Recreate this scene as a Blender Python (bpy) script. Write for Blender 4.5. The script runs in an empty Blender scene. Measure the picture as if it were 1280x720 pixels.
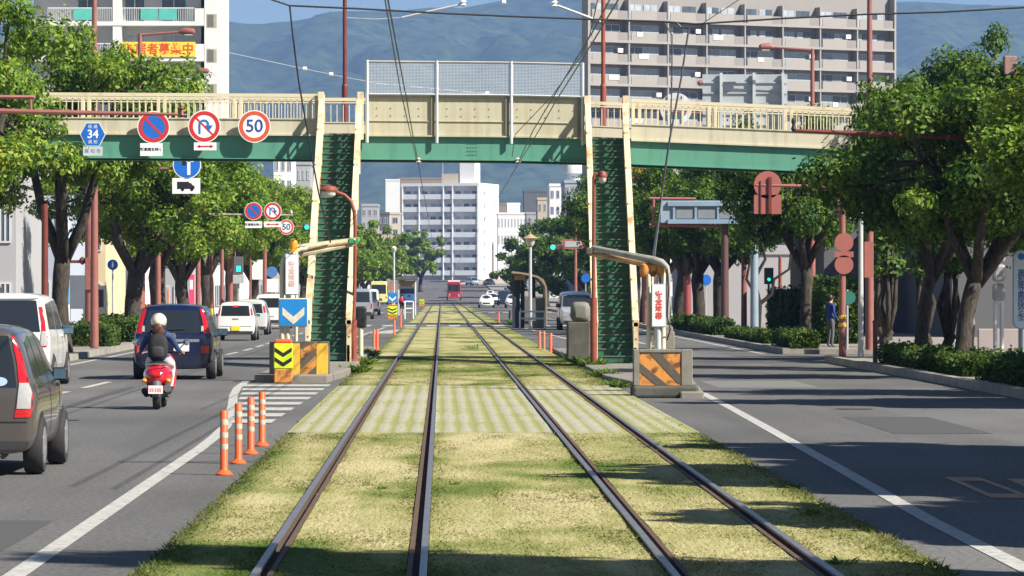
import bpy, bmesh, math, random
import numpy as np
from mathutils import Vector, Matrix
from mathutils.bvhtree import BVHTree
R = math.radians
SC = bpy.context.scene
COL = SC.collection
random.seed(7)

# ------------------------------------------------------------------ camera, world, sun, exposure
FPX = 5000.0                       # focal length in pixels of the 1280 wide photograph
CAMZ = 1.9
cam_d = bpy.data.cameras.new('camera')
cam = bpy.data.objects.new('camera', cam_d)
COL.objects.link(cam)
cam.location = (0, 0, CAMZ)
cam.rotation_euler = (R(90), 0, 0)
cam_d.sensor_width = 36
cam_d.lens = 36 * FPX / 1280
cam_d.shift_x = 88 / 1280
cam_d.shift_y = 3 / 1280
cam_d.clip_start = 0.5
cam_d.clip_end = 40000
SC.camera = cam

SUN = Vector((1.0, -0.62, 1.02)).normalized()
world = bpy.data.worlds.new('World')
SC.world = world
world.use_nodes = True
wn = world.node_tree
for n in list(wn.nodes):
    wn.nodes.remove(n)
sky = wn.nodes.new('ShaderNodeTexSky')
sky.sky_type = 'NISHITA'
sky.sun_disc = False
sky.sun_elevation = math.asin(SUN.z)
sky.sun_rotation = math.atan2(SUN.x, SUN.y)
sky.air_density = 0.75
sky.dust_density = 0.25
sky.ozone_density = 1.2
bg = wn.nodes.new('ShaderNodeBackground')
bg.inputs['Strength'].default_value = 0.05
wo = wn.nodes.new('ShaderNodeOutputWorld')
wn.links.new(sky.outputs[0], bg.inputs[0])
wn.links.new(bg.outputs[0], wo.inputs[0])

sun_d = bpy.data.lights.new('sun', 'SUN')
sun_d.energy = 5.0
sun_d.angle = R(0.5)
sun_d.color = (1.0, 0.94, 0.84)
sun = bpy.data.objects.new('sun', sun_d)
COL.objects.link(sun)
sun.rotation_euler = SUN.to_track_quat('Z', 'Y').to_euler()
sun.location = (60, -20, 60)

SC.view_settings.view_transform = 'Standard'
SC.view_settings.look = 'None'
SC.view_settings.exposure = 1.0
SC.view_settings.gamma = 1
SC.render.engine = 'CYCLES'
SC.cycles.use_denoising = True
SC.cycles.max_bounces = 6
SC.cycles.volume_bounces = 0
SC.cycles.transparent_max_bounces = 8
SC.cycles.sample_clamp_indirect = 6

# ------------------------------------------------------------------ helpers
def W(x, y, Y):
    """the point of the place that lies Y metres ahead on the sight line of a photo pixel"""
    return Vector(((x - 552) * Y / FPX, Y, CAMZ - (y - 363) * Y / FPX))

def elev(Y):
    t = min(max((Y - 600) / 520.0, 0), 1)
    return 4.8 * t * t * (3 - 2 * t)

class MB:
    def __init__(s):
        s.v = []; s.f = []; s.m = []; s.cur = 0
    def add(s, vs, fs):
        o = len(s.v)
        s.v.extend([tuple(p) for p in vs])
        for f in fs:
            s.f.append([i + o for i in f]); s.m.append(s.cur)
        return s
    def box(s, c, d, rz=0.0, M=None):
        x, y, z = d[0] / 2, d[1] / 2, d[2] / 2
        vs = [Vector((a, b, e)) for e in (-z, z) for a, b in ((-x, -y), (x, -y), (x, y), (-x, y))]
        if M is not None: vs = [M @ p for p in vs]
        elif rz:
            q = Matrix.Rotation(rz, 3, 'Z'); vs = [q @ p for p in vs]
        c = Vector(c)
        return s.add([p + c for p in vs], [(0, 3, 2, 1), (4, 5, 6, 7), (0, 1, 5, 4), (1, 2, 6, 5), (2, 3, 7, 6), (3, 0, 4, 7)])
    def bx(s, x0, x1, y0, y1, z0, z1):
        return s.box(((x0 + x1) / 2, (y0 + y1) / 2, (z0 + z1) / 2), (abs(x1 - x0), abs(y1 - y0), abs(z1 - z0)))
    def tube(s, pts, r, n=8, cap=True):
        pts = [Vector(p) for p in pts]
        k = len(pts)
        rs = r if isinstance(r, (list, tuple)) else [r] * k
        t0 = (pts[1] - pts[0]).normalized()
        up = Vector((0, 0, 1)) if abs(t0.z) < 0.9 else Vector((1, 0, 0))
        a = t0.cross(up).normalized()
        vs = []; prev = t0
        for i, p in enumerate(pts):
            t = (pts[min(i + 1, k - 1)] - pts[max(i - 1, 0)])
            t = t.normalized() if t.length > 1e-9 else prev
            a = (a - t * a.dot(t))
            a = a.normalized() if a.length > 1e-6 else t.orthogonal().normalized()
            b = t.cross(a)
            prev = t
            for j in range(n):
                w = 2 * math.pi * j / n
                vs.append(p + (a * math.cos(w) + b * math.sin(w)) * rs[i])
        fs = []
        for i in range(k - 1):
            for j in range(n):
                j2 = (j + 1) % n
                fs.append((i * n + j, (i + 1) * n + j, (i + 1) * n + j2, i * n + j2))
        if cap:
            fs.append(tuple(range(n))); fs.append(tuple(reversed(range((k - 1) * n, k * n))))
        return s.add(vs, fs)
    def lathe(s, prof, n=20, c=(0, 0, 0), axis='Z'):
        vs = []
        for r, h in prof:
            for j in range(n):
                w = 2 * math.pi * j / n
                p = (r * math.cos(w), r * math.sin(w), h)
                if axis == 'X': p = (h, p[0], p[1])
                elif axis == 'Y': p = (p[1], h, p[0])
                vs.append((p[0] + c[0], p[1] + c[1], p[2] + c[2]))
        fs = []
        for i in range(len(prof) - 1):
            for j in range(n):
                j2 = (j + 1) % n
                fs.append((i * n + j, i * n + j2, (i + 1) * n + j2, (i + 1) * n + j))
        fs.append(tuple(reversed(range(n)))); fs.append(tuple(range((len(prof) - 1) * n, len(prof) * n)))
        return s.add(vs, fs)
    def plate(s, pts, y0, y1):
        """outline in x,z given thickness from y0 (front) to y1 (back)"""
        n = len(pts)
        vs = [(p[0], y0, p[1]) for p in pts] + [(p[0], y1, p[1]) for p in pts]
        fs = [tuple(range(n)), tuple(reversed(range(n, 2 * n)))]
        for i in range(n):
            j = (i + 1) % n
            fs.append((j, i, n + i, n + j))
        return s.add(vs, fs)
    def ring(s, cx, cz, r0, r1, y0, y1, a0=0.0, a1=360.0, n=40):
        full = abs(a1 - a0) >= 360
        k = n if full else n + 1
        vs = []
        for i in range(k):
            w = R(a0 + (a1 - a0) * i / n)
            c, q = math.cos(w), math.sin(w)
            for r, y in ((r0, y0), (r1, y0), (r1, y1), (r0, y1)):
                vs.append((cx + c * r, y, cz + q * r))
        fs = []
        for i in range(n):
            a, b = i * 4, ((i + 1) % k) * 4
            for j in range(4):
                j2 = (j + 1) % 4
                fs.append((a + j, a + j2, b + j2, b + j))
        if not full:
            fs.append((0, 1, 2, 3)); e = (k - 1) * 4; fs.append((e + 3, e + 2, e + 1, e))
        return s.add(vs, fs)
    def disc(s, cx, cz, r, y0, y1, n=40):
        return s.plate([(cx + r * math.cos(2 * math.pi * i / n), cz + r * math.sin(2 * math.pi * i / n)) for i in range(n)], y0, y1)
    def mesh(s, name):
        me = bpy.data.meshes.new(name)
        me.from_pydata(s.v, [], s.f)
        if any(s.m): me.polygons.foreach_set('material_index', s.m)
        me.update()
        bm = bmesh.new(); bm.from_mesh(me)
        bmesh.ops.recalc_face_normals(bm, faces=bm.faces)
        bm.to_mesh(me); bm.free()
        return me

def put(name, me, mats, parent=None, loc=None, smooth=False, bevel=0, ang=40):
    if isinstance(me, MB): me = me.mesh(name)
    if not isinstance(mats, (list, tuple)): mats = [mats]
    if not me.materials:
        for m in mats: me.materials.append(m)
    o = bpy.data.objects.new(name, me)
    COL.objects.link(o)
    if parent is not None: o.parent = parent
    if loc is not None: o.location = loc
    if smooth:
        me.polygons.foreach_set('use_smooth', [True] * len(me.polygons))
        try: me.set_sharp_from_angle(angle=R(ang))
        except Exception: pass
    if bevel:
        b = o.modifiers.new('bevel', 'BEVEL'); b.width = bevel; b.segments = 2; b.limit_method = 'ANGLE'; b.angle_limit = R(50)
    return o

def tag(o, label=None, cat=None, group=None, kind=None):
    if label: o['label'] = label
    if cat: o['category'] = cat
    if group: o['group'] = group
    if kind: o['kind'] = kind
    return o

def thing(name, label, cat, loc=(0, 0, 0), rz=0.0, group=None):
    o = bpy.data.objects.new(name, None)
    COL.objects.link(o)
    o.empty_display_size = 0.3
    o.location = loc; o.rotation_euler = (0, 0, rz)
    return tag(o, label, cat, group)

def kids(o):
    return [c for c in o.children]

def dup(o, loc=None, rz=None, label=None, parent=None, scale=None):
    def rec(src, par):
        c = src.copy(); COL.objects.link(c); c.parent = par
        for ch in kids(src): rec(ch, c)
        return c
    c = rec(o, parent)
    if loc is not None: c.location = loc
    if rz is not None: c.rotation_euler = (0, 0, rz)
    if scale is not None: c.scale = scale if isinstance(scale, (tuple, list)) else (scale,) * 3
    if label: c['label'] = label
    return c

def structure(name, me, mats, label=None, parent=None, **k):
    o = put(name, me, mats, parent, **k)
    o['kind'] = 'structure'
    if label: o['label'] = label
    return o

_txt = {}
def text_mesh(body, size, depth=0.004, space=1.0, bold=0.0, kind='lettering'):
    key = (body, size, depth, space, bold)
    if key in _txt: return _txt[key].copy()
    cu = bpy.data.curves.new('lettering', 'FONT')
    cu.body = body; cu.size = size; cu.extrude = depth / 2
    cu.align_x = 'CENTER'; cu.align_y = 'CENTER'; cu.space_line = space
    cu.offset = bold
    to = bpy.data.objects.new('lettering', cu); COL.objects.link(to)
    dg = bpy.context.evaluated_depsgraph_get()
    me = bpy.data.meshes.new_from_object(to.evaluated_get(dg))
    bpy.data.objects.remove(to); bpy.data.curves.remove(cu)
    me.materials.clear()
    me.transform(Matrix(((1, 0, 0, 0), (0, 0, -1, 0), (0, 1, 0, 0), (0, 0, 0, 1))))
    _txt[key] = me
    return me

# ------------------------------------------------------------------ materials
MATS = {}
def mat(name, col, rough=0.6, metal=0.0, var=0.12, scale=1.5, bump=0.0, bscale=60.0, spec=0.5, col2=None, thr=None, coat=0.0, stretch=None, detail=6.0, emit=None):
    if name in MATS: return MATS[name]
    m = bpy.data.materials.new(name); m.use_nodes = True
    nt = m.node_tree; N = nt.nodes; L = nt.links
    p = N['Principled BSDF']
    p.inputs['Roughness'].default_value = rough
    p.inputs['Metallic'].default_value = metal
    p.inputs['Specular IOR Level'].default_value = spec
    p.inputs['Coat Weight'].default_value = coat
    p.inputs['Coat Roughness'].default_value = 0.05
    tc = N.new('ShaderNodeTexCoord')
    src = tc.outputs['Object']
    if stretch:
        mp = N.new('ShaderNodeMapping'); mp.inputs['Scale'].default_value = stretch
        L.new(src, mp.inputs['Vector']); src = mp.outputs['Vector']
    if var or col2:
        no = N.new('ShaderNodeTexNoise'); no.inputs['Scale'].default_value = scale
        no.inputs['Detail'].default_value = detail; no.inputs['Roughness'].default_value = 0.62
        L.new(src, no.inputs['Vector'])
        rp = N.new('ShaderNodeValToRGB')
        if col2:
            a, b = thr or (0.35, 0.65)
            rp.color_ramp.elements[0].position = a; rp.color_ramp.elements[1].position = b
            rp.color_ramp.elements[0].color = (*col, 1); rp.color_ramp.elements[1].color = (*col2, 1)
        else:
            rp.color_ramp.elements[0].position = 0.3; rp.color_ramp.elements[1].position = 0.7
            rp.color_ramp.elements[0].color = (*[max(c * (1 - var), 0) for c in col], 1)
            rp.color_ramp.elements[1].color = (*[min(c * (1 + var), 1) for c in col], 1)
        L.new(no.outputs['Fac'], rp.inputs['Fac']); L.new(rp.outputs['Color'], p.inputs['Base Color'])
    else:
        p.inputs['Base Color'].default_value = (*col, 1)
    if bump:
        n2 = N.new('ShaderNodeTexNoise'); n2.inputs['Scale'].default_value = bscale; n2.inputs['Detail'].default_value = 4
        L.new(src, n2.inputs['Vector'])
        bp = N.new('ShaderNodeBump'); bp.inputs['Strength'].default_value = bump; bp.inputs['Distance'].default_value = 0.02
        L.new(n2.outputs['Fac'], bp.inputs['Height']); L.new(bp.outputs['Normal'], p.inputs['Normal'])
    if emit:
        p.inputs['Emission Color'].default_value = (*emit[:3], 1); p.inputs['Emission Strength'].default_value = emit[3]
    MATS[name] = m
    return m

def leaf_mat(name, dark, mid, light, trans=0.35):
    if name in MATS: return MATS[name]
    m = bpy.data.materials.new(name); m.use_nodes = True
    nt = m.node_tree; N = nt.nodes; L = nt.links
    p = N['Principled BSDF']; out = N['Material Output']
    p.inputs['Roughness'].default_value = 0.55; p.inputs['Specular IOR Level'].default_value = 0.25
    ge = N.new('ShaderNodeNewGeometry')
    tc = N.new('ShaderNodeTexCoord')
    no = N.new('ShaderNodeTexNoise'); no.inputs['Scale'].default_value = 0.9; no.inputs['Detail'].default_value = 3
    L.new(tc.outputs['Object'], no.inputs['Vector'])
    mx = N.new('ShaderNodeMath'); mx.operation = 'MULTIPLY_ADD'; mx.inputs[1].default_value = 0.5
    L.new(ge.outputs['Random Per Island'], mx.inputs[0])
    sb = N.new('ShaderNodeMath'); sb.operation = 'SUBTRACT'; sb.inputs[1].default_value = 0.25
    L.new(no.outputs['Fac'], sb.inputs[0]); L.new(sb.outputs[0], mx.inputs[2])
    rp = N.new('ShaderNodeValToRGB')
    e = rp.color_ramp.elements
    e[0].position = 0.12; e[0].color = (*dark, 1); e[1].position = 0.82; e[1].color = (*light, 1)
    q = e.new(0.48); q.color = (*mid, 1)
    L.new(mx.outputs[0], rp.inputs['Fac']); L.new(rp.outputs['Color'], p.inputs['Base Color'])
    tr = N.new('ShaderNodeBsdfTranslucent')
    L.new(rp.outputs['Color'], tr.inputs['Color'])
    ms = N.new('ShaderNodeMixShader'); ms.inputs[0].default_value = trans
    L.new(p.outputs[0], ms.inputs[1]); L.new(tr.outputs[0], ms.inputs[2]); L.new(ms.outputs[0], out.inputs[0])
    MATS[name] = m
    return m

CREAM = mat('cream_paint', (0.60, 0.54, 0.36), 0.6, var=0.1, scale=2.2, bump=0.1, col2=(0.52, 0.45, 0.28), thr=(0.4, 0.75))
RUSTY = mat('rusty_cream_paint', (0.64, 0.55, 0.36), 0.7, scale=1.6, bump=0.2, bscale=30, col2=(0.45, 0.20, 0.075), thr=(0.52, 0.66), stretch=(1, 0.6, 0.6))
GREEN = mat('green_girder_paint', (0.095, 0.285, 0.20), 0.55, scale=1.1, bump=0.06, col2=(0.065, 0.195, 0.14), thr=(0.50, 0.78), stretch=(2.5, 1, 0.5))
STAIRGREEN = mat('dark_green_stair_paint', (0.02, 0.12, 0.062), 0.6, scale=5, col2=(0.016, 0.045, 0.03), thr=(0.45, 0.7))
NOSING = mat('worn_step_nosing', (0.09, 0.105, 0.085), 0.7, scale=8)
STEEL = mat('galvanised_steel', (0.55, 0.57, 0.58), 0.5, metal=0.3, var=0.1)
GREY = mat('grey_paint', (0.36, 0.37, 0.38), 0.6)
DGREY = mat('dark_grey_paint', (0.09, 0.09, 0.095), 0.6)
BLACK = mat('black_paint', (0.014, 0.014, 0.015), 0.5)
RUBBER = mat('tyre_rubber', (0.022, 0.022, 0.023), 0.85, bump=0.2)
REDPOLE = mat('red_brown_pole_paint', (0.27, 0.098, 0.08), 0.55, var=0.15, scale=3)
DARKRED = mat('dark_maroon_pole_paint', (0.15, 0.03, 0.022), 0.5, var=0.2, scale=3)
ORANGERED = mat('faded_vermilion_pole_paint', (0.235, 0.058, 0.03), 0.55, var=0.2, scale=3)
WHITE = mat('white_paint', (0.8, 0.8, 0.78), 0.5, var=0.04)
OFFWHITE = mat('off_white_render', (0.72, 0.71, 0.68), 0.8, var=0.06, scale=0.5)
SIGNRED = mat('sign_red', (0.55, 0.03, 0.025), 0.45, var=0.08)
SIGNORANGE = mat('sign_sun_faded_red', (0.62, 0.09, 0.04), 0.45, var=0.08)
SIGNBLUE = mat('sign_blue', (0.012, 0.13, 0.52), 0.45, var=0.06)
SIGNNAVY = mat('sign_navy_digits', (0.02, 0.06, 0.32), 0.45, var=0.05)
SIGNBACK = mat('sign_back_pink', (0.33, 0.105, 0.085), 0.6, var=0.12)
ORANGE = mat('orange_delineator', (0.72, 0.105, 0.022), 0.5, var=0.08)
CONC = mat('weathered_concrete', (0.22, 0.20, 0.165), 0.9, scale=2.5, bump=0.3, bscale=25, col2=(0.13, 0.12, 0.10), thr=(0.45, 0.75))
DCONC = mat('dark_mossy_concrete', (0.10, 0.095, 0.08), 0.95, scale=3, bump=0.3, bscale=25, col2=(0.05, 0.055, 0.035), thr=(0.4, 0.7))
KERB = mat('kerb_stone', (0.31, 0.29, 0.25), 0.9, scale=1.3, bump=0.25, bscale=30, col2=(0.18, 0.165, 0.135), thr=(0.4, 0.75))
PAVE = mat('pavement_blocks', (0.25, 0.22, 0.19), 0.9, var=0.2, scale=3, bump=0.2)
SOIL = mat('dark_rail_soil', (0.075, 0.052, 0.038), 1.0, var=0.35, scale=9, bump=0.5)
GLASS = mat('dark_window_glass', (0.02, 0.025, 0.03), 0.08, var=0, spec=0.6)
BGLASS = mat('building_window_glass', (0.07, 0.09, 0.12), 0.15, var=0.3, scale=0.6)
CURTAIN = mat('pale_curtain_glass', (0.36, 0.40, 0.43), 0.3, var=0.2, scale=0.7)
CHROME = mat('chrome_trim', (0.7, 0.7, 0.72), 0.18, metal=1.0, var=0)
LAMPRED = mat('tail_lamp_red', (0.50, 0.012, 0.015), 0.12, var=0.1, scale=20, coat=0.6)
LAMPCLEAR = mat('clear_lamp', (0.42, 0.42, 0.41), 0.12, var=0.1, scale=25, coat=0.6)
LAMPAMBER = mat('amber_lens', (0.75, 0.30, 0.02), 0.2, var=0.1)
GREENLIGHT = mat('green_signal_lamp', (0.02, 0.5, 0.35), 0.3, var=0, emit=(0.03, 0.85, 0.55, 0.7))
YGREEN = mat('fluorescent_yellow_green', (0.66, 0.80, 0.02), 0.5, var=0.05)
YELLOW = mat('yellow_paint', (0.75, 0.48, 0.03), 0.6, var=0.1)
RUSTORANGE = mat('rusted_orange_paint', (0.60, 0.25, 0.05), 0.75, scale=4.5, bump=0.25, col2=(0.13, 0.05, 0.022), thr=(0.47, 0.62))
RUSTDARK = mat('rusted_dark_stripe', (0.085, 0.075, 0.06), 0.8, scale=4, col2=(0.2, 0.11, 0.05), thr=(0.5, 0.8))
BARK = mat('rough_bark', (0.07, 0.057, 0.042), 0.95, scale=9, bump=1.0, bscale=16, col2=(0.022, 0.018, 0.014), thr=(0.35, 0.65), stretch=(1, 1, 0.45))
LEAF = leaf_mat('camphor_leaves', (0.028, 0.085, 0.009), (0.13, 0.235, 0.02), (0.35, 0.42, 0.055))
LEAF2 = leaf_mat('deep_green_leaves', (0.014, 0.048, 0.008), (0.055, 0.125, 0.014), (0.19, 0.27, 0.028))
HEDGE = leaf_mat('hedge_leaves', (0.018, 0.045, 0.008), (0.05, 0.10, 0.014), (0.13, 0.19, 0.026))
# ------------------------------------------------------------------ special ground materials
from mathutils import noise as mnoise

def asphalt_material():
    m = bpy.data.materials.new('asphalt'); m.use_nodes = True
    N = m.node_tree.nodes; L = m.node_tree.links; p = N['Principled BSDF']
    p.inputs['Roughness'].default_value = 0.85
    p.inputs['Specular IOR Level'].default_value = 0.3
    tc = N.new('ShaderNodeTexCoord')
    def noise(sc, stretch, det=5):
        mp = N.new('ShaderNodeMapping'); mp.inputs['Scale'].default_value = stretch
        L.new(tc.outputs['Object'], mp.inputs['Vector'])
        n = N.new('ShaderNodeTexNoise'); n.inputs['Scale'].default_value = sc; n.inputs['Detail'].default_value = det
        L.new(mp.outputs['Vector'], n.inputs['Vector']); return n.outputs['Fac']
    def ramp(src, a, b, c0, c1):
        r = N.new('ShaderNodeValToRGB'); r.color_ramp.elements[0].position = a; r.color_ramp.elements[1].position = b
        r.color_ramp.elements[0].color = (c0,) * 3 + (1,); r.color_ramp.elements[1].color = (c1,) * 3 + (1,)
        L.new(src, r.inputs['Fac']); return r.outputs['Color']
    def mul(a, b):
        x = N.new('ShaderNodeMix'); x.data_type = 'RGBA'; x.blend_type = 'MULTIPLY'; x.inputs[0].default_value = 1
        L.new(a, x.inputs[6]); L.new(b, x.inputs[7]); return x.outputs[2]
    base = ramp(noise(0.35, (1, 0.35, 1)), 0.35, 0.68, 0.105, 0.14)
    streak = ramp(noise(1.1, (1, 0.025, 1), 4), 0.36, 0.52, 0.86, 1.0)
    grain = ramp(noise(22, (1, 0.5, 1), 3), 0.3, 0.7, 0.72, 1.28)
    seam = N.new('ShaderNodeTexVoronoi'); seam.feature = 'DISTANCE_TO_EDGE'; seam.inputs['Scale'].default_value = 0.16
    wv = N.new('ShaderNodeMapping'); wv.inputs['Scale'].default_value = (1.3, 0.45, 1)
    L.new(tc.outputs['Object'], wv.inputs['Vector']); L.new(wv.outputs['Vector'], seam.inputs['Vector'])
    cr = ramp(seam.outputs['Distance'], 0.004, 0.012, 0.62, 1.0)
    c = mul(mul(mul(base, streak), grain), ramp(noise(0.12, (1, 0.3, 1), 6), 0.38, 0.62, 0.84, 1.06))
    tint = N.new('ShaderNodeMix'); tint.data_type = 'RGBA'; tint.blend_type = 'MULTIPLY'; tint.inputs[0].default_value = 1
    tint.inputs[7].default_value = (1.0, 0.985, 0.95, 1)
    L.new(c, tint.inputs[6]); L.new(tint.outputs[2], p.inputs['Base Color'])
    bn = N.new('ShaderNodeBump'); bn.inputs['Strength'].default_value = 0.35; bn.inputs['Distance'].default_value = 0.01
    L.new(noise(70, (1, 1, 1), 2), bn.inputs['Height']); L.new(bn.outputs['Normal'], p.inputs['Normal'])
    return m
ASPHALT = asphalt_material()
ROADPAINT = mat('worn_white_road_paint', (0.43, 0.42, 0.39), 0.75, scale=9, col2=(0.20, 0.195, 0.18), thr=(0.46, 0.70))
ROADORANGE = mat('worn_orange_road_paint', (0.50, 0.28, 0.13), 0.8, scale=6, col2=(0.28, 0.17, 0.10), thr=(0.45, 0.7))

def turf_material(trans=0.0):
    m = bpy.data.materials.new('dry_turf'); m.use_nodes = True
    N = m.node_tree.nodes; L = m.node_tree.links; p = N['Principled BSDF']
    p.inputs['Roughness'].default_value = 0.95; p.inputs['Specular IOR Level'].default_value = 0.1
    tc = N.new('ShaderNodeTexCoord')
    def noise(sc, stretch, det=5):
        mp = N.new('ShaderNodeMapping'); mp.inputs['Scale'].default_value = stretch
        L.new(tc.outputs['Object'], mp.inputs['Vector'])
        n = N.new('ShaderNodeTexNoise'); n.inputs['Scale'].default_value = sc; n.inputs['Detail'].default_value = det
        n.inputs['Roughness'].default_value = 0.6
        L.new(mp.outputs['Vector'], n.inputs['Vector']); return n.outputs['Fac']
    mix = N.new('ShaderNodeMath'); mix.operation = 'MULTIPLY_ADD'; mix.inputs[1].default_value = 0.75
    L.new(noise(1.0, (0.75, 0.16, 1), 5), mix.inputs[0])
    m2 = N.new('ShaderNodeMath'); m2.operation = 'MULTIPLY'; m2.inputs[1].default_value = 0.30
    L.new(noise(9, (1, 0.13, 1), 4), m2.inputs[0])
    m3 = N.new('ShaderNodeMath'); m3.operation = 'MULTIPLY_ADD'; m3.inputs[1].default_value = 0.34
    L.new(noise(55, (1, 0.10, 1), 5), m3.inputs[0]); L.new(m2.outputs[0], m3.inputs[2])
    of = N.new('ShaderNodeMath'); of.operation = 'SUBTRACT'; of.inputs[1].default_value = 0.17; L.new(m3.outputs[0], of.inputs[0])
    L.new(of.outputs[0], mix.inputs[2])
    va = N.new('ShaderNodeAttribute'); va.attribute_name = 'lush'
    ad = N.new('ShaderNodeMath'); ad.operation = 'SUBTRACT'
    L.new(mix.outputs[0], ad.inputs[0])
    sc = N.new('ShaderNodeMath'); sc.operation = 'MULTIPLY'; sc.inputs[1].default_value = 0.27
    L.new(va.outputs['Fac'], sc.inputs[0]); L.new(sc.outputs[0], ad.inputs[1])
    r = N.new('ShaderNodeValToRGB'); e = r.color_ramp.elements
    e[0].position = 0.10; e[0].color = (0.07, 0.115, 0.02, 1)
    e[1].position = 0.62; e[1].color = (0.43, 0.38, 0.205, 1)
    a = e.new(0.28); a.color = (0.155, 0.18, 0.048, 1)
    b = e.new(0.45); b.color = (0.28, 0.265, 0.105, 1)
    L.new(ad.outputs[0], r.inputs['Fac']); L.new(r.outputs['Color'], p.inputs['Base Color'])
    bn = N.new('ShaderNodeBump'); bn.inputs['Strength'].default_value = 0.8; bn.inputs['Distance'].default_value = 0.03
    L.new(noise(28, (1, .15, 1), 4), bn.inputs['Height']); L.new(bn.outputs['Normal'], p.inputs['Normal'])
    if trans:
        tr = N.new('ShaderNodeBsdfTranslucent'); L.new(r.outputs['Color'], tr.inputs['Color'])
        ms = N.new('ShaderNodeMixShader'); ms.inputs[0].default_value = trans
        L.new(p.outputs[0], ms.inputs[1]); L.new(tr.outputs[0], ms.inputs[2]); L.new(ms.outputs[0], N['Material Output'].inputs['Surface'])
    return m
TURF = turf_material()
BLADES = turf_material(0.5)

def paver_material():
    m = bpy.data.materials.new('grass_joint_pavers'); m.use_nodes = True
    N = m.node_tree.nodes; L = m.node_tree.links; p = N['Principled BSDF']
    p.inputs['Roughness'].default_value = 0.95; p.inputs['Specular IOR Level'].default_value = 0.15
    tc = N.new('ShaderNodeTexCoord')
    sx = N.new('ShaderNodeSeparateXYZ'); L.new(tc.outputs['Object'], sx.inputs[0])
    def stripe(src, per, wid):
        a = N.new('ShaderNodeMath'); a.operation = 'MULTIPLY'; a.inputs[1].default_value = 1 / per
        L.new(src, a.inputs[0])
        f = N.new('ShaderNodeMath'); f.operation = 'FRACT'; L.new(a.outputs[0], f.inputs[0])
        s = N.new('ShaderNodeMath'); s.operation = 'SUBTRACT'; s.inputs[1].default_value = 0.5; L.new(f.outputs[0], s.inputs[0])
        b = N.new('ShaderNodeMath'); b.operation = 'ABSOLUTE'; L.new(s.outputs[0], b.inputs[0])
        return b.outputs[0]
    no = N.new('ShaderNodeTexNoise'); no.inputs['Scale'].default_value = 5; no.inputs['Detail'].default_value = 5
    L.new(tc.outputs['Object'], no.inputs['Vector'])
    st = stripe(sx.outputs['X'], 0.22, .5)
    sy = stripe(sx.outputs['Y'], 1.7, .5)
    s1 = N.new('ShaderNodeMath'); s1.operation = 'POWER'; s1.inputs[1].default_value = 6.0
    dbl = N.new('ShaderNodeMath'); dbl.operation = 'MULTIPLY'; dbl.inputs[1].default_value = 2.0
    L.new(sy, dbl.inputs[0]); L.new(dbl.outputs[0], s1.inputs[0])
    hf = N.new('ShaderNodeMath'); hf.operation = 'MULTIPLY'; hf.inputs[1].default_value = 0.42; L.new(s1.outputs[0], hf.inputs[0])
    s2 = N.new('ShaderNodeMath'); s2.operation = 'MAXIMUM'
    L.new(st, s2.inputs[0]); L.new(hf.outputs[0], s2.inputs[1])
    big = N.new('ShaderNodeTexNoise'); big.inputs['Scale'].default_value = 0.8; big.inputs['Detail'].default_value = 4
    bm_ = N.new('ShaderNodeMapping'); bm_.inputs['Scale'].default_value = (1, .35, 1); L.new(tc.outputs['Object'], bm_.inputs['Vector']); L.new(bm_.outputs['Vector'], big.inputs['Vector'])
    a1 = N.new('ShaderNodeMath'); a1.operation = 'MULTIPLY_ADD'; a1.inputs[1].default_value = 0.42; L.new(no.outputs['Fac'], a1.inputs[0]); L.new(s2.outputs[0], a1.inputs[2])
    ad = N.new('ShaderNodeMath'); ad.operation = 'MULTIPLY_ADD'; ad.inputs[1].default_value = 0.8; L.new(big.outputs['Fac'], ad.inputs[0]); L.new(a1.outputs[0], ad.inputs[2])
    r = N.new('ShaderNodeValToRGB'); e = r.color_ramp.elements
    e[0].position = 0.74; e[0].color = (0.335, 0.325, 0.245, 1)
    e[1].position = 1.0; e[1].color = (0.25, 0.255, 0.095, 1)
    a = e.new(0.92); a.color = (0.30, 0.285, 0.165, 1)
    L.new(ad.outputs[0], r.inputs['Fac']); L.new(r.outputs['Color'], p.inputs['Base Color'])
    bn = N.new('ShaderNodeBump'); bn.inputs['Strength'].default_value = 0.5; bn.inputs['Distance'].default_value = 0.03
    L.new(ad.outputs[0], bn.inputs['Height']); bn.invert = True; L.new(bn.outputs['Normal'], p.inputs['Normal'])
    return m
PAVER = paver_material()

# ------------------------------------------------------------------ terrain, road, pavements
def sheet(name, x0, x1, ys, dz, material, nx=1):
    v = []; f = []
    for y in ys:
        for i in range(nx + 1):
            v.append((x0 + (x1 - x0) * i / nx, y, elev(y) + dz))
    for j in range(len(ys) - 1):
        for i in range(nx):
            a = j * (nx + 1) + i
            f.append((a, a + 1, a + nx + 2, a + nx + 1))
    mb = MB(); mb.add(v, f)
    return structure(name, mb, material)
YS = [-80, 0, 100, 200, 300, 400, 500] + list(range(560, 1160, 20)) + [1400, 1800, 2600, 4000, 7600]
GROUNDMAT = mat('city_ground', (0.20, 0.19, 0.17), 0.95, scale=0.05)
sheet('ground', -1750, 1900, YS, -0.06, GROUNDMAT, 8)
road = sheet('road', -10.0, 10.15, [y for y in YS if y <= 1400], 0.0, ASPHALT)

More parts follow.
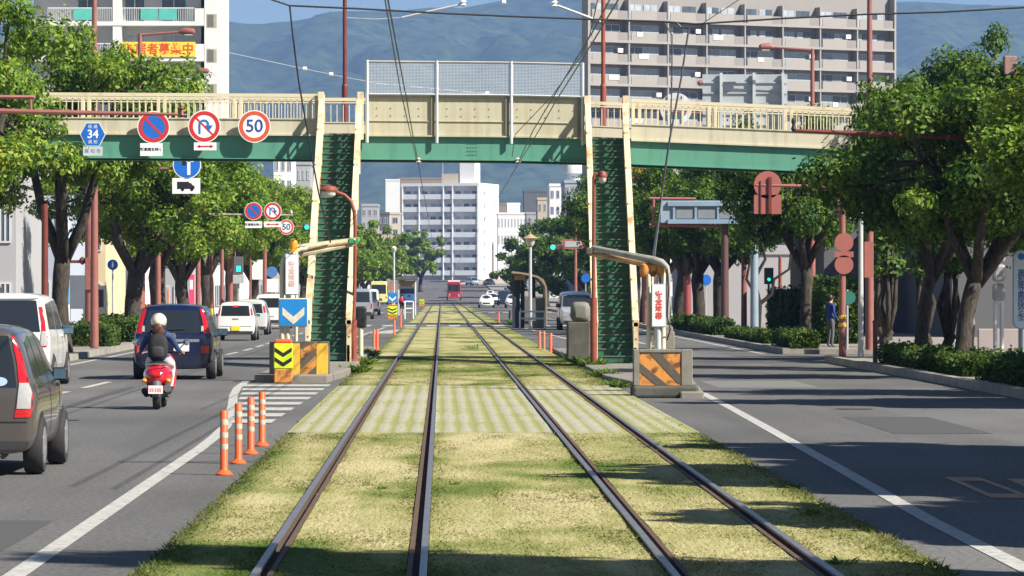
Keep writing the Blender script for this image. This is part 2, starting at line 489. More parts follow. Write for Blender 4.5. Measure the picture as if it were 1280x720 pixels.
def raised(name, x0, x1, y0, y1, h, material, skirt=True):
    ys = [y0] + [y for y in YS if y0 < y < y1] + [y1]
    v = []; f = []
    for y in ys:
        e = elev(y)
        v += [(x0, y, e - 0.05), (x0, y, e + h), (x1, y, e + h), (x1, y, e - 0.05)]
    for j in range(len(ys) - 1):
        a = j * 4
        for k in range(3):
            f.append((a + k, a + k + 1, a + k + 5, a + k + 4))
    f.append((0, 3, 2, 1)); a = (len(ys) - 1) * 4; f.append((a, a + 1, a + 2, a + 3))
    return structure(name, MB().add(v, f), material)
raised('pavement', -30, -10.2, -80, 1100, 0.148, PAVE)
raised('kerb', -10.2, -10.0, -80, 1100, 0.165, KERB)
raised('pavement', 10.35, 34, -80, 106, 0.148, PAVE)
raised('kerb', 10.15, 10.35, -80, 106, 0.175, KERB)
raised('pavement', 10.35, 34, 119, 1100, 0.148, PAVE)
raised('kerb', 10.15, 10.35, 119, 1100, 0.175, KERB)
structure('side_road', MB().add([(10.15, 106, 0.003), (34, 106, 0.003), (34, 119, 0.003), (10.15, 119, 0.003)], [(0, 1, 2, 3)]), ASPHALT)

def rect_mark(name, pts, material=None, z=0.005):
    v = [(p[0], p[1], elev(p[1]) + z) for p in pts]
    return structure(name, MB().add(v, [tuple(range(len(v)))]), material or ROADPAINT, parent=road)
def line_mark(name, path, w, material=None, z=0.005):
    v = []; f = []
    for x, y in path:
        v += [(x - w / 2, y, elev(y) + z), (x + w / 2, y, elev(y) + z)]
    for i in range(len(path) - 1):
        f.append((2 * i, 2 * i + 1, 2 * i + 3, 2 * i + 2))
    return structure(name, MB().add(v, f), material or ROADPAINT, parent=road)
line_mark('edge_line', [(-2.83, 15), (-2.84, 27), (-2.88, 40), (-2.90, 48), (-2.94, 52), (-3.02, 56), (-3.18, 60), (-3.45, 66), (-3.75, 72), (-3.98, 78), (-4.08, 84)], 0.16)
line_mark('edge_line', [(-9.5, -20), (-9.5, 60), (-9.45, 120), (-9.4, 560)], 0.16)
line_mark('edge_line', [(3.96, 15), (3.98, 27), (4.03, 33), (4.25, 43), (4.47, 54), (4.66, 64), (4.82, 74)], 0.16)
line_mark('edge_line', [(9.6, 119), (9.6, 560)], 0.15)
line_mark('edge_line', [(5.3, 128), (5.0, 150), (4.1, 205)], 0.15)
line_mark('edge_line', [(-4.2, 128), (-3.6, 150), (-2.9, 205)], 0.15)
for k in range(-3, 50):
    y0 = 77.8 + 8.0 * k
    xl = lambda y: (-7.4 + (y - 50) * 0.0155) if y < 128 else -6.2
    line_mark('lane_dash', [(xl(y0), y0), (xl(y0 + 5.2), y0 + 5.2)], 0.15)
    if y0 > 125:
        line_mark('lane_dash', [(7.2, y0), (7.2, y0 + 5.2)], 0.15)
for y in (79.6, 76.5, 73.4, 70.2, 67.0, 63.8, 60.8, 57.9):
    t = (y - 56) / 24
    xl = -3.0 - 1.0 * t; xr = -2.45 + 0.22 * t
    rect_mark('zebra_stripe', [(xl + .06, y - 0.8), (xr, y - 0.8), (xr + 0.01, y + 0.8), (xl + .02, y + 0.8)], None, 0.010)
rect_mark('zebra_stripe', [(-3.3, 176), (-2.2, 176), (-1.95, 194), (-2.5, 190)])
def hollow_mark(px):
    g = lambda x, y: ((x - 552) * 9500 / (y - 363) / FPX, 9500 / (y - 363))
    o = [g(*q) for q in px]
    cx = sum(q[0] for q in o) / 4; cy = sum(q[1] for q in o) / 4
    i = [(cx + (q[0] - cx) * 0.60, cy + (q[1] - cy) * 0.62) for q in o]
    v = [(a, b, 0.005) for a, b in o + i]
    structure('speed_marking', MB().add(v, [(k, (k + 1) % 4, 4 + (k + 1) % 4, 4 + k) for k in range(4)]), ROADORANGE, parent=road)
hollow_mark([(1180, 597), (1224, 597), (1296, 623), (1240, 623)])
hollow_mark([(1258, 599), (1302, 599), (1374, 625), (1318, 625)])
for k in range(16):
    x = -9.2 + 1.2 * k
    rect_mark('crossing_bar', [(x, 211), (x + 0.6, 211), (x + 0.6, 219), (x, 219)])
for k in range(16):
    x = -9.2 + 1.2 * k
    rect_mark('crossing_bar', [(x, 338), (x + 0.6, 338), (x + 0.6, 346), (x, 346)])

PATCH = mat('darker_asphalt_patch', (.062, .061, .06), .9, var=.2, scale=20)
LIGHTPATCH = mat('pale_asphalt_patch', (.15, .148, .14), .9, var=.15, scale=20)
for pts, m_ in (([(-6.6, 47), (-5.2, 47), (-5.2, 53), (-6.6, 53)], LIGHTPATCH), ([(-4.2, 29), (-3.2, 29), (-3.2, 33), (-4.2, 33)], PATCH), ([(6.0, 53), (7.3, 53), (7.3, 60), (6.0, 60)], PATCH), ([(5.4, 78), (7.4, 78), (7.4, 84), (5.4, 84)], LIGHTPATCH), ([(-6.2, 62), (-6.05, 62), (-6.05, 79), (-6.2, 79)], PATCH), ([(-3.6, 44.2), (-2.0, 44.2), (-2.0, 44.5), (-3.6, 44.5)], PATCH), ([(-9.3, 54), (-8.0, 54), (-8.0, 62), (-9.3, 62)], PATCH)):
    rect_mark('asphalt_patch', pts, m_, .003)
for x_, y_ in ((-5.6, 58.5), (6.6, 64)):
    v_ = [(x_ + .32 * math.cos(k * .3927), y_ + .32 * math.sin(k * .3927)) for k in range(16)]
    rect_mark('manhole_cover', v_, mat('manhole_iron', (.10, .09, .08), .6, metal=.4, var=.3, scale=12), .008)
# ------------------------------------------------------------------ trackbed and rails
RX = [-1.21, -0.12, 1.51, 2.56]
INNER = [1, -1, 1, -1]           # side of the flangeway
GAPI, GAPO = 0.118, 0.03
def strip_bounds():
    edges = [-2.02]
    for x, s in zip(RX, INNER):
        a, b = (x - GAPO, x + GAPI) if s > 0 else (x - GAPI, x + GAPO)
        edges += [a, b]
    edges.append(3.38)
    return [(edges[i], edges[i + 1]) for i in range(0, len(edges), 2)]
def lush(x, y):
    d = max(0, 1 - (x + 2.02) / 0.38) + .8 * max(0, 1 - (3.38 - x) / 0.8)
    for r in RX:
        d += 0.45 * max(0, 1 - abs(x - r) / 0.22)
    if 86 < y < 116: d += 0.45 * min(1, (y - 86) / 4, (116 - y) / 6)
    d += 2.2 * max(0, mnoise.noise((x * 0.55, y * 0.20, 5.0)) + 0.5 * mnoise.noise((x * 1.6, y * 0.6, 8.0)) - 0.06)
    return min(d, 1.3)
def turf_strips(name, y0, y1, material, ragged, noise_amp):
    ys = []; y = y0
    while y < y1:
        ys.append(y); y += max(0.12, (y / 40.0) ** 2 * 0.14)
    ys.append(y1)
    v = []; f = []; lv = []
    for a, b in strip_bounds():
        n = max(3, int((b - a) / 0.12))
        o = len(v)
        for y in ys:
            for i in range(n + 1):
                x = a + (b - a) * i / n
                z = 0.042 + noise_amp * mnoise.noise((x * 2.2, y * .35, 0)) + 0.5 * noise_amp * mnoise.noise((x * 7, y * 1.2, 3))
                if ragged:
                    if a < -2 and i == 0: x += 0.13 * mnoise.noise((y * 0.9, 1.0, 0)) + 0.05 * mnoise.noise((y * 5, 1.0, 0)); z = -0.005
                    if b > 3.3 and i == n: x += 0.16 * mnoise.noise((y * 0.7, 9.0, 0)) + 0.05 * mnoise.noise((y * 5, 4.0, 0)); z = -0.005
                v.append((x, y, z)); lv.append(lush(x, y) if ragged else 0.0)
        for j in range(len(ys) - 1):
            for i in range(n):
                q = o + j * (n + 1) + i
                f.append((q, q + 1, q + n + 2, q + n + 1))
    me = bpy.data.meshes.new(name); me.from_pydata(v, [], f)
    at = me.attributes.new('lush', 'FLOAT', 'POINT'); at.data.foreach_set('value', lv)
    me.polygons.foreach_set('use_smooth', [True] * len(f))
    return structure(name, me, material)
turf_strips('grass_trackbed', 14, 52.3, TURF, True, 0.012)
turf_strips('paver_trackbed', 52.3, 78.0, PAVER, False, 0.004)
turf_strips('grass_trackbed', 78.0, 204, TURF, True, 0.012)
turf_strips('grass_trackbed', 226, 332, TURF, True, 0.02)
turf_strips('grass_trackbed', 352, 470, TURF, True, 0.02)
structure('trackbed_soil', MB().bx(-2.0, 3.34, 14, 204, -0.02, 0.006), SOIL)

RAILTOP = mat('polished_rail_steel', (0.27, 0.26, 0.26), 0.42, metal=0.7, var=0.15, scale=4)
RAILRUST = mat('rusted_rail_side', (0.095, 0.055, 0.038), 0.85, scale=6, bump=0.3)
RL = ['left rail of the near left tram track', 'right rail of the left tram track, straight ahead',
      'left rail of the right hand tram track', 'outermost right rail beside the right grass edge']
for x, s, lab in zip(RX, INNER, RL):
    mb = MB()
    ys = [14, 60, 120, 200, 300, 400, 500, 640]
    mb.cur = 1
    for i in range(len(ys) - 1):
        mb.bx(x - 0.011, x + 0.011, ys[i], ys[i + 1], 0.006, 0.052)
        a = x + s * 0.074; mb.bx(a, a + s * 0.036, ys[i], ys[i + 1], 0.006, 0.050)
    mb.cur = 0
    for i in range(len(ys) - 1):
        mb.bx(x - 0.025, x + 0.025, ys[i], ys[i + 1], 0.052, 0.070)
    o = put('tram_rail', mb, [RAILTOP, RAILRUST])
    tag(o, 'steel tram rail set in dry grass, ' + lab, 'rail', 'tram rails')

# ------------------------------------------------------------------ grass blades and weeds
def grass():
    rng = np.random.default_rng(3)
    V = []; F = []
    pts = []
    n = 210000
    y = 25 + 85 * rng.random(n) ** 1.7
    x = -2.02 + 5.40 * rng.random(n)
    keep = np.ones(n, bool)
    for r, s in zip(RX, INNER):
        lo, hi = (r - GAPO, r + GAPI) if s > 0 else (r - GAPI, r + GAPO)
        keep &= ~((x > lo + 0.012) & (x < hi - 0.012))
    keep &= ~((y > 52) & (y < 78) & (rng.random(n) > 0.02))
    x = x[keep]; y = y[keep]; n = len(x)
    edge = np.maximum(0, 1 - (x + 2.12) / 0.4) + np.maximum(0, 1 - (3.48 - x) / 0.7)
    nearrail = np.zeros(n)
    for r in RX: nearrail = np.maximum(nearrail, np.clip(1 - np.abs(x - r) / 0.28, 0, 1))
    h = (0.005 + 0.014 * rng.random(n) ** 2) * (1 + 3.2 * edge * rng.random(n) + 1.2 * nearrail * rng.random(n))
    a = rng.random(n) * 6.283
    w = 0.006 + 0.005 * rng.random(n) + 0.00010 * y
    lx = rng.normal(0, 1.3, n) * h; ly = rng.normal(0, 1.3, n) * h
    z0 = 0.035
    p0 = np.stack([x - w * np.cos(a), y - w * np.sin(a), np.full(n, z0)], 1)
    p1 = np.stack([x + w * np.cos(a), y + w * np.sin(a), np.full(n, z0)], 1)
    p2 = np.stack([x + lx, y + ly, z0 + h], 1)
    v = np.stack([p0, p1, p2], 1).reshape(-1, 3)
    me = bpy.data.meshes.new('grass')
    me.vertices.add(len(v)); me.vertices.foreach_set('co', v.ravel())
    me.loops.add(3 * n); me.loops.foreach_set('vertex_index', np.arange(3 * n))
    me.polygons.add(n); me.polygons.foreach_set('loop_start', np.arange(n) * 3)
    me.update(calc_edges=True)
    at = me.attributes.new('lush', 'FLOAT', 'POINT')
    lu = np.array([lush(a_, b_) for a_, b_ in zip(x, y)]) + rng.normal(0, .28, n)
    at.data.foreach_set('value', np.repeat(lu, 3).astype(np.float32))
    o = put('grass', me, BLADES); tag(o, 'short dry yellow green grass growing between the rails', 'grass', kind='stuff')
grass()
WEED = leaf_mat('weed_leaves', (0.05, 0.10, 0.015), (0.12, 0.21, 0.03), (0.24, 0.32, 0.05), 0.4)
def weed(px, py, size, n, lab, seed):
    rng = random.Random(seed)
    Y = 9500 / (py - 363); p = W(px, py, Y)
    mb = MB()
    for i in range(n):
        a = rng.random() * 6.283; l = size * (0.5 + 0.6 * rng.random()); up = 0.35 + 0.75 * rng.random()
        bx_, by_ = rng.gauss(0, size * 0.30), rng.gauss(0, size * 0.2)
        d = Vector((math.cos(a), math.sin(a), up)).normalized(); s = Vector((-math.sin(a), math.cos(a), 0)) * l * 0.10
        b = Vector((bx_, by_, 0)); m = b + d * l * 0.55; t = b + d * l + Vector((0, 0, -0.12 * l))
        mb.add([b, m - s, t, m + s], [(0, 1, 2, 3)])
    o = put('weed', mb, WEED, loc=(p.x, p.y, 0.03)); tag(o, lab, 'weed', 'weeds in the trackbed')
weed(477, 617, 0.09, 26, 'largest low leafy weed between the left pair of rails', 1)
weed(458, 612, 0.07, 14, 'small weed just left of the largest weed in the left track', 2)
weed(508, 604, 0.07, 14, 'small weed close to the second rail from the left', 3)
weed(565, 612, 0.10, 30, 'spreading weed in the grass just right of the second rail', 4)
weed(405, 622, 0.07, 16, 'small weed beside the inner edge of the leftmost rail', 5)
weed(743, 628, 0.07, 12, 'small weed left of the third rail in full sun', 6)
weed(1016, 650, 0.16, 34, 'tall sunlit weed at the right grass edge by the asphalt', 7)
weed(1052, 714, 0.14, 26, 'dark shaded weed beside the outermost right rail', 8)
weed(780, 565, 0.09, 16, 'shaded weed tuft between the third and fourth rails', 9)
weed(590, 438, 0.30, 20, 'tall dark weed between rails far along the left track', 10)
weed(742, 462, 0.42, 110, 'long green weed clump at the foot of the right stairs island', 11)
weed(757, 474, 0.36, 110, 'bright weed clump by the near corner of the right island kerb', 12)
weed(452, 458, 0.40, 110, 'green weed clump beside the left island edge', 13)
weed(722, 452, 0.42, 100, 'dense grassy weeds beside the cabinet left of the right stairs', 21)
weed(775, 487, 0.30, 90, 'low green weeds by the plinth of the right striped barrier', 22)
weed(732, 457, 0.40, 100, 'bright grassy weeds at the left edge of the right island', 23)
weed(445, 468, 0.36, 100, 'low grassy weeds hanging over the left island kerb', 24)
weed(462, 447, 0.42, 100, 'grassy weeds in front of the two close orange posts', 25)
weed(640, 408, 0.7, 50, 'bushy weed by the far crossing under a black post', 14)

# ------------------------------------------------------------------ mountains
def mountains():
    ridge = [(-3000, 150), (-900, 90), (-200, 42), (60, 30), (280, 25), (330, 27), (372, 20), (395, 11), (430, 7), (460, 9), (500, 12), (560, 14), (590, 10), (620, 2), (680, -12), (740, -22), (900, -18), (1120, 2), (1280, 12), (1500, 30), (1900, 60), (3500, 140)]
    def ry(px):
        for (a, b), (c, d) in zip(ridge, ridge[1:]):
            if a <= px <= c: return b + (d - b) * (px - a) / (c - a)
        return 140
    Yr = 6000; v = []; f = []
    nx, ny = 150, 46
    X0, X1 = -1650, 1800
    for j in range(ny + 1):
        t = j / ny * 1.32
        for i in range(nx + 1):
            X = X0 + (X1 - X0) * i / nx
            Y = 3900 + (Yr - 3900) * t
            px = 552 + X / Yr * FPX
            zr = CAMZ + (363 - ry(px)) / FPX * Yr
            rn = 0
            fr = 0.0028
            for o in range(4):
                rn += (1 - abs(mnoise.noise((X * fr, Y * fr * 0.55, 2.0 + o)) * 2)) / (1.9 ** o); fr *= 2.1
            k = t if t < 1 else max(0, 1 - (t - 1) / 0.33)
            prof = k ** 0.85
            z = zr * prof + (rn - 1.1) * 75 * math.sin(math.pi * min(k, 1)) ** 0.8 + 4.7
            v.append((X, Y, max(z, 3.0)))
    for j in range(ny):
        for i in range(nx):
            a = j * (nx + 1) + i
            f.append((a, a + 1, a + nx + 2, a + nx + 1))
    FOREST = mat('forested_hillside', (0.010, 0.026, 0.014), 1.0, scale=0.045, col2=(0.06, 0.09, 0.042), thr=(0.36, 0.64), bump=0.0, detail=9)
    structure('hills', MB().add(v, f), FOREST, smooth=True, ang=180)
mountains()

# ------------------------------------------------------------------ haze
def haze():
    m = bpy.data.materials.new('haze_air'); m.use_nodes = True
    N = m.node_tree.nodes; L = m.node_tree.links
    N.remove(N['Principled BSDF'])
    v = N.new('ShaderNodeVolumePrincipled')
    v.inputs['Color'].default_value = (0.28, 0.50, 0.98, 1)
    v.inputs['Density'].default_value = 0.00012
    v.inputs['Anisotropy'].default_value = 0.1
    L.new(v.outputs[0], N['Material Output'].inputs['Volume'])
    o = put('haze', MB().bx(-1800, 1950, -100, 7700, -1.2, 620), m)
    o['kind'] = 'stuff'
haze()
# ------------------------------------------------------------------ footbridge
YD = 107.0                   # front face of the deck
SD = FPX / YD
def bz(x):
    """height of the girder's lower edge over road position x"""
    pts = [(-18, 197), (0, 197), (455, 199.5), (640, 201), (727, 203), (800, 206), (960, 212.5), (1280, 226), (1700, 246)]
    px = 552 + x * SD
    for (a, b), (c, d) in zip(pts, pts[1:]):
        if a <= px <= c:
            return CAMZ - (b + (d - b) * (px - a) / (c - a) - 363) / SD
    return CAMZ - ((197 if px < 0 else 246) - 363) / SD
BX0, BX1 = -13.2, 21.0
XS = [BX0 + (BX1 - BX0) * i / 40 for i in range(41)]
def beam(mb, x0, x1, y0, y1, a, b):
    xs = [x0] + [x for x in XS if x0 + 0.02 < x < x1 - 0.02] + [x1]
    v = []; f = []
    for x in xs:
        z = bz(x)
        v += [(x, y0, z + a), (x, y1, z + a), (x, y1, z + b), (x, y0, z + b)]
    for i in range(len(xs) - 1):
        for j in range(4):
            j2 = (j + 1) % 4
            f.append((i * 4 + j, i * 4 + j2, i * 4 + 4 + j2, i * 4 + 4 + j))
    n = (len(xs) - 1) * 4
    f += [(3, 2, 1, 0), (n, n + 1, n + 2, n + 3)]
    mb.add(v, f)
BW = 2.1
bridge = thing('footbridge', 'green and cream pedestrian footbridge with two stair flights crossing the street and tracks', 'footbridge', (0, YD, 0))
def bput(name, mb, m, parent=None, **k): return put(name, mb, m, parent or bridge, **k)
g = MB()
beam(g, BX0, BX1, 0.0, 0.025, 0.02, 0.60)
beam(g, BX0, BX1, -0.09, 0.12, 0.0, 0.022)
beam(g, BX0, BX1, -0.07, 0.12, 0.60, 0.622)
bput('girder', g, GREEN)
g = MB()
beam(g, BX0, BX1, BW - 0.02, BW, 0.02, 0.60); beam(g, BX0, BX1, BW - 0.12, BW + 0.08, 0.0, 0.022)
bput('girder', g, GREEN)
g = MB()
x = BX0 + 1
while x < BX1:
    g.bx(x - 0.05, x + 0.05, 0.03, BW - 0.03, bz(x) + 0.25, bz(x) + 0.6); x += 2.4
bput('cross_beam', g, GREEN)
for px in (590, 1010):
    g = MB(); X0 = (px - 552) / SD
    for i in range(4):
        for j in range(4):
            xx = X0 + (i - 1.5) * 0.075; zz = bz(xx) + 0.15 + j * 0.10
            g.lathe([(0.016, -0.014), (0.016, 0.0)], 8, (xx, -0.001, zz), 'Y')
    bput('rivet_plate', g, mat('rivet_dark_green', (0.02, 0.12, 0.075), 0.6, var=0))
g = MB(); beam(g, BX0, BX1, 0.03, BW - 0.03, 0.625, 0.70)
bput('deck', g, CONC)
RAILING = mat('railing_cream_paint', (0.64, 0.57, 0.39), 0.6, scale=3, col2=(0.46, 0.34, 0.17), thr=(0.56, 0.74))
FASCIA = mat('fascia_cream_paint', (0.52, 0.49, 0.365), 0.65, scale=1.5, bump=0.08, col2=(0.36, 0.30, 0.18), thr=(0.50, 0.80), stretch=(3, 1, 0.35))
PANEL = mat('parapet_panel_paint', (0.49, 0.46, 0.325), 0.65, scale=1.3, bump=0.1, col2=(0.36, 0.31, 0.19), thr=(0.46, 0.80), stretch=(3, 1, 0.35))
# stair openings on the near side
ST = {'left': (-3.42, -2.46), 'right': (4.34, 5.32)}
PX = lambda px: (px - 552) / SD
segs = [(BX0, PX(398)), (PX(789), BX1)]
mid = (PX(458), PX(727))
for a, b in segs:
    g = MB(); beam(g, a, b, -0.04, 0.0, 0.66, 1.06); beam(g, a, b, -0.11, 0.02, 0.624, 0.665); beam(g, a, b, -0.07, 0.01, 1.06, 1.09)
    bput('fascia', g, FASCIA)
    h = MB()
    beam(h, a, b, -0.06, 0.03, 1.66, 1.75); beam(h, a, b, -0.05, 0.02, 1.60, 1.63)
    bput('handrail', h, RAILING)
    h = MB(); n = int((b - a) / 0.16)
    for i in range(n):
        x = a + (i + 0.5) * (b - a) / n
        h.bx(x - 0.013, x + 0.013, -0.03, -0.004, bz(x) + 1.08, bz(x) + 1.62)
    bput('balusters', h, RAILING)
    x = (b - 0.05) if a < 0 else a + 0.05
    st = -1 if a < 0 else 1
    while a < x < b:
        h = MB()
        h.bx(x - 0.045, x + 0.045, -0.055, 0.025, bz(x) + 1.085, bz(x) + 1.662)
        h.bx(x + st * .17 - 0.045, x + st * .17 + 0.045, -0.055, 0.025, bz(x) + 1.085, bz(x) + 1.662)
        bput('railing_post', h, RAILING, bevel=0.006)
        x += st * 2.03
# far side parapet
g = MB(); beam(g, BX0, BX1, BW, BW + 0.04, 0.63, 1.06); beam(g, BX0, BX1, BW - 0.02, BW + 0.07, 1.06, 1.09)
bput('fascia', g, FASCIA)
h = MB(); beam(h, BX0, BX1, BW - 0.03, BW + 0.06, 1.66, 1.75); beam(h, BX0, BX1, BW - 0.02, BW + 0.05, 1.60, 1.63)
bput('handrail', h, RAILING)
h = MB(); x = BX0 + 0.1
while x < BX1:
    h.bx(x - 0.012, x + 0.012, BW + 0.003, BW + 0.028, bz(x) + 1.08, bz(x) + 1.62); x += 0.168
bput('balusters', h, RAILING)
# solid middle parapet
g = MB(); a, b = mid
beam(g, a, b, -0.05, -0.01, 0.66, 1.70); beam(g, a, b, -0.11, 0.02, 0.624, 0.665); beam(g, a, b, -0.08, -0.045, 1.03, 1.045)
bput('parapet_panel', g, PANEL)
g = MB(); beam(g, a, b, -0.09, 0.0, 1.66, 1.735)
bput('parapet_cap', g, mat('parapet_cap_paint', (0.36, 0.33, 0.24), 0.7, scale=3))
for px in (541, 634, 724):
    x = PX(px); g = MB(); g.bx(x - 0.05, x + 0.05, -0.115, -0.052, bz(x) + 0.67, bz(x) + 1.70)
    bput('parapet_post', g, mat('parapet_post_paint', (0.22, 0.195, 0.14), 0.7, scale=3), bevel=0.006)
g = MB()
for i in range(15):
    for j in range(3):
        x = a + 0.28 + (b - a - 0.5) * i / 14
        if any(abs(x - PX(p)) < 0.12 for p in (541, 634, 724)): continue
        g.lathe([(0.017, -0.014), (0.017, 0.0)], 6, (x, -0.051, bz(x) + 1.18 + 0.2 * j), 'Y')
bput('bolt_heads', g, mat('bolt_head_paint', (0.25, 0.22, 0.15), 0.6, var=0))
# mesh fence
fr = MB()
for zz in (1.75,):
    fr.tube([(x, -0.14, bz(x) + zz) for x in [a + (b - a) * i / 8 for i in range(9)]], 0.03, 6)
fp = bput('mesh_fence', fr, STEEL)
for px in (459, 546, 639, 728):
    x = PX(px); fence = MB(); fence.tube([(x, -0.14, bz(x) + 0.45), (x, -0.14, bz(x) + 2.66)], 0.045, 8)
    put('fence_post', fence, STEEL, fp)
fr = MB(); fr.tube([(x, -0.14, bz(x) + 2.62) for x in [a + (b - a) * i / 8 for i in range(9)]], 0.03, 6)
put('top_rail', fr, mat('weathered_fence_rail', (0.40, 0.38, 0.34), 0.6), fp)
wires = MB(); nv = 150
for i in range(nv):
    x = a + (b - a) * (i + 0.5) / nv
    wires.box((x, -0.14, bz(x) + 2.185), (0.007, 0.007, 0.85))
for k in range(22):
    beam(wires, a, b, -0.143, -0.137, 1.77 + k * 0.039, 1.777 + k * 0.039)
put('wire_mesh', wires, mat('pale_wire', (0.62, 0.64, 0.64), 0.6, var=0), fp)

# stairs
def stair(side, xa, xb, skew, ybase, zbase, npx):
    YB = ybase - YD
    n = 34
    ztop = bz((xa + xb) / 2) + 0.66
    rise = (ztop - zbase) / n; run = (-0.02 - YB) / n
    st = MB(); no = MB()
    off = lambda y: skew * (y / YB)
    for i in range(n):
        y0 = YB + i * run; z1 = zbase + (i + 1) * rise; o = off(y0)
        st.bx(xa + o, xb + o, y0, y0 + 0.03, z1 - rise - 0.0, z1 - 0.032)
        st.bx(xa + o, xb + o, y0 + 0.032, y0 + run + 0.03, z1 - 0.03, z1 - 0.006)
        no.bx(xa + o + 0.004, xb + o - 0.004, y0 - 0.025, y0 + 0.031, z1 - 0.031, z1)
    root = bput('stair_flight', st, STAIRGREEN)
    put('step_nosing', no, NOSING, root)
    for k, (x, sg) in enumerate(((xa, -1), (xb, 1))):
        def pt(y, dx, dz):
            t = (y - YB) / (0 - YB)
            return Vector((x + sg * dx + off(y), y, zbase + (ztop - zbase) * t + dz))
        s = MB()
        yy = [YB - 0.15, YB * 0.5, 0.0]
        # stringer plate as a swept box
        v = []; f = []
        for y in yy:
            for dx, dz in ((0.004, -0.22), (0.07, -0.22), (0.07, 0.46), (0.004, 0.46)):
                p = pt(y, dx, dz); v.append((p.x, p.y, max(p.z, 0.03)))
        for i in range(2):
            for j in range(4):
                j2 = (j + 1) % 4; f.append((i * 4 + j, i * 4 + j2, i * 4 + 4 + j2, i * 4 + 4 + j))
        f += [(3, 2, 1, 0), (8, 9, 10, 11)]
        s.add(v, f)
        sr = put('stringer', s, RUSTY, root)
        h = MB()
        for dz, hw, hh in ((1.02, 0.075, 0.05), (0.66, 0.02, 0.02), (0.28, 0.03, 0.025)):
            v = []; f = []
            for y in yy:
                for dx, e in ((0.05 - hw, -hh), (0.05 + hw, -hh), (0.05 + hw, hh), (0.05 - hw, hh)):
                    p = pt(y, dx, dz + e); v.append(p)
            for i in range(2):
                for j in range(4):
                    j2 = (j + 1) % 4; f.append((i * 4 + j, i * 4 + j2, i * 4 + 4 + j2, i * 4 + 4 + j))
            f += [(3, 2, 1, 0), (8, 9, 10, 11)]
            h.add(v, f)
        nb = 56
        for i in range(nb):
            y = YB + (0 - YB) * (i + 0.5) / nb
            p = pt(y, 0.05, 0.65); h.box(p, (0.022, 0.03, 0.78))
        put('stair_railing', h, RUSTY, root)
        for i in range(7):
            y = YB + (0 - YB) * i / 6 - (0.02 if i else 0.1)
            pm = MB(); p = pt(y, 0.05, 0.5); pm.box(p, (0.12, 0.10, 1.22))
            put('stair_post', pm, RUSTY, root, bevel=0.008)
        # top post at the deck
        tp = MB(); p = pt(-0.16, 0.07, 0.62)
        tp.box((p.x, -0.17, ztop + 0.50), (0.17, 0.12, 1.28))
        put('end_post', tp, RUSTY, root, bevel=0.01)
        # underside strut
    soff = MB()
    v = []
    for y in (YB + 0.2, 0.0):
        t = (y - YB) / (0 - YB)
        for xx in (xa, xb):
            v.append((xx + off(y), y, zbase + (ztop - zbase) * t - 0.24))
    soff.add(v, [(0, 1, 3, 2)])
    put('soffit', soff, STAIRGREEN, root)
    return root
stair('left', -3.15, -2.24, -0.08, 98.0, 0.20, 0)
stair('right', 3.96, 4.85, -0.17, 97.5, 0.14, 0)
# piers
for x, w in ((-2.7, 0.45), (4.4, 0.45), (BX0 + 0.6, 0.6), (18.6, 0.6)):
    g = MB(); zt = bz(x) - 0.02
    g.tube([(x, BW / 2, 0.05), (x, BW / 2, zt - 0.25)], w / 2, 16)
    g.bx(x - 0.35, x + 0.35, 0.02, BW - 0.02, zt - 0.26, zt)
    bput('pier', g, CREAM, smooth=True)
# landing behind the top of the stairs
# ------------------------------------------------------------------ islands the stairs stand on
def island(pts, h, name):
    v = [(x, y, 0.0) for x, y in pts] + [(x, y, h) for x, y in pts]
    n = len(pts); f = [tuple(range(n, 2 * n))]
    for i in range(n): f.append((i, (i + 1) % n, n + (i + 1) % n, n + i))
    return structure(name, MB().add(v, f), CONC, bevel=0.03)
island([(-3.86, 82.4), (-2.35, 82.4), (-2.05, 90), (-2.03, 124), (-3.7, 124)], 0.16, 'traffic_island')
island([(3.42, 84), (4.2, 70.4), (4.62, 70.4), (5.2, 84), (5.6, 124), (3.42, 124)], 0.12, 'traffic_island')
# ------------------------------------------------------------------ road safety furniture on the islands
def chevron(mb, cx, cz, w, h, t, y0, y1):
    mb.plate([(cx - w / 2, cz + h / 2), (cx, cz - h / 2 + t * 0.0), (cx + w / 2, cz + h / 2), (cx + w / 2, cz + h / 2 - t), (cx, cz - h / 2 - t), (cx - w / 2, cz + h / 2 - t)][::-1], y0, y1)

def chevron_post(p, w, h, lab):
    t = thing('chevron_marker_post', lab, 'marker post', p, group='chevron marker posts')
    b = MB(); b.bx(-w / 2, w / 2, 0, w * 0.55, 0, h * 0.32); put('base', b, RUSTORANGE, t, bevel=0.02)
    b = MB(); b.bx(-w / 2 - .004, w / 2 + .004, -0.004, w * 0.55, h * 0.325, h * 0.90); put('reflective_body', b, YGREEN, t, bevel=0.02)
    b = MB(); b.bx(-w / 2 + .01, w / 2 - .01, 0.01, w * 0.53, h * 0.90, h); put('cap', b, SIGNORANGE if 0 else ORANGE, t, bevel=0.03)
    for k in (0.51, 0.73):
        c = MB(); chevron(c, 0, h * k + 0.02, w * 0.94, h * 0.13, h * 0.095, -0.009, -0.005); put('black_chevron', c, BLACK, t)
    return t
chevron_post((W(355, 478, 82.4).x, 82.0, 0.0), 0.38, 0.90, 'yellow green post with two black chevrons in front of the left striped barrier')

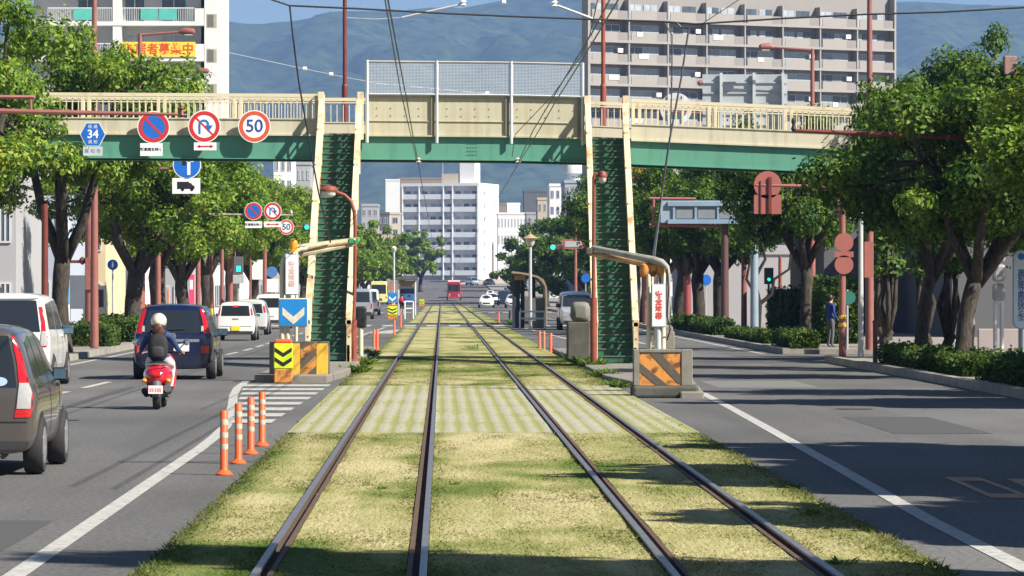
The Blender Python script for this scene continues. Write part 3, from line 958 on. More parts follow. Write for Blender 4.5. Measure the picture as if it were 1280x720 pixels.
# left barrier
p = W(378, 477, 83.2)
t = thing('striped_barrier', 'concrete barrier with yellow panels and rusty orange diagonal stripe, left island', 'barrier', (p.x - 0.06, 83.0, 0.0), group='striped end barriers')
b = MB(); b.bx(-0.62, 0.62, 0.03, 0.6, 0, 0.84); put('concrete_block', b, DCONC, t, bevel=0.03)
for x0, x1 in ((-0.20, 0.02), (0.36, 0.60)):
    b = MB(); b.bx(x0, x1, -0.004, 0.03, 0.16, 0.80); put('yellow_panel', b, mat('rust_stained_yellow', (0.74, 0.43, 0.04), 0.65, scale=4, col2=(0.42, 0.17, 0.03), thr=(0.5, 0.75)), t)
b = MB(); b.bx(0.025, 0.355, 0.0, 0.03, 0.04, 0.83); put('stripe_panel', b, RUSTDARK, t)
for dz in (0.0, 0.42):
    b = MB(); b.plate([(0.03, 0.05 + dz), (0.35, 0.33 + dz * 0.9), (0.35, min(0.56 + dz * 0.9, 0.83)), (0.03, 0.25 + dz)], -0.006, -0.001); put('diagonal_stripe', b, RUSTORANGE, t)
b = MB(); b.bx(-0.60, -0.45, -0.003, 0.03, 0.04, 0.83); put('black_panel', b, BLACK, t)

# right barrier
p = W(826, 490, 71)
t = thing('striped_barrier', 'weathered concrete barrier framing a rusty orange panel with two dark diagonals, right island', 'barrier', (p.x, 70.6, 0.0), group='striped end barriers')
b = MB(); b.bx(-0.52, 0.64, -0.12, 0.9, 0.0, 0.22); put('plinth', b, DCONC, t, bevel=0.05)
b = MB()
b.bx(-0.50, -0.40, 0, 0.42, 0.22, 0.86); b.bx(0.34, 0.54, 0.0, 0.42, 0.22, 0.86); b.bx(-0.40, 0.34, 0.0, 0.42, 0.80, 0.86); b.bx(-0.40, 0.34, 0.05, 0.42, 0.22, 0.80)
put('concrete_frame', b, CONC, t, bevel=0.012)
b = MB(); b.bx(-0.395, 0.335, 0.02, 0.046, 0.225, 0.795); put('orange_panel', b, RUSTORANGE, t)
for q in ([(-0.39, 0.62), (-0.39, 0.46), (-0.10, 0.23), (0.10, 0.23)], [(-0.22, 0.79), (-0.02, 0.79), (0.33, 0.40), (0.33, 0.25), (0.28, 0.26)]):
    b = MB(); b.plate(q[::-1], 0.012, 0.018); put('diagonal_stripe', b, RUSTDARK, t)

# overhead arches with safety zone signs
TUBEMAT = mat('arch_cream_paint', (0.62, 0.55, 0.40), 0.5, scale=3, col2=(0.40, 0.31, 0.18), thr=(0.55, 0.75))
def sign_box(name, par, cx, cz, w, h, y, txt, tsize, spacing, tint, frame=None):
    b = MB(); b.bx(cx - w / 2 - 0.02, cx + w / 2 + 0.02, y, y + 0.12, cz - h / 2 - 0.02, cz + h / 2 + 0.02)
    s = put(name, b, frame or GREY, par, bevel=0.01)
    b = MB(); b.bx(cx - w / 2, cx + w / 2, y - 0.008, y - 0.001, cz - h / 2, cz + h / 2); put('white_face', b, WHITE, s)
    put('lettering', text_mesh(txt, tsize, 0.004, spacing, 0.004), tint, s, loc=(cx, y - 0.012, cz))
    return s
Y = 84.0
f = lambda x, y, dy=0: W(x, y, Y) + Vector((0, dy, 0))
o0 = W(354, 478, Y); o0.z = 0.16
t = thing('safety_zone_arch', 'cream tube arch over the left island with amber beacon and blue arrow sign', 'sign arch', o0, group='safety zone arches')
L_ = lambda x, y, dy=0.0: W(x, y, Y) - o0 + Vector((0, dy, 0))
b = MB()
for dx in (0, 7):
    b.tube([L_(352.5 + dx, 470, 0), L_(352.5 + dx, 336, 0), L_(354.5 + dx, 324, 0.05), L_(360 + dx, 315, 0.1), L_(368 + dx, 311, 0.15), L_(376 + dx, 310, 0.2)], 0.052, 10)
b.tube([L_(370, 471, 0.1), L_(370, 312, 0.1)], 0.035, 8)
put('tube_frame', b, TUBEMAT, t, smooth=True)
b = MB(); q0 = L_(366, 311, 0.2); q1 = L_(446, 299, 1.2)
b.tube([q0, q1], [0.09, 0.06], 10); b.tube([q0 + Vector((0, 0, -0.13)), q1 + Vector((-.1, 0, -0.09))], [0.085, 0.05], 8)
put('beam', b, mat('beam_worn_paint', (0.40, 0.33, 0.21), 0.6, scale=4, col2=(0.20, 0.15, 0.09), thr=(0.45, 0.75)), t, smooth=True)
c = L_(441, 300, 1.1); b = MB(); b.box(c + Vector((-.05, -.1, 0)), (0.10, 0.1, 0.09)); b.box(c + Vector((.07, -.1, -.01)), (0.06, 0.1, 0.13)); put('end_reflector', b, mat('green_reflector', (0.03, 0.32, 0.10), 0.3), t)
c = L_(367, 312, -0.08); b = MB(); b.lathe([(0.075, 0), (0.085, 0.06), (0.085, 0.17), (0.06, 0.21), (0.01, 0.23)], 14, c); bc = put('beacon', b, LAMPAMBER, t, smooth=True)
b = MB(); b.lathe([(0.10, -0.05), (0.10, 0.0)], 14, c); put('beacon_base', b, YELLOW, bc)
c = L_(365, 343, -0.14); sign_box('lit_sign', t, c.x, c.z, 0.25, 0.82, c.y, '安\n全\n地\n帯', 0.14, 0.98, mat('glare_paled_red_letters', (0.70, 0.42, 0.38), 0.6, var=0))  # letter red paled to stand for glare over the white sign
c = L_(367, 390.5, -0.14); b = MB(); b.bx(c.x - .31, c.x + .31, c.y, c.y + .03, c.z - .30, c.z + .30); s = put('arrow_sign', b, mat('cream_sign_border', (0.6, 0.55, 0.42), .6), t, bevel=0.02)
b = MB(); b.bx(c.x - .29, c.x + .29, c.y - .006, c.y - .001, c.z - .28, c.z + .28); put('blue_face', b, mat('arrow_sign_blue', (0.01, 0.20, 0.52), 0.5, var=0.1), s)
b = MB(); chevron(b, c.x, c.z + .01, .46, .20, .16, c.y - .012, c.y - .008); put('white_arrow', b, mat('dirty_white_arrow', (0.62, 0.57, 0.46), .6, var=.15, scale=8), s)

Y = 73.5
o1 = W(816, 470, Y); o1.z = 0.12
t = thing('safety_zone_arch', 'cream triple tube arch over the right island with white vertical sign in red', 'sign arch', o1, group='safety zone arches')
L_ = lambda x, y, dy=0.0: W(x, y, Y) - o1 + Vector((0, dy, 0))
b = MB()
for dx, top in ((812, 338), (821, 336), (830, 334)):
    b.tube([L_(dx, 452, 0.25), L_(dx, top + 8, 0.25), L_(dx - 2, top - 2, 0.28), L_(dx - 8, top - 8, 0.35)], 0.046, 10)
put('tube_frame', b, TUBEMAT, t, smooth=True)
b = MB()
for dx, top in ((808, 337), (818, 337), (827, 337)):
    b.lathe([(0.09, -0.22), (0.12, -0.12), (0.10, 0.0), (0.04, 0.04)], 10, L_(dx, 331, 0.3))
put('tube_collar', b, RUSTORANGE, t, smooth=True)
b = MB(); b.tube([L_(835, 405, 0.1), L_(836, 345, 0.1), L_(834, 334, 0.12), L_(828, 328, 0.15), L_(818, 325, 0.2), L_(745, 309, 1.5)], [0.03, 0.045, 0.055, 0.065, 0.07, 0.05], 10)
put('beam', b, mat('beam_grey_paint', (0.30, 0.29, 0.26), 0.55, scale=5, col2=(0.17, 0.15, 0.12), thr=(0.45, 0.75)), t, smooth=True)
b = MB(); b.tube([L_(826, 334, 0.3), L_(742, 316, 1.55)], [0.06, 0.045], 8)
put('lower_beam', b, mat('beam_rusty_paint', (0.42, 0.26, 0.12), 0.65, scale=4, col2=(0.2, 0.11, 0.06), thr=(0.45, 0.75)), t, smooth=True)
c = L_(740, 313, 1.45); b = MB(); b.box(c, (0.12, 0.14, 0.13)); put('end_cap', b, RUSTDARK, t, bevel=0.02)
c = L_(823.5, 382, 0.0); s = sign_box('lit_sign', t, c.x, c.z, 0.24, 0.76, c.y, '安\n全\n地\n帯', 0.135, 0.98, mat('red_letters', (0.60, 0.06, 0.04), 0.6, var=0))
b = MB(); b.tube([L_(823, 452, 0.08), L_(823, 408, 0.08)], 0.055, 10); put('sign_post', b, STEEL, t, smooth=True)
b = MB(); b.box(L_(836, 426, 0.5), (0.26, 0.22, 0.34)); b.box(L_(836, 412, 0.5), (0.20, 0.18, 0.1)); put('control_box', b, CONC, t, bevel=0.02)
b = MB(); b.tube([L_(834, 336, 0.0), L_(836, 360, -.02), L_(834, 395, 0), L_(838, 412, 0.1), L_(835, 425, .3)], 0.014, 6); put('hanging_wire', b, BLACK, t)

# orange delineators
def delineator(h, r):
    b = MB(); b.lathe([(r * 2.2, 0), (r * 2.2, 0.012), (r * 1.6, 0.035), (r * 1.15, 0.05), (r, 0.06), (r, h - 0.01), (r * 0.8, h)], 14)
    return b
def add_delineator(px, py, h, lab, bands=True, r=0.04, size=1.0):
    Y = 9500 / (py - 363); p = W(px, py, Y)
    t = thing('delineator_post', lab, 'bollard', (p.x, p.y, 0.004), group='orange delineator posts')
    put('post', delineator(h, r), ORANGE, t, smooth=True)
    if bands:
        for z in (0.82, 0.62, 0.44):
            b = MB(); b.lathe([(r + 0.002, h * z - 0.028), (r + 0.004, h * z), (r + 0.002, h * z + 0.028)], 14)
            put('reflective_band', b, mat('dull_silver_band', (0.50, 0.42, 0.33), 0.4, var=0.1), t, smooth=True)
    return t
add_delineator(280, 594, 0.66, 'orange delineator post nearest the grey car, front end of the row of four')
add_delineator(298, 580, 0.66, 'second orange delineator post from the front in the row of four')
add_delineator(313.5, 568, 0.66, 'third orange delineator post from the front in the row of four')
add_delineator(327.5, 558, 0.66, 'rearmost orange delineator post of the row of four by the zebra stripes')
add_delineator(467.5, 438, 0.66, 'left one of two close orange posts beyond the left stairs', False)
add_delineator(471.5, 438, 0.66, 'right one of two close orange posts beyond the left stairs', False)
add_delineator(493, 418.5, 0.62, 'red orange post below the far blue arrow sign', False)
add_delineator(501, 409, 0.62, 'small red orange post right under the person with the red bag', False)
add_delineator(674.5, 437, 0.6, 'leftmost of three orange posts beside the grass left of the right stairs', False)
add_delineator(680, 438, 0.6, 'middle one of three orange posts left of the right stairs', False)
add_delineator(688.5, 441.5, 0.6, 'rightmost of three orange posts left of the right stairs', False)
add_delineator(623.5, 403.5, 0.62, 'lone far orange post left of the tram shelter on the right', False)

# stair lamps
def stair_lamp(px, ybase, base_z, lab, m, pts, head, lower, Y):
    o = W(px, 400, Y); o.z = base_z
    t = thing('street_lamp', lab, 'street lamp', o, group='lamps at the foot of the stairs')
    L_ = lambda x, y: W(x, y, Y) - o
    b = MB(); b.tube([(0, 0, 0), (0, 0, (L_(px, lower)).z)], 0.085, 14); b.lathe([(0.17, 0), (0.17, .03), (.1, .04)], 14)
    put('lower_pole', b, m, t, smooth=True)
    b = MB(); b.tube([L_(px, lower)] + [L_(*q) for q in pts], [0.055] + [0.048] * (len(pts) - 1) + [0.04], 10)
    put('upper_pole', b, m, t, smooth=True)
    hx, hy, hw = head
    c = L_(hx, hy); b = MB()
    v = []
    b.lathe([(0.02, 0.11), (0.14, 0.08), (0.20, 0.0), (0.19, -0.05)], 14)
    hm = b.mesh('lamp_head'); hm.transform(Matrix.Translation(c) @ Matrix.Diagonal((hw, 0.8, 1, 1)))
    h = put('lamp_head', hm, m, t, smooth=True)
    b = MB(); b.lathe([(0.17, -0.05), (0.15, -0.14), (0.08, -0.19), (0.01, -0.20)], 14)
    gm = b.mesh('lamp_glass'); gm.transform(Matrix.Translation(c) @ Matrix.Diagonal((hw * .95, 0.8, 1, 1)))
    put('lamp_glass', gm, mat('milky_lamp_glass', (0.62, 0.60, 0.52), 0.25, var=.1), h, smooth=True)
stair_lamp(442, 447, 0.16, 'vermilion curved arm street lamp in front of the left stairs', ORANGERED,
           [(443.5, 350), (444, 285), (443, 265), (439, 252), (431, 244), (420, 240), (413, 238)], (411, 237, 1.15), 400, 98.8)
stair_lamp(742, 455, 0.12, 'vermilion straight street lamp in front of the right stairs', ORANGERED,
           [(742, 340), (742.5, 222), (743.5, 218), (748, 218), (756, 218.5)], (753, 219, 0.62), 372, 96.0)

# dark cabinets behind the stairs
p = W(724, 452, 104)
t = thing('equipment_cabinet', 'dark grey concrete equipment cabinet left of the right stairs', 'cabinet', (p.x, 104, 0.1))
b = MB(); b.bx(-0.30, 0.28, 0, 1.1, 0, 0.98); put('lower_block', b, DCONC, t, bevel=0.03)
b = MB(); b.bx(-0.20, 0.28, 0.05, 1.0, 0.985, 1.5); put('upper_box', b, mat('faded_grey_green_box', (0.20, 0.20, 0.17), 0.8, scale=3, col2=(0.12, 0.12, 0.1)), t, bevel=0.12, smooth=True)
p = W(451, 446, 106)
t = thing('control_box', 'black control box on a beige post between left stairs and far vans', 'control box', (p.x, 106, 0.16))
b = MB(); b.tube([(0, 0, 0), (0, 0, 0.75)], 0.065, 12); put('post', b, CREAM, t, smooth=True)
b = MB(); b.bx(-0.13, 0.15, -0.1, 0.12, 0.75, 1.32); put('box', b, BLACK, t, bevel=0.05)

# ------------------------------------------------------------------ signs
def round_sign(par, name, c, r, kind, y=0.0):
    """a disc sign facing the camera at c (local), parts under par"""
    cx, cz = c
    b = MB(); b.disc(cx, cz, r, y, y + 0.012)
    d = put(name, b, WHITE, par)
    def sub(n, mb, m): put(n, mb, m, d)
    y1, y2, y3 = y - 0.003, y - 0.006, y - 0.009
    red = SIGNORANGE if kind == '50' else SIGNRED
    if kind != 'arrow':
        q = MB(); q.ring(cx, cz, r * 0.70, r * 0.94, y1, y - 0.0005); sub('red_ring', q, red)
    if kind == 'nopark':
        q = MB(); q.disc(cx, cz, r * 0.695, y1, y - 0.0005); sub('blue_field', q, SIGNBLUE)
        a = R(-45); w = r * 0.075; l = r * 0.72
        ux, uz = math.cos(a), math.sin(a)
        q = MB(); q.plate([(cx - ux * l - uz * w, cz - uz * l + ux * w), (cx - ux * l + uz * w, cz - uz * l - ux * w), (cx + ux * l + uz * w, cz + uz * l - ux * w), (cx + ux * l - uz * w, cz + uz * l + ux * w)], y2, y1 - 0.0005)
        sub('red_slash', q, SIGNRED)
    elif kind == 'nouturn':
        q = MB(); w = r * 0.13
        q.bx(cx - r * .36, cx - r * .36 + w, y2, y1, cz - r * .46, cz + r * .08)
        q.ring(cx - r * .03, cz + r * .10, r * .20, r * .33, y2, y1, 0, 180, 24)
        q.plate([(cx + r * .08, cz + r * .08), (cx + r * .235, cz - r * .36), (cx + r * .52, cz + r * .06)], y2, y1)
        sub('blue_uturn_arrow', q, mat('sign_arrow_blue', (0.02, 0.13, 0.45), 0.45, var=0))
        a = R(-45); w = r * 0.06; l = r * 0.75; ux, uz = math.cos(a), math.sin(a)
        q = MB(); q.plate([(cx - ux * l - uz * w, cz - uz * l + ux * w), (cx - ux * l + uz * w, cz - uz * l - ux * w), (cx + ux * l + uz * w, cz + uz * l - ux * w), (cx + ux * l - uz * w, cz + uz * l + ux * w)], y1 + 0.0005, y - 0.0008)
        sub('red_slash', q, SIGNRED)
    elif kind == '50':
        put('digits', text_mesh('50', r * 1.08, 0.004, 1.0, r * 0.008), SIGNNAVY, d, loc=(cx, y2, cz + r * 0.0))
    elif kind == 'arrow':
        q = MB(); q.disc(cx, cz, r * 0.94, y1, y - 0.0005); sub('blue_field', q, SIGNBLUE)
        q = MB(); w = r * .11
        q.bx(cx + r * .02, cx + r * .02 + 2 * w, y2, y1 - .0005, cz - r * .72, cz + r * .25)
        q.plate([(cx - r * .25, cz + r * .2), (cx + r * .5, cz + r * .2), (cx + r * .13, cz + r * .75)][::-1], y2, y1 - .0005)
        sub('white_arrow', q, WHITE)
    return d
def plate_sign(par, name, cx, cz, w, h, y, txt=None, size=0.1, tm=None, arrows=False):
    b = MB(); b.bx(cx - w / 2, cx + w / 2, y, y + 0.012, cz - h / 2, cz + h / 2)
    d = put(name, b, WHITE, par, bevel=0.003)
    if txt: put('lettering', text_mesh(txt, size, 0.003, 1.0, 0.002), tm or BLACK, d, loc=(cx, y - 0.004, cz))
    if arrows:
        q = MB(); a = w * .38; t = h * .09
        q.bx(cx - a * .7, cx + a * .7, y - .004, y - .0005, cz - t, cz + t)
        for s in (-1, 1):
            tri = [(cx + s * a, cz), (cx + s * a * .6, cz + h * .22), (cx + s * a * .6, cz - h * .22)]
            q.plate(tri if s < 0 else tri[::-1], y - .004, y - .0005)
        put('red_arrows', q, SIGNRED, d)
    return d
YS1 = YD - 0.32
def hang(px, py, name, lab, cat='road sign', grp=None):
    p = W(px, py, YS1)
    return thing(name, lab, cat, p, group=grp)
def brackets(t, dz):
    b = MB()
    b.bx(-0.03, 0.03, 0.012, 0.215, dz - 0.03, dz + 0.03); b.bx(-0.03, 0.03, 0.012, 0.215, dz - 0.35, dz - 0.29)
    put('bracket', b, GREY, t)
t = hang(192, 159, 'road_sign', 'round no parking sign, blue field with red slash, hung on the footbridge', grp='signs hung on the footbridge')
round_sign(t, 'sign_disc', (0, 0), 0.435, 'nopark'); plate_sign(t, 'sign_plate', -0.06, W(192, 187, YS1).z - W(192, 159, YS1).z, 0.60, 0.34, 0.0, '軽車両を除く', 0.098); brackets(t, 0.0)
t = hang(255.5, 158, 'road_sign', 'round white no U turn sign with red ring hung on the footbridge', grp='signs hung on the footbridge')
round_sign(t, 'sign_disc', (0, 0), 0.435, 'nouturn'); plate_sign(t, 'sign_plate', 0.02, W(192, 183, YS1).z - W(192, 158, YS1).z, 0.60, 0.21, 0.0, arrows=True); brackets(t, 0.0)
t = hang(318, 158, 'road_sign', 'round 50 speed limit sign with faded red ring on the footbridge', grp='signs hung on the footbridge')
round_sign(t, 'sign_disc', (0, 0), 0.435, '50'); brackets(t, 0.0)
t = hang(116, 168, 'route_shield', 'blue hexagon route 34 shield sign hung on the footbridge', grp='signs hung on the footbridge')
def hexa(r, rz): return [(-r, 0), (-r * .52, -rz), (r * .52, -rz), (r, 0), (r * .52, rz), (-r * .52, rz)]
b = MB(); b.plate(hexa(.345, .315), 0, 0.012); d = put('shield', b, WHITE, t)
b = MB(); b.plate(hexa(.325, .298), -0.003, -0.0005); put('blue_field', b, SIGNBLUE, d)
put('digits', text_mesh('34', 0.31, 0.004, 1, 0.006), WHITE, d, loc=(0, -0.006, 0.0))
put('lettering', text_mesh('県 道', 0.11, 0.004), WHITE, d, loc=(0, -0.006, 0.20)); put('lettering', text_mesh('高 知', 0.11, 0.004), WHITE, d, loc=(0, -0.006, -0.205))
dz = W(116, 189, YS1).z - W(116, 168, YS1).z
b = MB(); b.bx(-.26, .26, 0, .012, dz - .12, dz + .12); d = put('sign_plate', b, mat('dirty_sign_plate', (.5, .53, .54), .6), t)
put('lettering', text_mesh('高 知 市', 0.125, 0.003), mat('faded_blue_letters', (.22, .32, .45), .6, var=0), d, loc=(0, -0.004, dz)); brackets(t, 0.0)

# signs on the mast behind the bridge
Y = 133.0
o = W(112, 425, Y); o.z = 0.148
t = thing('sign_mast', 'thick red brown mast with blue truck lane sign reaching out behind the footbridge', 'sign mast', o)
L_ = lambda x, y, dy=0.0: W(x, y, Y) - o + Vector((0, dy, 0))
b = MB(); b.tube([(0, 0, 0), L_(112, 262), L_(113, 212)], [0.165, 0.15, 0.12], 14); b.bx(-.12, .12, -.22, -.12, L_(112, 362).z, L_(112, 322).z); put('pole', b, REDPOLE, t, smooth=True)
b = MB(); b.tube([L_(112, 200), L_(232, 201)], 0.06, 8); b.tube([L_(112, 213), L_(238, 210)], 0.045, 8); put('arm', b, REDPOLE, t, smooth=True)
c = L_(234, 206, -0.12); round_sign(t, 'sign_disc', (c.x, c.z), 0.47, 'arrow', c.y)
b = MB(); b.bx(c.x - .16, c.x - .02, c.y - .009, c.y - .0065, c.z - .02, c.z + .28); put('truck_symbol', b, BLACK, t)
c = L_(233, 232.5, -0.12); d = plate_sign(t, 'truck_plate', c.x, c.z, 0.93, 0.52, c.y)
b = MB(); X, Z = c.x, c.z
b.bx(X - .30, X + .10, c.y - .006, c.y - .001, Z - .10, Z + .14)
b.plate([(X + .105, Z - .10), (X + .28, Z - .10), (X + .28, Z + .0), (X + .21, Z + .03), (X + .16, Z + .10), (X + .105, Z + .10)], c.y - .006, c.y - .001)
b.disc(X - .12, Z - .12, .055, c.y - .006, c.y - .001, 14); b.disc(X + .19, Z - .12, .055, c.y - .006, c.y - .001, 14)
put('truck_silhouette', b, BLACK, d)
b = MB(); b.tube([L_(108, 327, 0), L_(78, 327, 0)], .05, 8); b.lathe([(.06, -.1), (.13, -.03), (.13, .03), (.06, .1)], 12, L_(103, 326), 'X'); put('side_bracket', b, DARKRED, t, smooth=True)

# farther sign pair with arm
Y = 146.0
o = Vector((-10.35, Y, .148))
t = thing('sign_mast', 'red brown mast arm with far no parking and no U turn signs over the road', 'sign mast', o)
L_ = lambda x, y, dy=0.0: W(x, y, Y) - o + Vector((0, dy, 0))
b = MB(); b.tube([(0, 0, 0), L_(552 - 10.35 * FPX / Y, 262)], [0.12, 0.09], 10); put('pole', b, REDPOLE, t, smooth=True)
b = MB(); b.tube([L_(552 - 10.35 * FPX / Y, 267), L_(366, 269)], 0.032, 8); b.lathe([(.02, -.1), (.06, 0), (.02, .1)], 8, L_(364, 266)); put('arm', b, mat('grey_sign_arm', (.4, .38, .36), .5), t)
c = L_(317, 264, -.1); round_sign(t, 'sign_disc', (c.x, c.z), 0.325, 'nopark', c.y); c = L_(317, 281, -.1); plate_sign(t, 'sign_plate', c.x, c.z, .62, .24, c.y, '軽車両を除く', .102)
c = L_(341, 264, -.1); round_sign(t, 'sign_disc', (c.x, c.z), 0.325, 'nouturn', c.y); c = L_(341, 280.5, -.1); plate_sign(t, 'sign_plate', c.x, c.z, .64, .20, c.y, arrows=True)
Y = 170.0
o = Vector((-10.35, Y, .148))
t = thing('traffic_signal', 'signal mast arm with 50 speed sign and green lamp left of the left stairs', 'traffic signal', o)
L_ = lambda x, y, dy=0.0: W(x, y, Y) - o + Vector((0, dy, 0))
b = MB(); b.tube([(0, 0, 0), L_(552 - 10.35 * FPX / Y, 276)], [.12, .1], 10); b.tube([L_(552 - 10.35 * FPX / Y, 284), L_(378, 283.5)], .045, 8); put('pole', b, REDPOLE, t, smooth=True)
c = L_(358, 284, -.12); round_sign(t, 'sign_disc', (c.x, c.z), 0.33, '50', c.y)
c = L_(388, 284, -.1); b = MB(); b.bx(c.x - .30, c.x + .40, c.y, c.y + .2, c.z - .15, c.z + .15); h = put('signal_head', b, DGREY, t, bevel=.05)
b = MB(); b.disc(c.x - .15, c.z, .10, c.y - .012, c.y - .002, 16); put('green_lamp', b, GREENLIGHT, h)

# near mast arms crossing the picture's corners
Y = 85.0
o = Vector((-10.7, Y, 0.148))
t = thing('signal_mast_arm', 'thin red brown mast arm crossing in front of the left tree', 'mast arm', o, group='red brown mast arms')
L_ = lambda x, y, dy=0.0: W(x, y, Y) - o + Vector((0, dy, 0))
b = MB(); b.tube([(0, 0, 0), L_(552 - 10.7 * FPX / Y, 118)], .12, 12); put('pole', b, REDPOLE, t, smooth=True)
b = MB(); b.tube([L_(-77, 137), L_(10, 139), L_(105, 141), L_(225, 143)], [.07, .055, .05, .03], 8); b.tube([L_(-77, 121), L_(42, 121.5), L_(43, 123)], .045, 8); b.tube([L_(38.5, 122), L_(38.5, 139)], .032, 8); put('arm', b, REDPOLE, t, smooth=True)
b = MB(); b.lathe([(.03, -.06), (.075, -.02), (.05, .05), (.03, .09), (.06, .12), (.02, .2)], 10, L_(227, 143)); put('arm_tip', b, DARKRED, t, smooth=True)
o = Vector((13.9, Y, 0.148))
t = thing('signal_mast_arm', 'dark maroon mast arm crossing in front of the right tree crown', 'mast arm', o, group='red brown mast arms')
L_ = lambda x, y, dy=0.0: W(x, y, Y) - o + Vector((0, dy, 0))
b = MB(); b.tube([(0, 0, 0), L_(552 + 13.9 * FPX / Y, 140)], .12, 12); put('pole', b, DARKRED, t, smooth=True)
b = MB(); b.tube([L_(1370, 177), L_(1180, 171), L_(990, 163)], [.075, .06, .035], 8); b.tube([L_(1370, 160), L_(1175, 152), L_(1173, 156)], .055, 8); b.tube([L_(1177, 153), L_(1177, 171)], .035, 8); put('arm', b, DARKRED, t, smooth=True)
b = MB(); b.lathe([(.035, -.05), (.06, 0), (.03, .08), (.055, .16), (.02, .24)], 10, L_(992, 161)); put('arm_tip', b, BLACK, t, smooth=True)
b = MB(); b.box(L_(1262, 82), (.26, .3, .40)); h = put('sensor_box', b, mat('pinkish_sensor_housing', (.30, .17, .15), .6), t, bevel=.02)
b = MB(); b.tube([L_(1262, 94), L_(1262, 108)], .05, 8); b.box(L_(1262, 107), (.5, .08, .06)); b.tube([L_(1262, 108), L_(1250, 130), L_(1252, 155)], .035, 8); b.tube([L_(1272, 107), L_(1300, 107), L_(1365, 112)], .04, 8); put('sensor_bracket', b, DARKRED, t)
# ------------------------------------------------------------------ poles, masts and signs of the right pavement
def root_at(name, lab, cat, px, Y, z=0.148, py=400, grp=None):
    o = W(px, py, Y); o.z = z + elev(Y)
    t = thing(name, lab, cat, o, group=grp)
    return t, (lambda x, y, dy=0.0: W(x, y, Y) - o + Vector((0, dy, 0)))
t, L_ = root_at('sign_mast', 'red brown mast with bent arm carrying sign backs by the side road corner, right', 'sign mast', 1053, 105.0)
b = MB(); b.tube([(0, 0, 0), L_(1053, 243)], [.095, .08], 12); put('pole', b, REDPOLE, t, smooth=True)
b = MB(); b.tube([L_(1053, 300), L_(1050, 262), L_(1046, 246), L_(1038, 236), L_(1020, 233), L_(944, 231.5)], [.055, .055, .055, .05, .05, .045], 8); b.tube([L_(1053, 250), L_(1047, 234), L_(1020, 232)], .04, 8); put('arm', b, REDPOLE, t, smooth=True)
for nm, cy in (('round_sign_back', 231),):
    c = L_(959.5, cy, -.03); b = MB(); b.disc(c.x, c.z, .36, c.y, c.y + .02); put(nm, b, SIGNBACK, t)
c = L_(959.5, 255.5, -.03); b = MB(); b.bx(c.x - .36, c.x + .36, c.y, c.y + .02, c.z - .25, c.z + .25); put('plate_back', b, SIGNBACK, t)
b = MB(); b.bx(c.x + .02, c.x + .1, c.y - .05, c.y - .002, c.z - .24, c.z + .72); b.bx(c.x - .2, c.x - .17, c.y - .03, c.y - .002, c.z - .24, c.z + .62); put('mounting_rail', b, DARKRED, t)
for cy in (303, 331):
    c = L_(1054.5, cy, -.12); b = MB(); b.disc(c.x, c.z, .245, c.y, c.y + .02); put('round_sign_back', b, SIGNBACK, t)
c = L_(1054.5, 318, -.12); b = MB(); b.bx(c.x - .25, c.x + .25, c.y, c.y + .02, c.z - .075, c.z + .075); put('plate_back', b, SIGNBACK, t)
for z0 in (0.80, 1.0):
    b = MB(); b.lathe([(.1, z0), (.1, z0 + .1)], 12); put('warning_band', b, YELLOW, t)

t, L_ = root_at('utility_pole', 'slim pale grey concrete pole right of the red brown sign mast', 'pole', 1076, 104.0)
b = MB(); b.tube([(0, 0, 0), L_(1076, 225)], [.075, .055], 12); put('pole', b, mat('pale_pole_concrete', (.42, .43, .42), .8, var=.12), t, smooth=True)
b = MB(); b.bx(.1, .32, .05, .07, L_(0, 347).z, L_(0, 302).z); put('red_plate', b, SIGNBACK, t)
t, L_ = root_at('bollard', 'short brown post with pale cap under the right trees', 'bollard', 1094, 97.0)
b = MB(); b.tube([(0, 0, 0), (0, 0, .95)], .06, 10); b.lathe([(.065, .95), (.07, 1.0), (.02, 1.05)], 10); put('post', b, mat('brown_post', (.16, .09, .07), .7), t, smooth=True)
t, L_ = root_at('road_sign', 'round green sign on a thin post beside the side road', 'road sign', 1059, 119.5)
b = MB(); b.tube([(0, 0, 0), L_(1059, 362)], .035, 8); put('post', b, GREY, t)
b = MB(); c = L_(1061, 372, -.05); b.disc(c.x, c.z, .2, c.y, c.y + .02); put('sign_disc', b, mat('dull_green_sign', (.03, .16, .12), .5), t)

t, L_ = root_at('traffic_signal', 'grey three box signal seen from behind on twin white posts', 'traffic signal', 1248, 91.0)
b = MB(); b.tube([(-.075, 0, 0), (-.075, 0, 1.55)], .048, 10); b.tube([(.075, 0, 0), (.075, 0, 1.55)], .048, 10); put('post', b, STEEL, t, smooth=True)
for cy in (317, 341, 365.5):
    b = MB(); c = L_(1248.5, cy); b.box(c, (.28, .26, .385)); h = put('signal_box', b, mat('grey_signal_box', (.30, .31, .31), .5), t, bevel=.06)
    b = MB(); b.box(c + Vector((0, .0, -.22)), (.12, .12, .07)); put('box_joint', b, STEEL, h)
t, L_ = root_at('vertical_sign', 'tall rounded pale blue sign with vertical lettering at the right edge', 'sign', 1276, 86.0)
b = MB(); b.tube([(0, 0.03, 0), (0, 0.03, L_(0, 320).z)], .05, 10); put('post', b, mat('blue_grey_post', (.22, .27, .31), .5), t)
zt, zb = L_(0, 312).z, L_(0, 412).z
def pill(x, z0, z1, r, n=10):
    p = []
    for i in range(n + 1): a = math.pi * i / n; p.append((x + r * math.cos(a), z1 - r + r * math.sin(a)))
    for i in range(n + 1): a = math.pi + math.pi * i / n; p.append((x + r * math.cos(a), z0 + r + r * math.sin(a)))
    return p
b = MB(); b.plate(pill(0, zb, zt, .185), -.06, -.03); s = put('sign_board', b, mat('sign_blue_rim', (.20, .35, .52), .5), t)
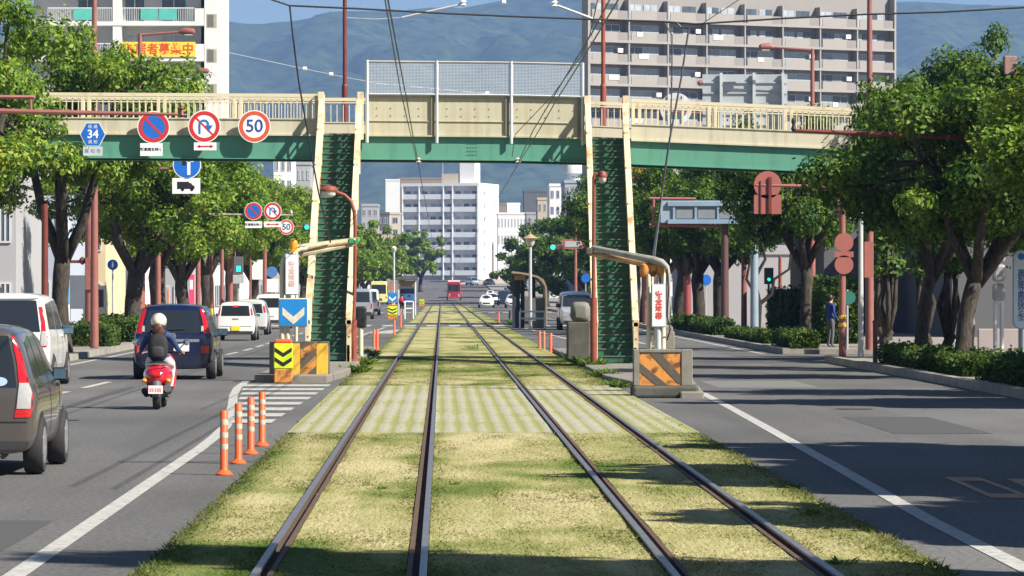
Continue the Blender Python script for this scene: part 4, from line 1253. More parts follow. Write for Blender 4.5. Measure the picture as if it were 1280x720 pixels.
b = MB(); b.plate(pill(0, zb + .03, zt - .03, .155), -.064, -.061); put('pale_face', b, mat('pale_blue_face', (.50, .60, .68), .5, var=.05), s)
b = MB(); b.disc(0, zt - .15, .075, -.070, -.065, 20); put('emblem', b, SIGNBLUE, s)
put('lettering', text_mesh('高\n知\n県\n立\n県\n民\n体\n育\n館', .155, .003, .78, .003), mat('dark_blue_letters', (.03, .10, .30), .5, var=0), s, loc=(0, -.068, (zt + zb) / 2 - .13))

# variable message board seen from behind
t, L_ = root_at('message_board_mast', 'dark mast carrying a blue grey message board seen from behind over the right road', 'message board', 906, 163.0)
b = MB(); b.tube([(0, 0, 0), L_(906, 262)], [.17, .14], 12); put('pole', b, mat('dark_brown_mast', (.105, .05, .045), .6), t, smooth=True)
BOARD = mat('blue_grey_board', (.26, .33, .40), .55, scale=1.2); 
b = MB(); c0, c1 = L_(825, 251), L_(918, 279); b.bx(c0.x, c1.x, -.3, -.1, c1.z, c0.z); bd = put('board', b, BOARD, t, bevel=.02)
b = MB()
for yy in (255, 277): 
    q0, q1 = L_(834, yy), L_(932, yy + 1); b.bx(q0.x, q1.x, -.42, -.302, q0.z - .09, q0.z + .09)
for xx in (842, 869, 897): q = L_(xx, 266); b.bx(q.x - .05, q.x + .05, -.38, -.302, q.z - .3, q.z + .3)
put('board_frame', b, mat('blue_grey_frame', (.22, .31, .40), .5), bd)
b = MB(); q0, q1 = L_(845, 261), L_(868, 272)
for x0, x1 in ((845, 867), (872, 895), (899, 916)): b.bx(L_(x0, 0).x, L_(x1, 0).x, -.33, -.302, L_(0, 273).z, L_(0, 260).z)
put('louvre_panel', b, mat('grey_louvre_panel', (.20, .22, .23), .6, scale=5), bd)
b = MB(); b.tube([L_(812, 248), L_(870, 248.5)], .055, 8); b.tube([L_(817, 249), L_(817, 281)], .05, 8); b.tube([L_(812, 281), L_(906, 283)], .07, 8); put('arm', b, SIGNBACK, t)

# direction sign seen from behind above the bridge railing
t, L_ = root_at('direction_sign', 'large grey direction sign seen from behind above the right railing', 'road sign', 943, 151.0)
b = MB(); b.tube([(0, 0, 0), L_(943, 160)], [.16, .13], 12); put('pole', b, mat('blue_grey_mast', (.23, .29, .34), .5), t, smooth=True)
b = MB(); q0, q1 = L_(878, 93), L_(984, 172); b.bx(q0.x, q1.x, -.05, 0, q1.z, q0.z); pn = put('panel', b, mat('aluminium_sign_back', (.42, .45, .47), .45, metal=.2), t)
b = MB()
for k in range(6): z = q1.z + (q0.z - q1.z) * (k + .15) / 6; b.bx(q0.x + .02, q1.x - .02, -.11, -.052, z, z + .06)
put('panel_rib', b, GREY, pn)
b = MB()
for x in (901, 942, 978): q = L_(x, 130); b.bx(q.x - .055, q.x + .055, -.25, -.112, L_(0, 185).z, q0.z + .05)
put('support_post', b, STEEL, pn)
b = MB(); b.tube([L_(820, 182), L_(985, 184)], .09, 8); put('arm', b, STEEL, t)
b = MB(); c = L_(845, 136); b.ring(c.x, c.z, .42, .60, -.06, -.02, 0, 360, 40); b.bx(c.x - .32, c.x - .24, -.12, -.062, c.z - 1.5, c.z + .5); b.bx(c.x + .22, c.x + .30, -.12, -.062, c.z - 1.5, c.z + .5); put('ring_sign', b, mat('pale_ring_sign', (.55, .57, .57), .5), t)

t, L_ = root_at('parking_sign', 'blue P parking sign on a post in the lot on the right', 'parking sign', 984, 180.0)
b = MB(); b.tube([(0, .03, 0), L_(984, 366, .03)], .04, 8); put('post', b, GREY, t)
c = L_(984, 381, -.02); b = MB(); b.bx(c.x - .20, c.x + .20, c.y, c.y + .02, c.z - .25, c.z + .25); s = put('sign_face', b, WHITE, t)
put('lettering', text_mesh('P', .62, .004, 1, .02), SIGNBLUE, s, loc=(c.x, c.y - .006, c.z))
def plain_pole(px, Y, ytop, r, lab, m=None, base=None, top_r=None, name='utility_pole', grp='red brown poles along the pavements'):
    t, L_ = root_at(name, lab, 'pole', px, Y, grp=grp)
    b = MB(); b.tube([(0, 0, 0.0), L_(px, ytop)], [r, top_r or r * .85], 12); put('pole', b, m or REDPOLE, t, smooth=True)
    if base:
        b = MB(); b.lathe([(r + .012, .25), (r + .012, base)], 12); put('base_wrap', b, YELLOW, t, smooth=True)
    return t
plain_pole(975, 185, 320, .09, 'slim vermilion pole with yellow base beside the P sign', ORANGERED, 1.2)
plain_pole(807, 205, 262, .17, 'thick pinkish pole right of the right stairs behind the arch tubes', REDPOLE)
plain_pole(859, 190, 345, .2, 'short thick dark red pole beside a tree trunk, right pavement', mat('crimson_pole', (.25, .05, .05), .5))
plain_pole(264, 168, 270, .075, 'left one of two slim poles with yellow foot right of the blue minivan', REDPOLE, 1.0)
plain_pole(277.5, 172, 268, .085, 'slim red brown pole with short yellow foot between the tree trunks', REDPOLE, .75)
plain_pole(288, 186, 296, .13, 'thick pinkish pole beside the green pedestrian light', REDPOLE)
plain_pole(331, 210, 300, .12, 'red brown pole under the pair of far round signs', REDPOLE)
plain_pole(313, 205, 305, .065, 'thin red brown pole left of the far sign mast', REDPOLE, .6)
plain_pole(56, 107, 255, .10, 'dark maroon pole in front of the leaning left tree trunks', DARKRED, None)
plain_pole(178, 156, 300, .12, 'pinkish pole half hidden behind the left tree trunk', REDPOLE)
plain_pole(655 - 4, 470, 300, .10, 'thin far pole in front of the white corner building', STEEL)
t, L_ = root_at('delineator_post', 'thin orange and white marker post against the thick left mast', 'bollard', 119, 131.0)
b = MB(); b.tube([(0, -.3, 0), (0, -.3, 1.55)], .03, 8); put('post', b, ORANGE, t); b = MB(); b.bx(-.06, .1, -.36, -.33, 1.45, 1.95); put('white_plate', b, WHITE, t)

# tall street lights
def street_light(px, ytop, Y, arm, lab, z=0.148, show_arm=True, m=REDPOLE):
    t, L_ = root_at('street_light', lab, 'street light', px, Y, z, grp='tall street lights')
    H = L_(px, ytop).z
    b = MB(); b.tube([(0, 0, 0), (0, 0, H * .5), (0, 0, H)], [.13, .10, .07], 12); put('pole', b, m, t, smooth=True)
    b = MB(); b.tube([(0, 0, H - .05), (arm * .75, 0, H + .06)], [.05, .04], 8); a = put('arm', b, m, t, smooth=True)
    b = MB(); s = 1 if arm > 0 else -1
    b.tube([(arm * .72, 0, H + .05), (arm * .80, 0, H + .09), (arm * .97, 0, H + .07), (arm, 0, H + .05)], [.06, .14, .12, .05], 10); put('lamp_head', b, m, t, smooth=True)
    b = MB(); b.box((arm * .88, 0, H - .05), (.3, .18, .05)); put('lamp_glass', b, LAMPCLEAR, t, bevel=.02)
    return t
street_light(118, -20, 121, 2.0, 'nearest tall street light pole above the left tree crown')
street_light(175, 42, 142, 1.95, 'tall street light in front of the yellow balcony banner')
street_light(203, 91, 167, 1.95, 'tall street light just above the left footbridge railing by the white block')
street_light(292, 128, 215, 1.9, 'small far street light seen through the left footbridge railing', m=SIGNBACK)
street_light(1087, -25, 118, -2.0, 'tall pole in front of the right end of the long apartment block')
street_light(1015.5, 61, 150, -2.0, 'tall street light with left arm in front of the long apartment block')
street_light(930, 106, 172, -2.0, 'street light whose red head shows left of the grey direction sign')
street_light(882, 141, 230, -2.6, 'far street light seen through the right footbridge railing', m=SIGNBACK)

# poles that carry the tram wires
for px, lab in ((431, 'dark maroon tram wire pole behind the left stairs'), (754, 'dark maroon tram wire pole behind the right stairs')):
    t, L_ = root_at('catenary_pole', lab, 'wire pole', px, 115.0, .16, grp='tram wire poles')
    b = MB(); b.tube([(0, 0, 0), L_(px, 108)], .088, 12); put('lower_pole', b, DARKRED if px < 500 else mat('red_rust_pole', (.27, .06, .035), .55, var=.2, scale=3), t, smooth=True)
    b = MB(); b.tube([L_(px, 109), L_(px, -14)], .06, 12); b.lathe([(.09, 0), (.075, .06)], 12, L_(px, 108)); put('upper_pole', b, DARKRED if px < 500 else mat('red_rust_pole', (.27, .06, .035)), t, smooth=True)
    b = MB(); q = L_(px, 22)
    if px > 500:
        b.tube([L_(756, 29), L_(697, 7)], .035, 8)
    else:
        b.tube([q, L_(470, 24), L_(502, 22)], .012, 6); b.tube([L_(502, 22), L_(578, 5)], .032, 8)
    put('pull_off_arm', b, STEEL, t, smooth=True)
    b = MB(); c = L_(693, 4) if px > 500 else L_(579, 3)
    b.lathe([(.02, -.12), (.10, -.08), (.05, -.03), (.11, .02), (.05, .07), (.09, .11), (.02, .15)], 10, c); put('insulator', b, WHITE, t, smooth=True)

def wire(name, pts, r, lab, m=BLACK, grp='overhead wires', n=5):
    o = put(name, MB().tube(pts, r, n), m); tag(o, lab, 'wire', grp); return o
WIREM = mat('dark_wire', (.03, .03, .035), .5, var=0)
def along(x, z, y0, y1, sag, span):
    pts = []; y = y0
    while y <= y1:
        k = ((y - y0) % span) / span
        pts.append((x, y, z - sag * 4 * k * (1 - k))); y += span / 6
    return pts
wire('contact_wire', along(-0.62, 5.28, 35, 640, 0.03, 36), .011, 'tram contact wire above the left track', WIREM)
wire('contact_wire', along(2.04, 5.28, 35, 640, 0.03, 36), .011, 'tram contact wire above the right track', WIREM)
wire('messenger_wire', [(-.70, 44, 5.55), (-.72, 70, 5.40), (-.66, 106.5, 5.34)], .010, 'sagging support wire twisting along the left contact wire', WIREM)
wire('messenger_wire', [(2.30, 35, 6.0), (2.25, 60, 5.75), (2.06, 90, 5.50), (2.05, 106.5, 5.33)], .012, 'sagging support wire above the right contact wire', WIREM)
wire('messenger_wire', [W(748, -5, 60), W(737, 45, 72), W(725, 72, 80), W(690, 120, 92), W(644, 168, 104), W(640, 196, 106.5)], .010, 'loose wire falling left in front of the right mesh fence', WIREM)
for x, lab in ((-.62, 'insulator where the left contact wire passes under the girder'), (2.04, 'insulator where the right contact wire passes under the girder')):
    t = thing('wire_insulator', lab, 'insulator', (x, YD - .1, 5.28), group='girder insulators')
    b = MB(); b.tube([(0, 0, 0), (0, 0, bz(x) - 5.28 + .01)], .02, 6); put('hanger', b, DGREY, t)
    b = MB(); b.lathe([(.02, .02), (.08, .05), (.03, .09), (.08, .13), (.02, .17)], 10); put('insulator', b, mat('porcelain', (.6, .58, .52), .3), t, smooth=True)
# feeder cable across the street with drops to the two arches
Y = 80.0
wire('span_cable', [W(300, -14, Y), W(362, 7, Y), W(450, 11, Y), W(560, 17, Y), W(640, 20.5, Y), W(735, 24, Y), W(830, 27, Y), W(870, 30, Y), W(980, 23, Y), W(1080, 18, Y), W(1180, 15, Y), W(1285, 9, Y), W(1400, 2, Y)], .020, 'dark cable spanning the whole street near the top', WIREM)
wire('drop_cable', [W(362, 7, Y), W(366, 45, 80.3), W(373, 100, 81), W(386, 175, 82), W(398, 240, 83), W(409, 285, 84), W(413, 303, 84.6)], .018, 'black cable dropping to the left arch', WIREM)
wire('drop_cable', [W(830, 27, Y), W(840, 44, Y), W(840, 90, 79), W(838, 170, 77), W(828, 240, 75), W(818, 322, 74)], .014, 'thinner black cable dropping to the right arch', WIREM)
wire('drop_cable', [W(845, 27, Y), W(851, 34, Y), W(861, 36, Y), W(852, 95, 79), W(836, 180, 77), W(822, 280, 75), W(815, 326, 74)], .020, 'thicker black cable dropping to the right arch', WIREM)
wire('guy_wire', [W(880, 28, Y), W(905, 12, 79), W(935, -8, 78)], .008, 'thin wire rising right from the span cable', WIREM)
t = thing('signal_wire', 'faint wire with white insulators in front of the hills, left of the mesh fence', 'wire', (0, 0, 0), group='overhead wires')
b = MB(); b.tube([W(250, 58, 200), W(380, 86, 205), W(414, 93, 207), W(470, 104, 212), W(620, 118, 220)], .012, 5); put('strand', b, STEEL, t)
for px, py in ((381, 86), (414, 93), (609, 117), (630, 3)):
    b = MB(); c = W(px, py, 206); b.lathe([(.02, -.11), (.11, -.09), (.11, .09), (.02, .11)], 10, c, 'X'); put('insulator', b, WHITE, t, smooth=True)

# tram stops down the line
def white_fence(px0, px1, pyt, pyb, Y, lab):
    o = W((px0 + px1) / 2, pyb, Y); o.z = .02
    t = thing('guard_rail', lab, 'guard rail', o, group='white tram stop rails')
    w = (px1 - px0) / 2 * Y / FPX; h = (pyb - pyt) * Y / FPX; r = .045
    for x in (-w, w): b = MB(); b.tube([(x, 0, 0), (x, 0, h)], r, 8); put('rail_post', b, WHITE, t)
    b = MB()
    for z in (h, h * .6): b.tube([(-w, 0, z), (w, 0, z)], r * .9, 8)
    put('rail_bar', b, WHITE, t)
white_fence(650, 681, 391, 413, 194, 'white rail at the end of the right tram stop')
white_fence(506, 516.5, 378, 400, 262, 'small white rail by the person with the red bag')
t, L_ = root_at('tram_shelter', 'tram stop shelter with curved brown canopy on the right', 'shelter', 662, 200.0, .02)
b = MB(); v = []; f = []
prof = [(640, 339), (650, 340), (662, 342), (673, 345), (680, 350), (683.5, 358), (684, 372), (684, 408)]
for i, (x, y) in enumerate(prof):
    for d, s in ((0, 0), (3.5, 0), (3.5, 1), (0, 1)):
        p = L_(x - (s * 2.0 if i > 3 else 0), y + s * (2.5 if i < 5 else 0), d); v.append(p)
for i in range(len(prof) - 1):
    for j in range(4): j2 = (j + 1) % 4; f.append((i * 4 + j, i * 4 + j2, i * 4 + 4 + j2, i * 4 + 4 + j))
f += [(3, 2, 1, 0), (28, 29, 30, 31)]
b.add(v, f); put('canopy', b, mat('canopy_tan', (.28, .21, .13), .6), t)
for i, (x, y) in enumerate(((643, 346), (648, 343), (654, 343), (668, 346))):
    b = MB(); q = L_(x, y, .6 + .4 * i); b.bx(q.x - .10, q.x + .10, q.y, q.y + .12, 0, q.z); put('column', b, mat('dark_navy_column', (.03, .035, .05), .5), t)
b = MB(); q0, q1 = L_(643, 344), L_(657, 350); b.bx(q0.x, q1.x, .2, .35, q1.z, q0.z); put('stop_sign', b, mat('amber_sign_strip', (.42, .20, .04), .5, scale=5), t)
b = MB(); b.bx(L_(656, 0).x, L_(680, 0).x, .4, 3.2, 0, .35); b.bx(L_(656, 0).x, L_(681, 0).x, .3, .5, .35, 1.5); put('back_wall', b, mat('shelter_grey_wall', (.12, .12, .12), .8), t)
t, L_ = root_at('lantern_post', 'white park style lantern post by the right tram shelter', 'street lamp', 663, 197.0, .02)
b = MB(); b.tube([(0, 0, 0), L_(663, 309)], [.09, .07], 10); put('post', b, STEEL, t, smooth=True)
b = MB(); c = L_(663, 308); b.lathe([(.10, 0), (.17, .08), (.27, .38), (.26, .4)], 12, c); put('lantern', b, mat('milky_lantern', (.7, .66, .55), .3), t, smooth=True)
b = MB(); b.lathe([(.40, .40), (.22, .50), (.04, .62), (.02, .75)], 12, c); put('lantern_cap', b, mat('tan_cap', (.40, .28, .18), .6), t, smooth=True)
t, L_ = root_at('tram_shelter', 'small left tram stop shelter with dark roof beyond the vans', 'shelter', 509, 300.0, .02)
b = MB(); q0, q1 = L_(496, 346), L_(522, 350); b.bx(q0.x, q1.x, 0, 5, q1.z, q0.z); put('roof', b, DGREY, t, bevel=.03)
for x in (498, 519):
    b = MB(); q = L_(x, 350); b.tube([(q.x, .5, 0), (q.x, .5, q.z)], .07, 8); put('column', b, STEEL, t)
b = MB(); q0, q1 = L_(500, 351), L_(518, 358); b.bx(q0.x, q1.x, .4, .5, q1.z, q0.z); put('back_panel', b, mat('amber_brown_panel', (.24, .15, .06), .6, scale=4), t)
t, L_ = root_at('lantern_post', 'slim white lamp post at the left tram stop', 'street lamp', 492.5, 285.0, .02)
b = MB(); b.tube([(0, 0, 0), L_(492.5, 315)], .07, 8); put('post', b, STEEL, t)
b = MB(); b.lathe([(.05, 0), (.16, .1), (.2, .3), (.05, .42)], 10, L_(492.5, 315)); put('lantern', b, mat('milky_lantern', (.7, .66, .55), .3), t, smooth=True)
t, L_ = root_at('arrow_sign', 'far blue square arrow sign above a chevron post at the left tram stop', 'road sign', 490.5, 264.0, .0)
b = MB(); b.tube([(0, .05, 0), L_(490.5, 370, .05)], .05, 8); put('post', b, CREAM, t)
c = L_(490.5, 372, 0); b = MB(); b.bx(c.x - .31, c.x + .31, -.03, 0, c.z - .31, c.z + .31); s = put('blue_face', b, mat('arrow_sign_blue', (0.01, 0.20, 0.52)), t)
b = MB(); chevron(b, c.x, c.z, .46, .2, .15, -.04, -.032); put('white_arrow', b, WHITE, s)
chevron_post((W(490.5, 399, 262).x, 262, 0.0), .62, .95, 'far yellow green chevron post below the small blue arrow sign')
chevron_post((W(527, 380, 470).x, 470, 0.0), .6, .9, 'farthest yellow marker post beside the left tram stop')
b = MB(); b.tube([(0, 0, 0), (0, 0, .75)], .05, 8); o = put('bollard', b, BLACK, loc=(W(637, 405, 222).x, 222, .0)); tag(o, 'black post at the edge of the far crossing', 'bollard')

# signals down the road
def signal(px, Y, arm_to, py, lab, plates=()):
    t, L_ = root_at('traffic_signal', lab, 'traffic signal', px, Y, grp='far traffic signals')
    b = MB(); b.tube([(0, 0, 0), L_(px, py - 52)], [.14, .09], 10); put('pole', b, REDPOLE, t, smooth=True)
    b = MB(); b.tube([L_(px, py), L_(arm_to, py)], .06, 8); put('arm', b, REDPOLE, t)
    c = L_(arm_to + 5, py, -.2); k = Y / FPX
    b = MB(); b.bx(c.x - 8 * k, c.x + 10 * k, c.y, c.y + .3, c.z - 3.6 * k, c.z + 3.6 * k); h = put('signal_head', b, mat('signal_housing', (.10, .045, .04), .6), t, bevel=.08)
    b = MB(); b.disc(c.x - 5 * k, c.z, 3.1 * k, c.y - .05, c.y - .005, 16); put('green_lamp', b, GREENLIGHT, h)
    b = MB(); b.disc(c.x + 6 * k, c.z, 2.4 * k, c.y - .03, c.y - .005, 16); put('dark_lens', b, mat('dim_red_lens', (.10, .02, .02), .4, var=0), h)
    for x0, x1, y0, y1 in plates:
        q0, q1 = L_(x0, y0, -.1), L_(x1, y1, -.1); b = MB(); b.bx(q0.x, q1.x, q0.y, q0.y + .06, q1.z, q0.z); put('sign_back', b, SIGNBACK, t)
        b = MB(); b.bx(q0.x + .25, q1.x - .25, q0.y - .03, q0.y - .002, q1.z + .15, q0.z - .15); put('grey_panel', b, GREY, t)
signal(719.5, 310, 691, 309, 'pinkish signal mast with green lamp between far trees and right stairs', ((702, 731, 299, 311),))
signal(662, 455, 646, 324, 'farther signal with green lamp in front of the big far tree')
t, L_ = root_at('pedestrian_signal', 'pedestrian signal showing green between tree trunks behind the cars', 'traffic signal', 298, 200.0)
b = MB(); b.tube([(0, .1, 0), L_(298, 325, .1)], .06, 8); put('post', b, GREY, t)
b = MB(); c = L_(298, 332, -.1); b.bx(c.x - .24, c.x + .24, c.y, c.y + .25, c.z - .45, c.z + .45); h = put('signal_head', b, DGREY, t, bevel=.03)
b = MB(); b.bx(c.x - .10, c.x + .12, c.y - .02, c.y - .002, c.z - .30, c.z - .02); put('green_lamp', b, GREENLIGHT, h)
b = MB(); c = L_(298, 349, -.1); b.bx(c.x - .28, c.x + .28, c.y, c.y + .03, c.z - .22, c.z + .22); put('plate', b, GREY, t)
t, L_ = root_at('pedestrian_signal', 'small pedestrian signal with green lamp beside the vine like trunk, right', 'traffic signal', 961, 175.0)
b = MB(); b.tube([(0, .1, 0), L_(961, 340, .1)], .05, 8); put('post', b, DGREY, t)
b = MB(); c = L_(961, 345, -.1); b.bx(c.x - .2, c.x + .2, c.y, c.y + .2, c.z - .36, c.z + .36); h = put('signal_head', b, DGREY, t, bevel=.03)
b = MB(); b.disc(c.x, c.z - .15, .075, c.y - .02, c.y - .002, 14); put('green_lamp', b, GREENLIGHT, h)
# round blue signs and small boards on the left pavement
def small_sign(px, py, Y, r, lab, m, square=None, name='road_sign'):
    t, L_ = root_at(name, lab, 'road sign', px, Y)
    c = L_(px, py, -.06)
    b = MB(); b.tube([(0, 0, 0), (0, 0, c.z)], .035, 8); put('post', b, GREY, t)
    b = MB()
    if square: b.bx(c.x - square[0], c.x + square[0], c.y, c.y + .02, c.z - square[1], c.z + square[1])
    else: b.disc(c.x, c.z, r, c.y, c.y + .02, 24)
    d = put('sign_face', b, m, t)
    return t, c, d
t, c, d = small_sign(141, 331, 150, .20, 'small round blue sign in front of the green awning', SIGNBLUE)
b = MB(); b.bx(c.x - .03, c.x + .03, c.y - .006, c.y - .001, c.z - .1, c.z + .12); put('white_mark', b, WHITE, d)
small_sign(340, 340, 215, .30, 'round blue sign on a post left of the left arch', mat('pale_sign_blue', (.07, .17, .40), .5))
small_sign(340, 357, 212, 0, 'white square board below the round blue sign', WHITE, (.35, .35), 'notice_board')
small_sign(324, 337, 222, 0, 'white square board behind the tree trunks right of the pedestrian signal', OFFWHITE, (.4, .55), 'notice_board')
small_sign(882, 350, 200, .28, 'small round blue sign between the right tree trunks', SIGNBLUE)
small_sign(732, 348, 240, .26, 'small round blue sign left of the right stairs', SIGNBLUE)
# street sign with curved yellow emblem
t, L_ = root_at('shop_sign', 'red shop sign with curved yellow emblem right of the right stairs', 'shop sign', 796, 290.0)
b = MB(); b.tube([(0, .1, 0), L_(796, 210, .1)], .14, 10); put('post', b, STEEL, t)
q0, q1 = L_(786, 207), L_(806, 226); b = MB(); b.bx(q0.x, q1.x, -.12, .1, q1.z, q0.z); s = put('sign_box', b, mat('bright_sign_red', (.62, .015, .02), .4, var=0), t)
b = MB(); cz = q1.z + .22
for cx in (L_(792.6, 0).x, L_(799.4, 0).x): b.ring(cx, cz, .13, .22, -.135, -.122, 0, 180, 16)
gm = b.mesh('emblem'); gm.transform(Matrix.Translation((0, 0, cz)) @ Matrix.Diagonal((1, 1, 2.6, 1)) @ Matrix.Translation((0, 0, -cz))); put('emblem', gm, mat('emblem_yellow', (.8, .45, .02), .4, var=0), s)
b = MB(); b.bx(q0.x, q1.x, -.1, .08, q1.z - .45, q1.z - .03); put('lower_panel', b, SIGNNAVY, t)
# ------------------------------------------------------------------ trees
def quads_mesh(name, c, u, w, mats):
    """leaf quads: centre c, half-length vector u, half-width vector w (arrays)"""
    n = len(c)
    v = np.stack([c - u, c + w - u * 0.1, c + u, c - w - u * 0.1], 1).reshape(-1, 3).astype(np.float32)
    me = bpy.data.meshes.new(name)
    me.vertices.add(len(v)); me.vertices.foreach_set('co', v.ravel())
    me.loops.add(4 * n); me.loops.foreach_set('vertex_index', np.arange(4 * n, dtype=np.int32))
    me.polygons.add(n); me.polygons.foreach_set('loop_start', np.arange(n, dtype=np.int32) * 4)
    me.update(calc_edges=True)
    return me

def leaf_cloud(rng, centres, radii, per, size, up=0.5):
    """leaves on small sprays over the shells of many clumps"""
    C = []; NRM = []
    for (c, r) in zip(centres, radii):
        m = max(6, int(per * (r[0] * r[1]) / 0.8))
        d = rng.normal(size=(m, 3)); d /= np.linalg.norm(d, axis=1)[:, None]
        rad = 1 - 0.45 * rng.random(m) ** 2.2
        # lumpy outline: the shell swells and shrinks with direction
        ph = rng.random(6) * 6.28
        lump = 1 + 0.20 * np.sin(3 * d[:, 0] * 2 + ph[0]) * np.sin(3 * d[:, 1] * 2 + ph[1]) + 0.16 * np.sin(7 * d[:, 2] + 5 * d[:, 0] + ph[2])
        p = np.array(c) + d * np.array(r) * (rad * lump)[:, None]
        C.append(p); NRM.append(d)
    C = np.concatenate(C); NRM = np.concatenate(NRM)
    n = len(C)
    C = C + rng.normal(0, 0.05, (n, 3))
    nr = NRM + rng.normal(0, 0.55, (n, 3)); nr[:, 2] += up
    nr /= np.linalg.norm(nr, axis=1)[:, None]
    a = rng.normal(size=(n, 3)); u = np.cross(nr, a); u /= np.linalg.norm(u, axis=1)[:, None]
    w = np.cross(nr, u)
    s = size * (0.6 + 0.8 * rng.random(n))[:, None]
    return C, u * s, w * s * 0.52

def make_tree(seed, H, fork, rx, cz0, nclump, per, size, lean=(0, 0), r0=0.24, limbs=5, clr=(0.42, 0.95), flat=0.5):
    rng = np.random.default_rng(seed); rd = random.Random(seed)
    # clumps in a domed volume between cz0 and H
    cs = []; rs = []
    hz = (H - cz0) / 2; cc = (cz0 + H) / 2; ph0, ph1 = rng.random(2) * 6.28
    k = 0
    while len(cs) < nclump and k < 4000:
        k += 1
        d = rng.normal(size=3); d /= np.linalg.norm(d)
        rad = (0.25 + 0.75 * rng.random() ** 0.45) * (1 + .26 * math.sin(2.3 * math.atan2(d[1], d[0]) + ph0) + .16 * math.sin(4 * d[2] + 3 * d[0] + ph1))
        r = clr[0] + (clr[1] - clr[0]) * rng.random()
        p = np.array([d[0] * (rx - r * .6) * rad, d[1] * (rx - r * .6) * rad, cc + d[2] * (hz - r * .5) * rad])
        if p[2] < cz0 + 0.2 and (p[0] ** 2 + p[1] ** 2) < (rx * .45) ** 2: continue
        if any(np.linalg.norm(p - q) < (r + s[0]) * 0.60 for q, s in zip(cs, rs)): continue
        cs.append(p); rs.append((r, r, r * (0.62 + 0.2 * rng.random())))
    C, u, w = leaf_cloud(rng, cs, rs, per, size, flat)
    crown = quads_mesh('crown', C + np.array([lean[0], lean[1], 0]) * 0.9, u, w, None)
    mb = MB()
    top = Vector((lean[0] * .5, lean[1] * .5, fork))
    pts = [Vector((0, 0, -0.12))] + [Vector((lean[0] * .5 * t + 0.07 * math.sin(5 * t + seed), lean[1] * .5 * t + .05 * math.sin(4 * t), fork * t)) for t in (.08, .3, .55, .8)] + [top]
    mb.tube(pts, [r0 * 1.65, r0 * 1.2, r0, r0 * .95, r0 * 1.02, r0 * .9], 12)
    order = sorted(range(len(cs)), key=lambda i: math.atan2(cs[i][1], cs[i][0]))
    L0 = []
    for j in range(limbs):
        a = 2 * math.pi * (j + rd.random() * .5) / limbs
        e = Vector((math.cos(a) * rx * .48 + lean[0], math.sin(a) * rx * .48 + lean[1], fork + (H - fork) * (.42 + .2 * rd.random())))
        m1 = top.lerp(e, .35) + Vector((math.cos(a) * .18, math.sin(a) * .18, -.18 + .2 * rd.random())); m2 = top.lerp(e, .7) + Vector((rd.uniform(-.2, .2), rd.uniform(-.2, .2), .1))
        rr = r0 * (.50 + .2 * rd.random())
        mb.tube([top + Vector((0, 0, -.25)), m1, m2, e], [rr * 1.15, rr * .9, rr * .65, rr * .4], 8)
        L0.append((m1, m2, e, rr))
    for i in order:
        c = Vector(cs[i]) + Vector((lean[0] * .9, lean[1] * .9, 0))
        best = min(L0, key=lambda q: min((q[1] - c).length, (q[2] - c).length))
        s = best[1] if (best[1] - c).length < (best[2] - c).length else best[2]
        mid = s.lerp(c, .55) + Vector((rd.uniform(-.15, .15), rd.uniform(-.15, .15), -.05))
        mb.tube([s, mid, c], [best[3] * .42, best[3] * .26, .02], 5)
    return mb.mesh('trunk'), crown

TV = {}
def tree_variant(key, leafmat, *a, **k):
    tr, cr = make_tree(*a, **k)
    TV[key] = (tr, cr, leafmat)
tree_variant('tall', LEAF, 11, 10.0, 2.9, 3.7, 3.9, 58, 1300, .078, lean=(-.3, .2), r0=.30, limbs=6)
tree_variant('lean', LEAF, 12, 9.8, 2.9, 4.2, 3.5, 52, 1300, .078, lean=(-1.3, .2), r0=.30, limbs=6)
tree_variant('leanest', LEAF, 14, 9.8, 2.9, 4.0, 3.5, 52, 1300, .078, lean=(-2.3, .2), r0=.28, limbs=6)
tree_variant('shade', LEAF2, 15, 8.0, 2.4, 3.0, 3.1, 60, 900, .16)
tree_variant('bushy', LEAF2, 16, 5.6, .6, .5, 2.4, 46, 700, .10, r0=.15)
tree_variant('mid_a', LEAF, 21, 7.8, 2.5, 3.4, 3.1, 46, 1250, .08, lean=(.4, 0), r0=.29)
tree_variant('mid_b', LEAF, 22, 7.5, 2.8, 3.5, 3.3, 46, 1250, .08, lean=(-.2, .2), r0=.31)
tree_variant('mid_c', LEAF, 23, 8.0, 2.3, 3.3, 3.0, 44, 1250, .08, lean=(.15, -.2), r0=.27)
tree_variant('right_a', LEAF, 31, 7.9, 2.6, 3.6, 3.3, 54, 1400, .074, lean=(-.4, 0), r0=.30, limbs=6)
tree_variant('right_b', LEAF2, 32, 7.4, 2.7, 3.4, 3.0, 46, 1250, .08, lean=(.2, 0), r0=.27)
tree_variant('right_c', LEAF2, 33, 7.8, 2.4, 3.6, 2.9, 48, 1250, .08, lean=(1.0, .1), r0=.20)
tree_variant('far', LEAF, 41, 9.0, 2.2, 4.2, 2.2, 44, 420, .17, r0=.28)
tree_variant('far_dark', LEAF2, 42, 8.0, 2.0, 5.0, 1.6, 50, 480, .17, r0=.30)
def tree(key, x, Y, lab, rz=0.0, s=1.0, sz=None, grp='street trees along the kerb'):
    tr, cr, lm = TV[key]
    t = thing('street_tree', lab, 'tree', (x, Y, .146 + elev(Y)), rz, grp)
    a = put('trunk', tr, BARK, t, smooth=True, ang=180); c = put('crown', cr, lm, t)
    t.scale = (s, s, sz or s)
    return t
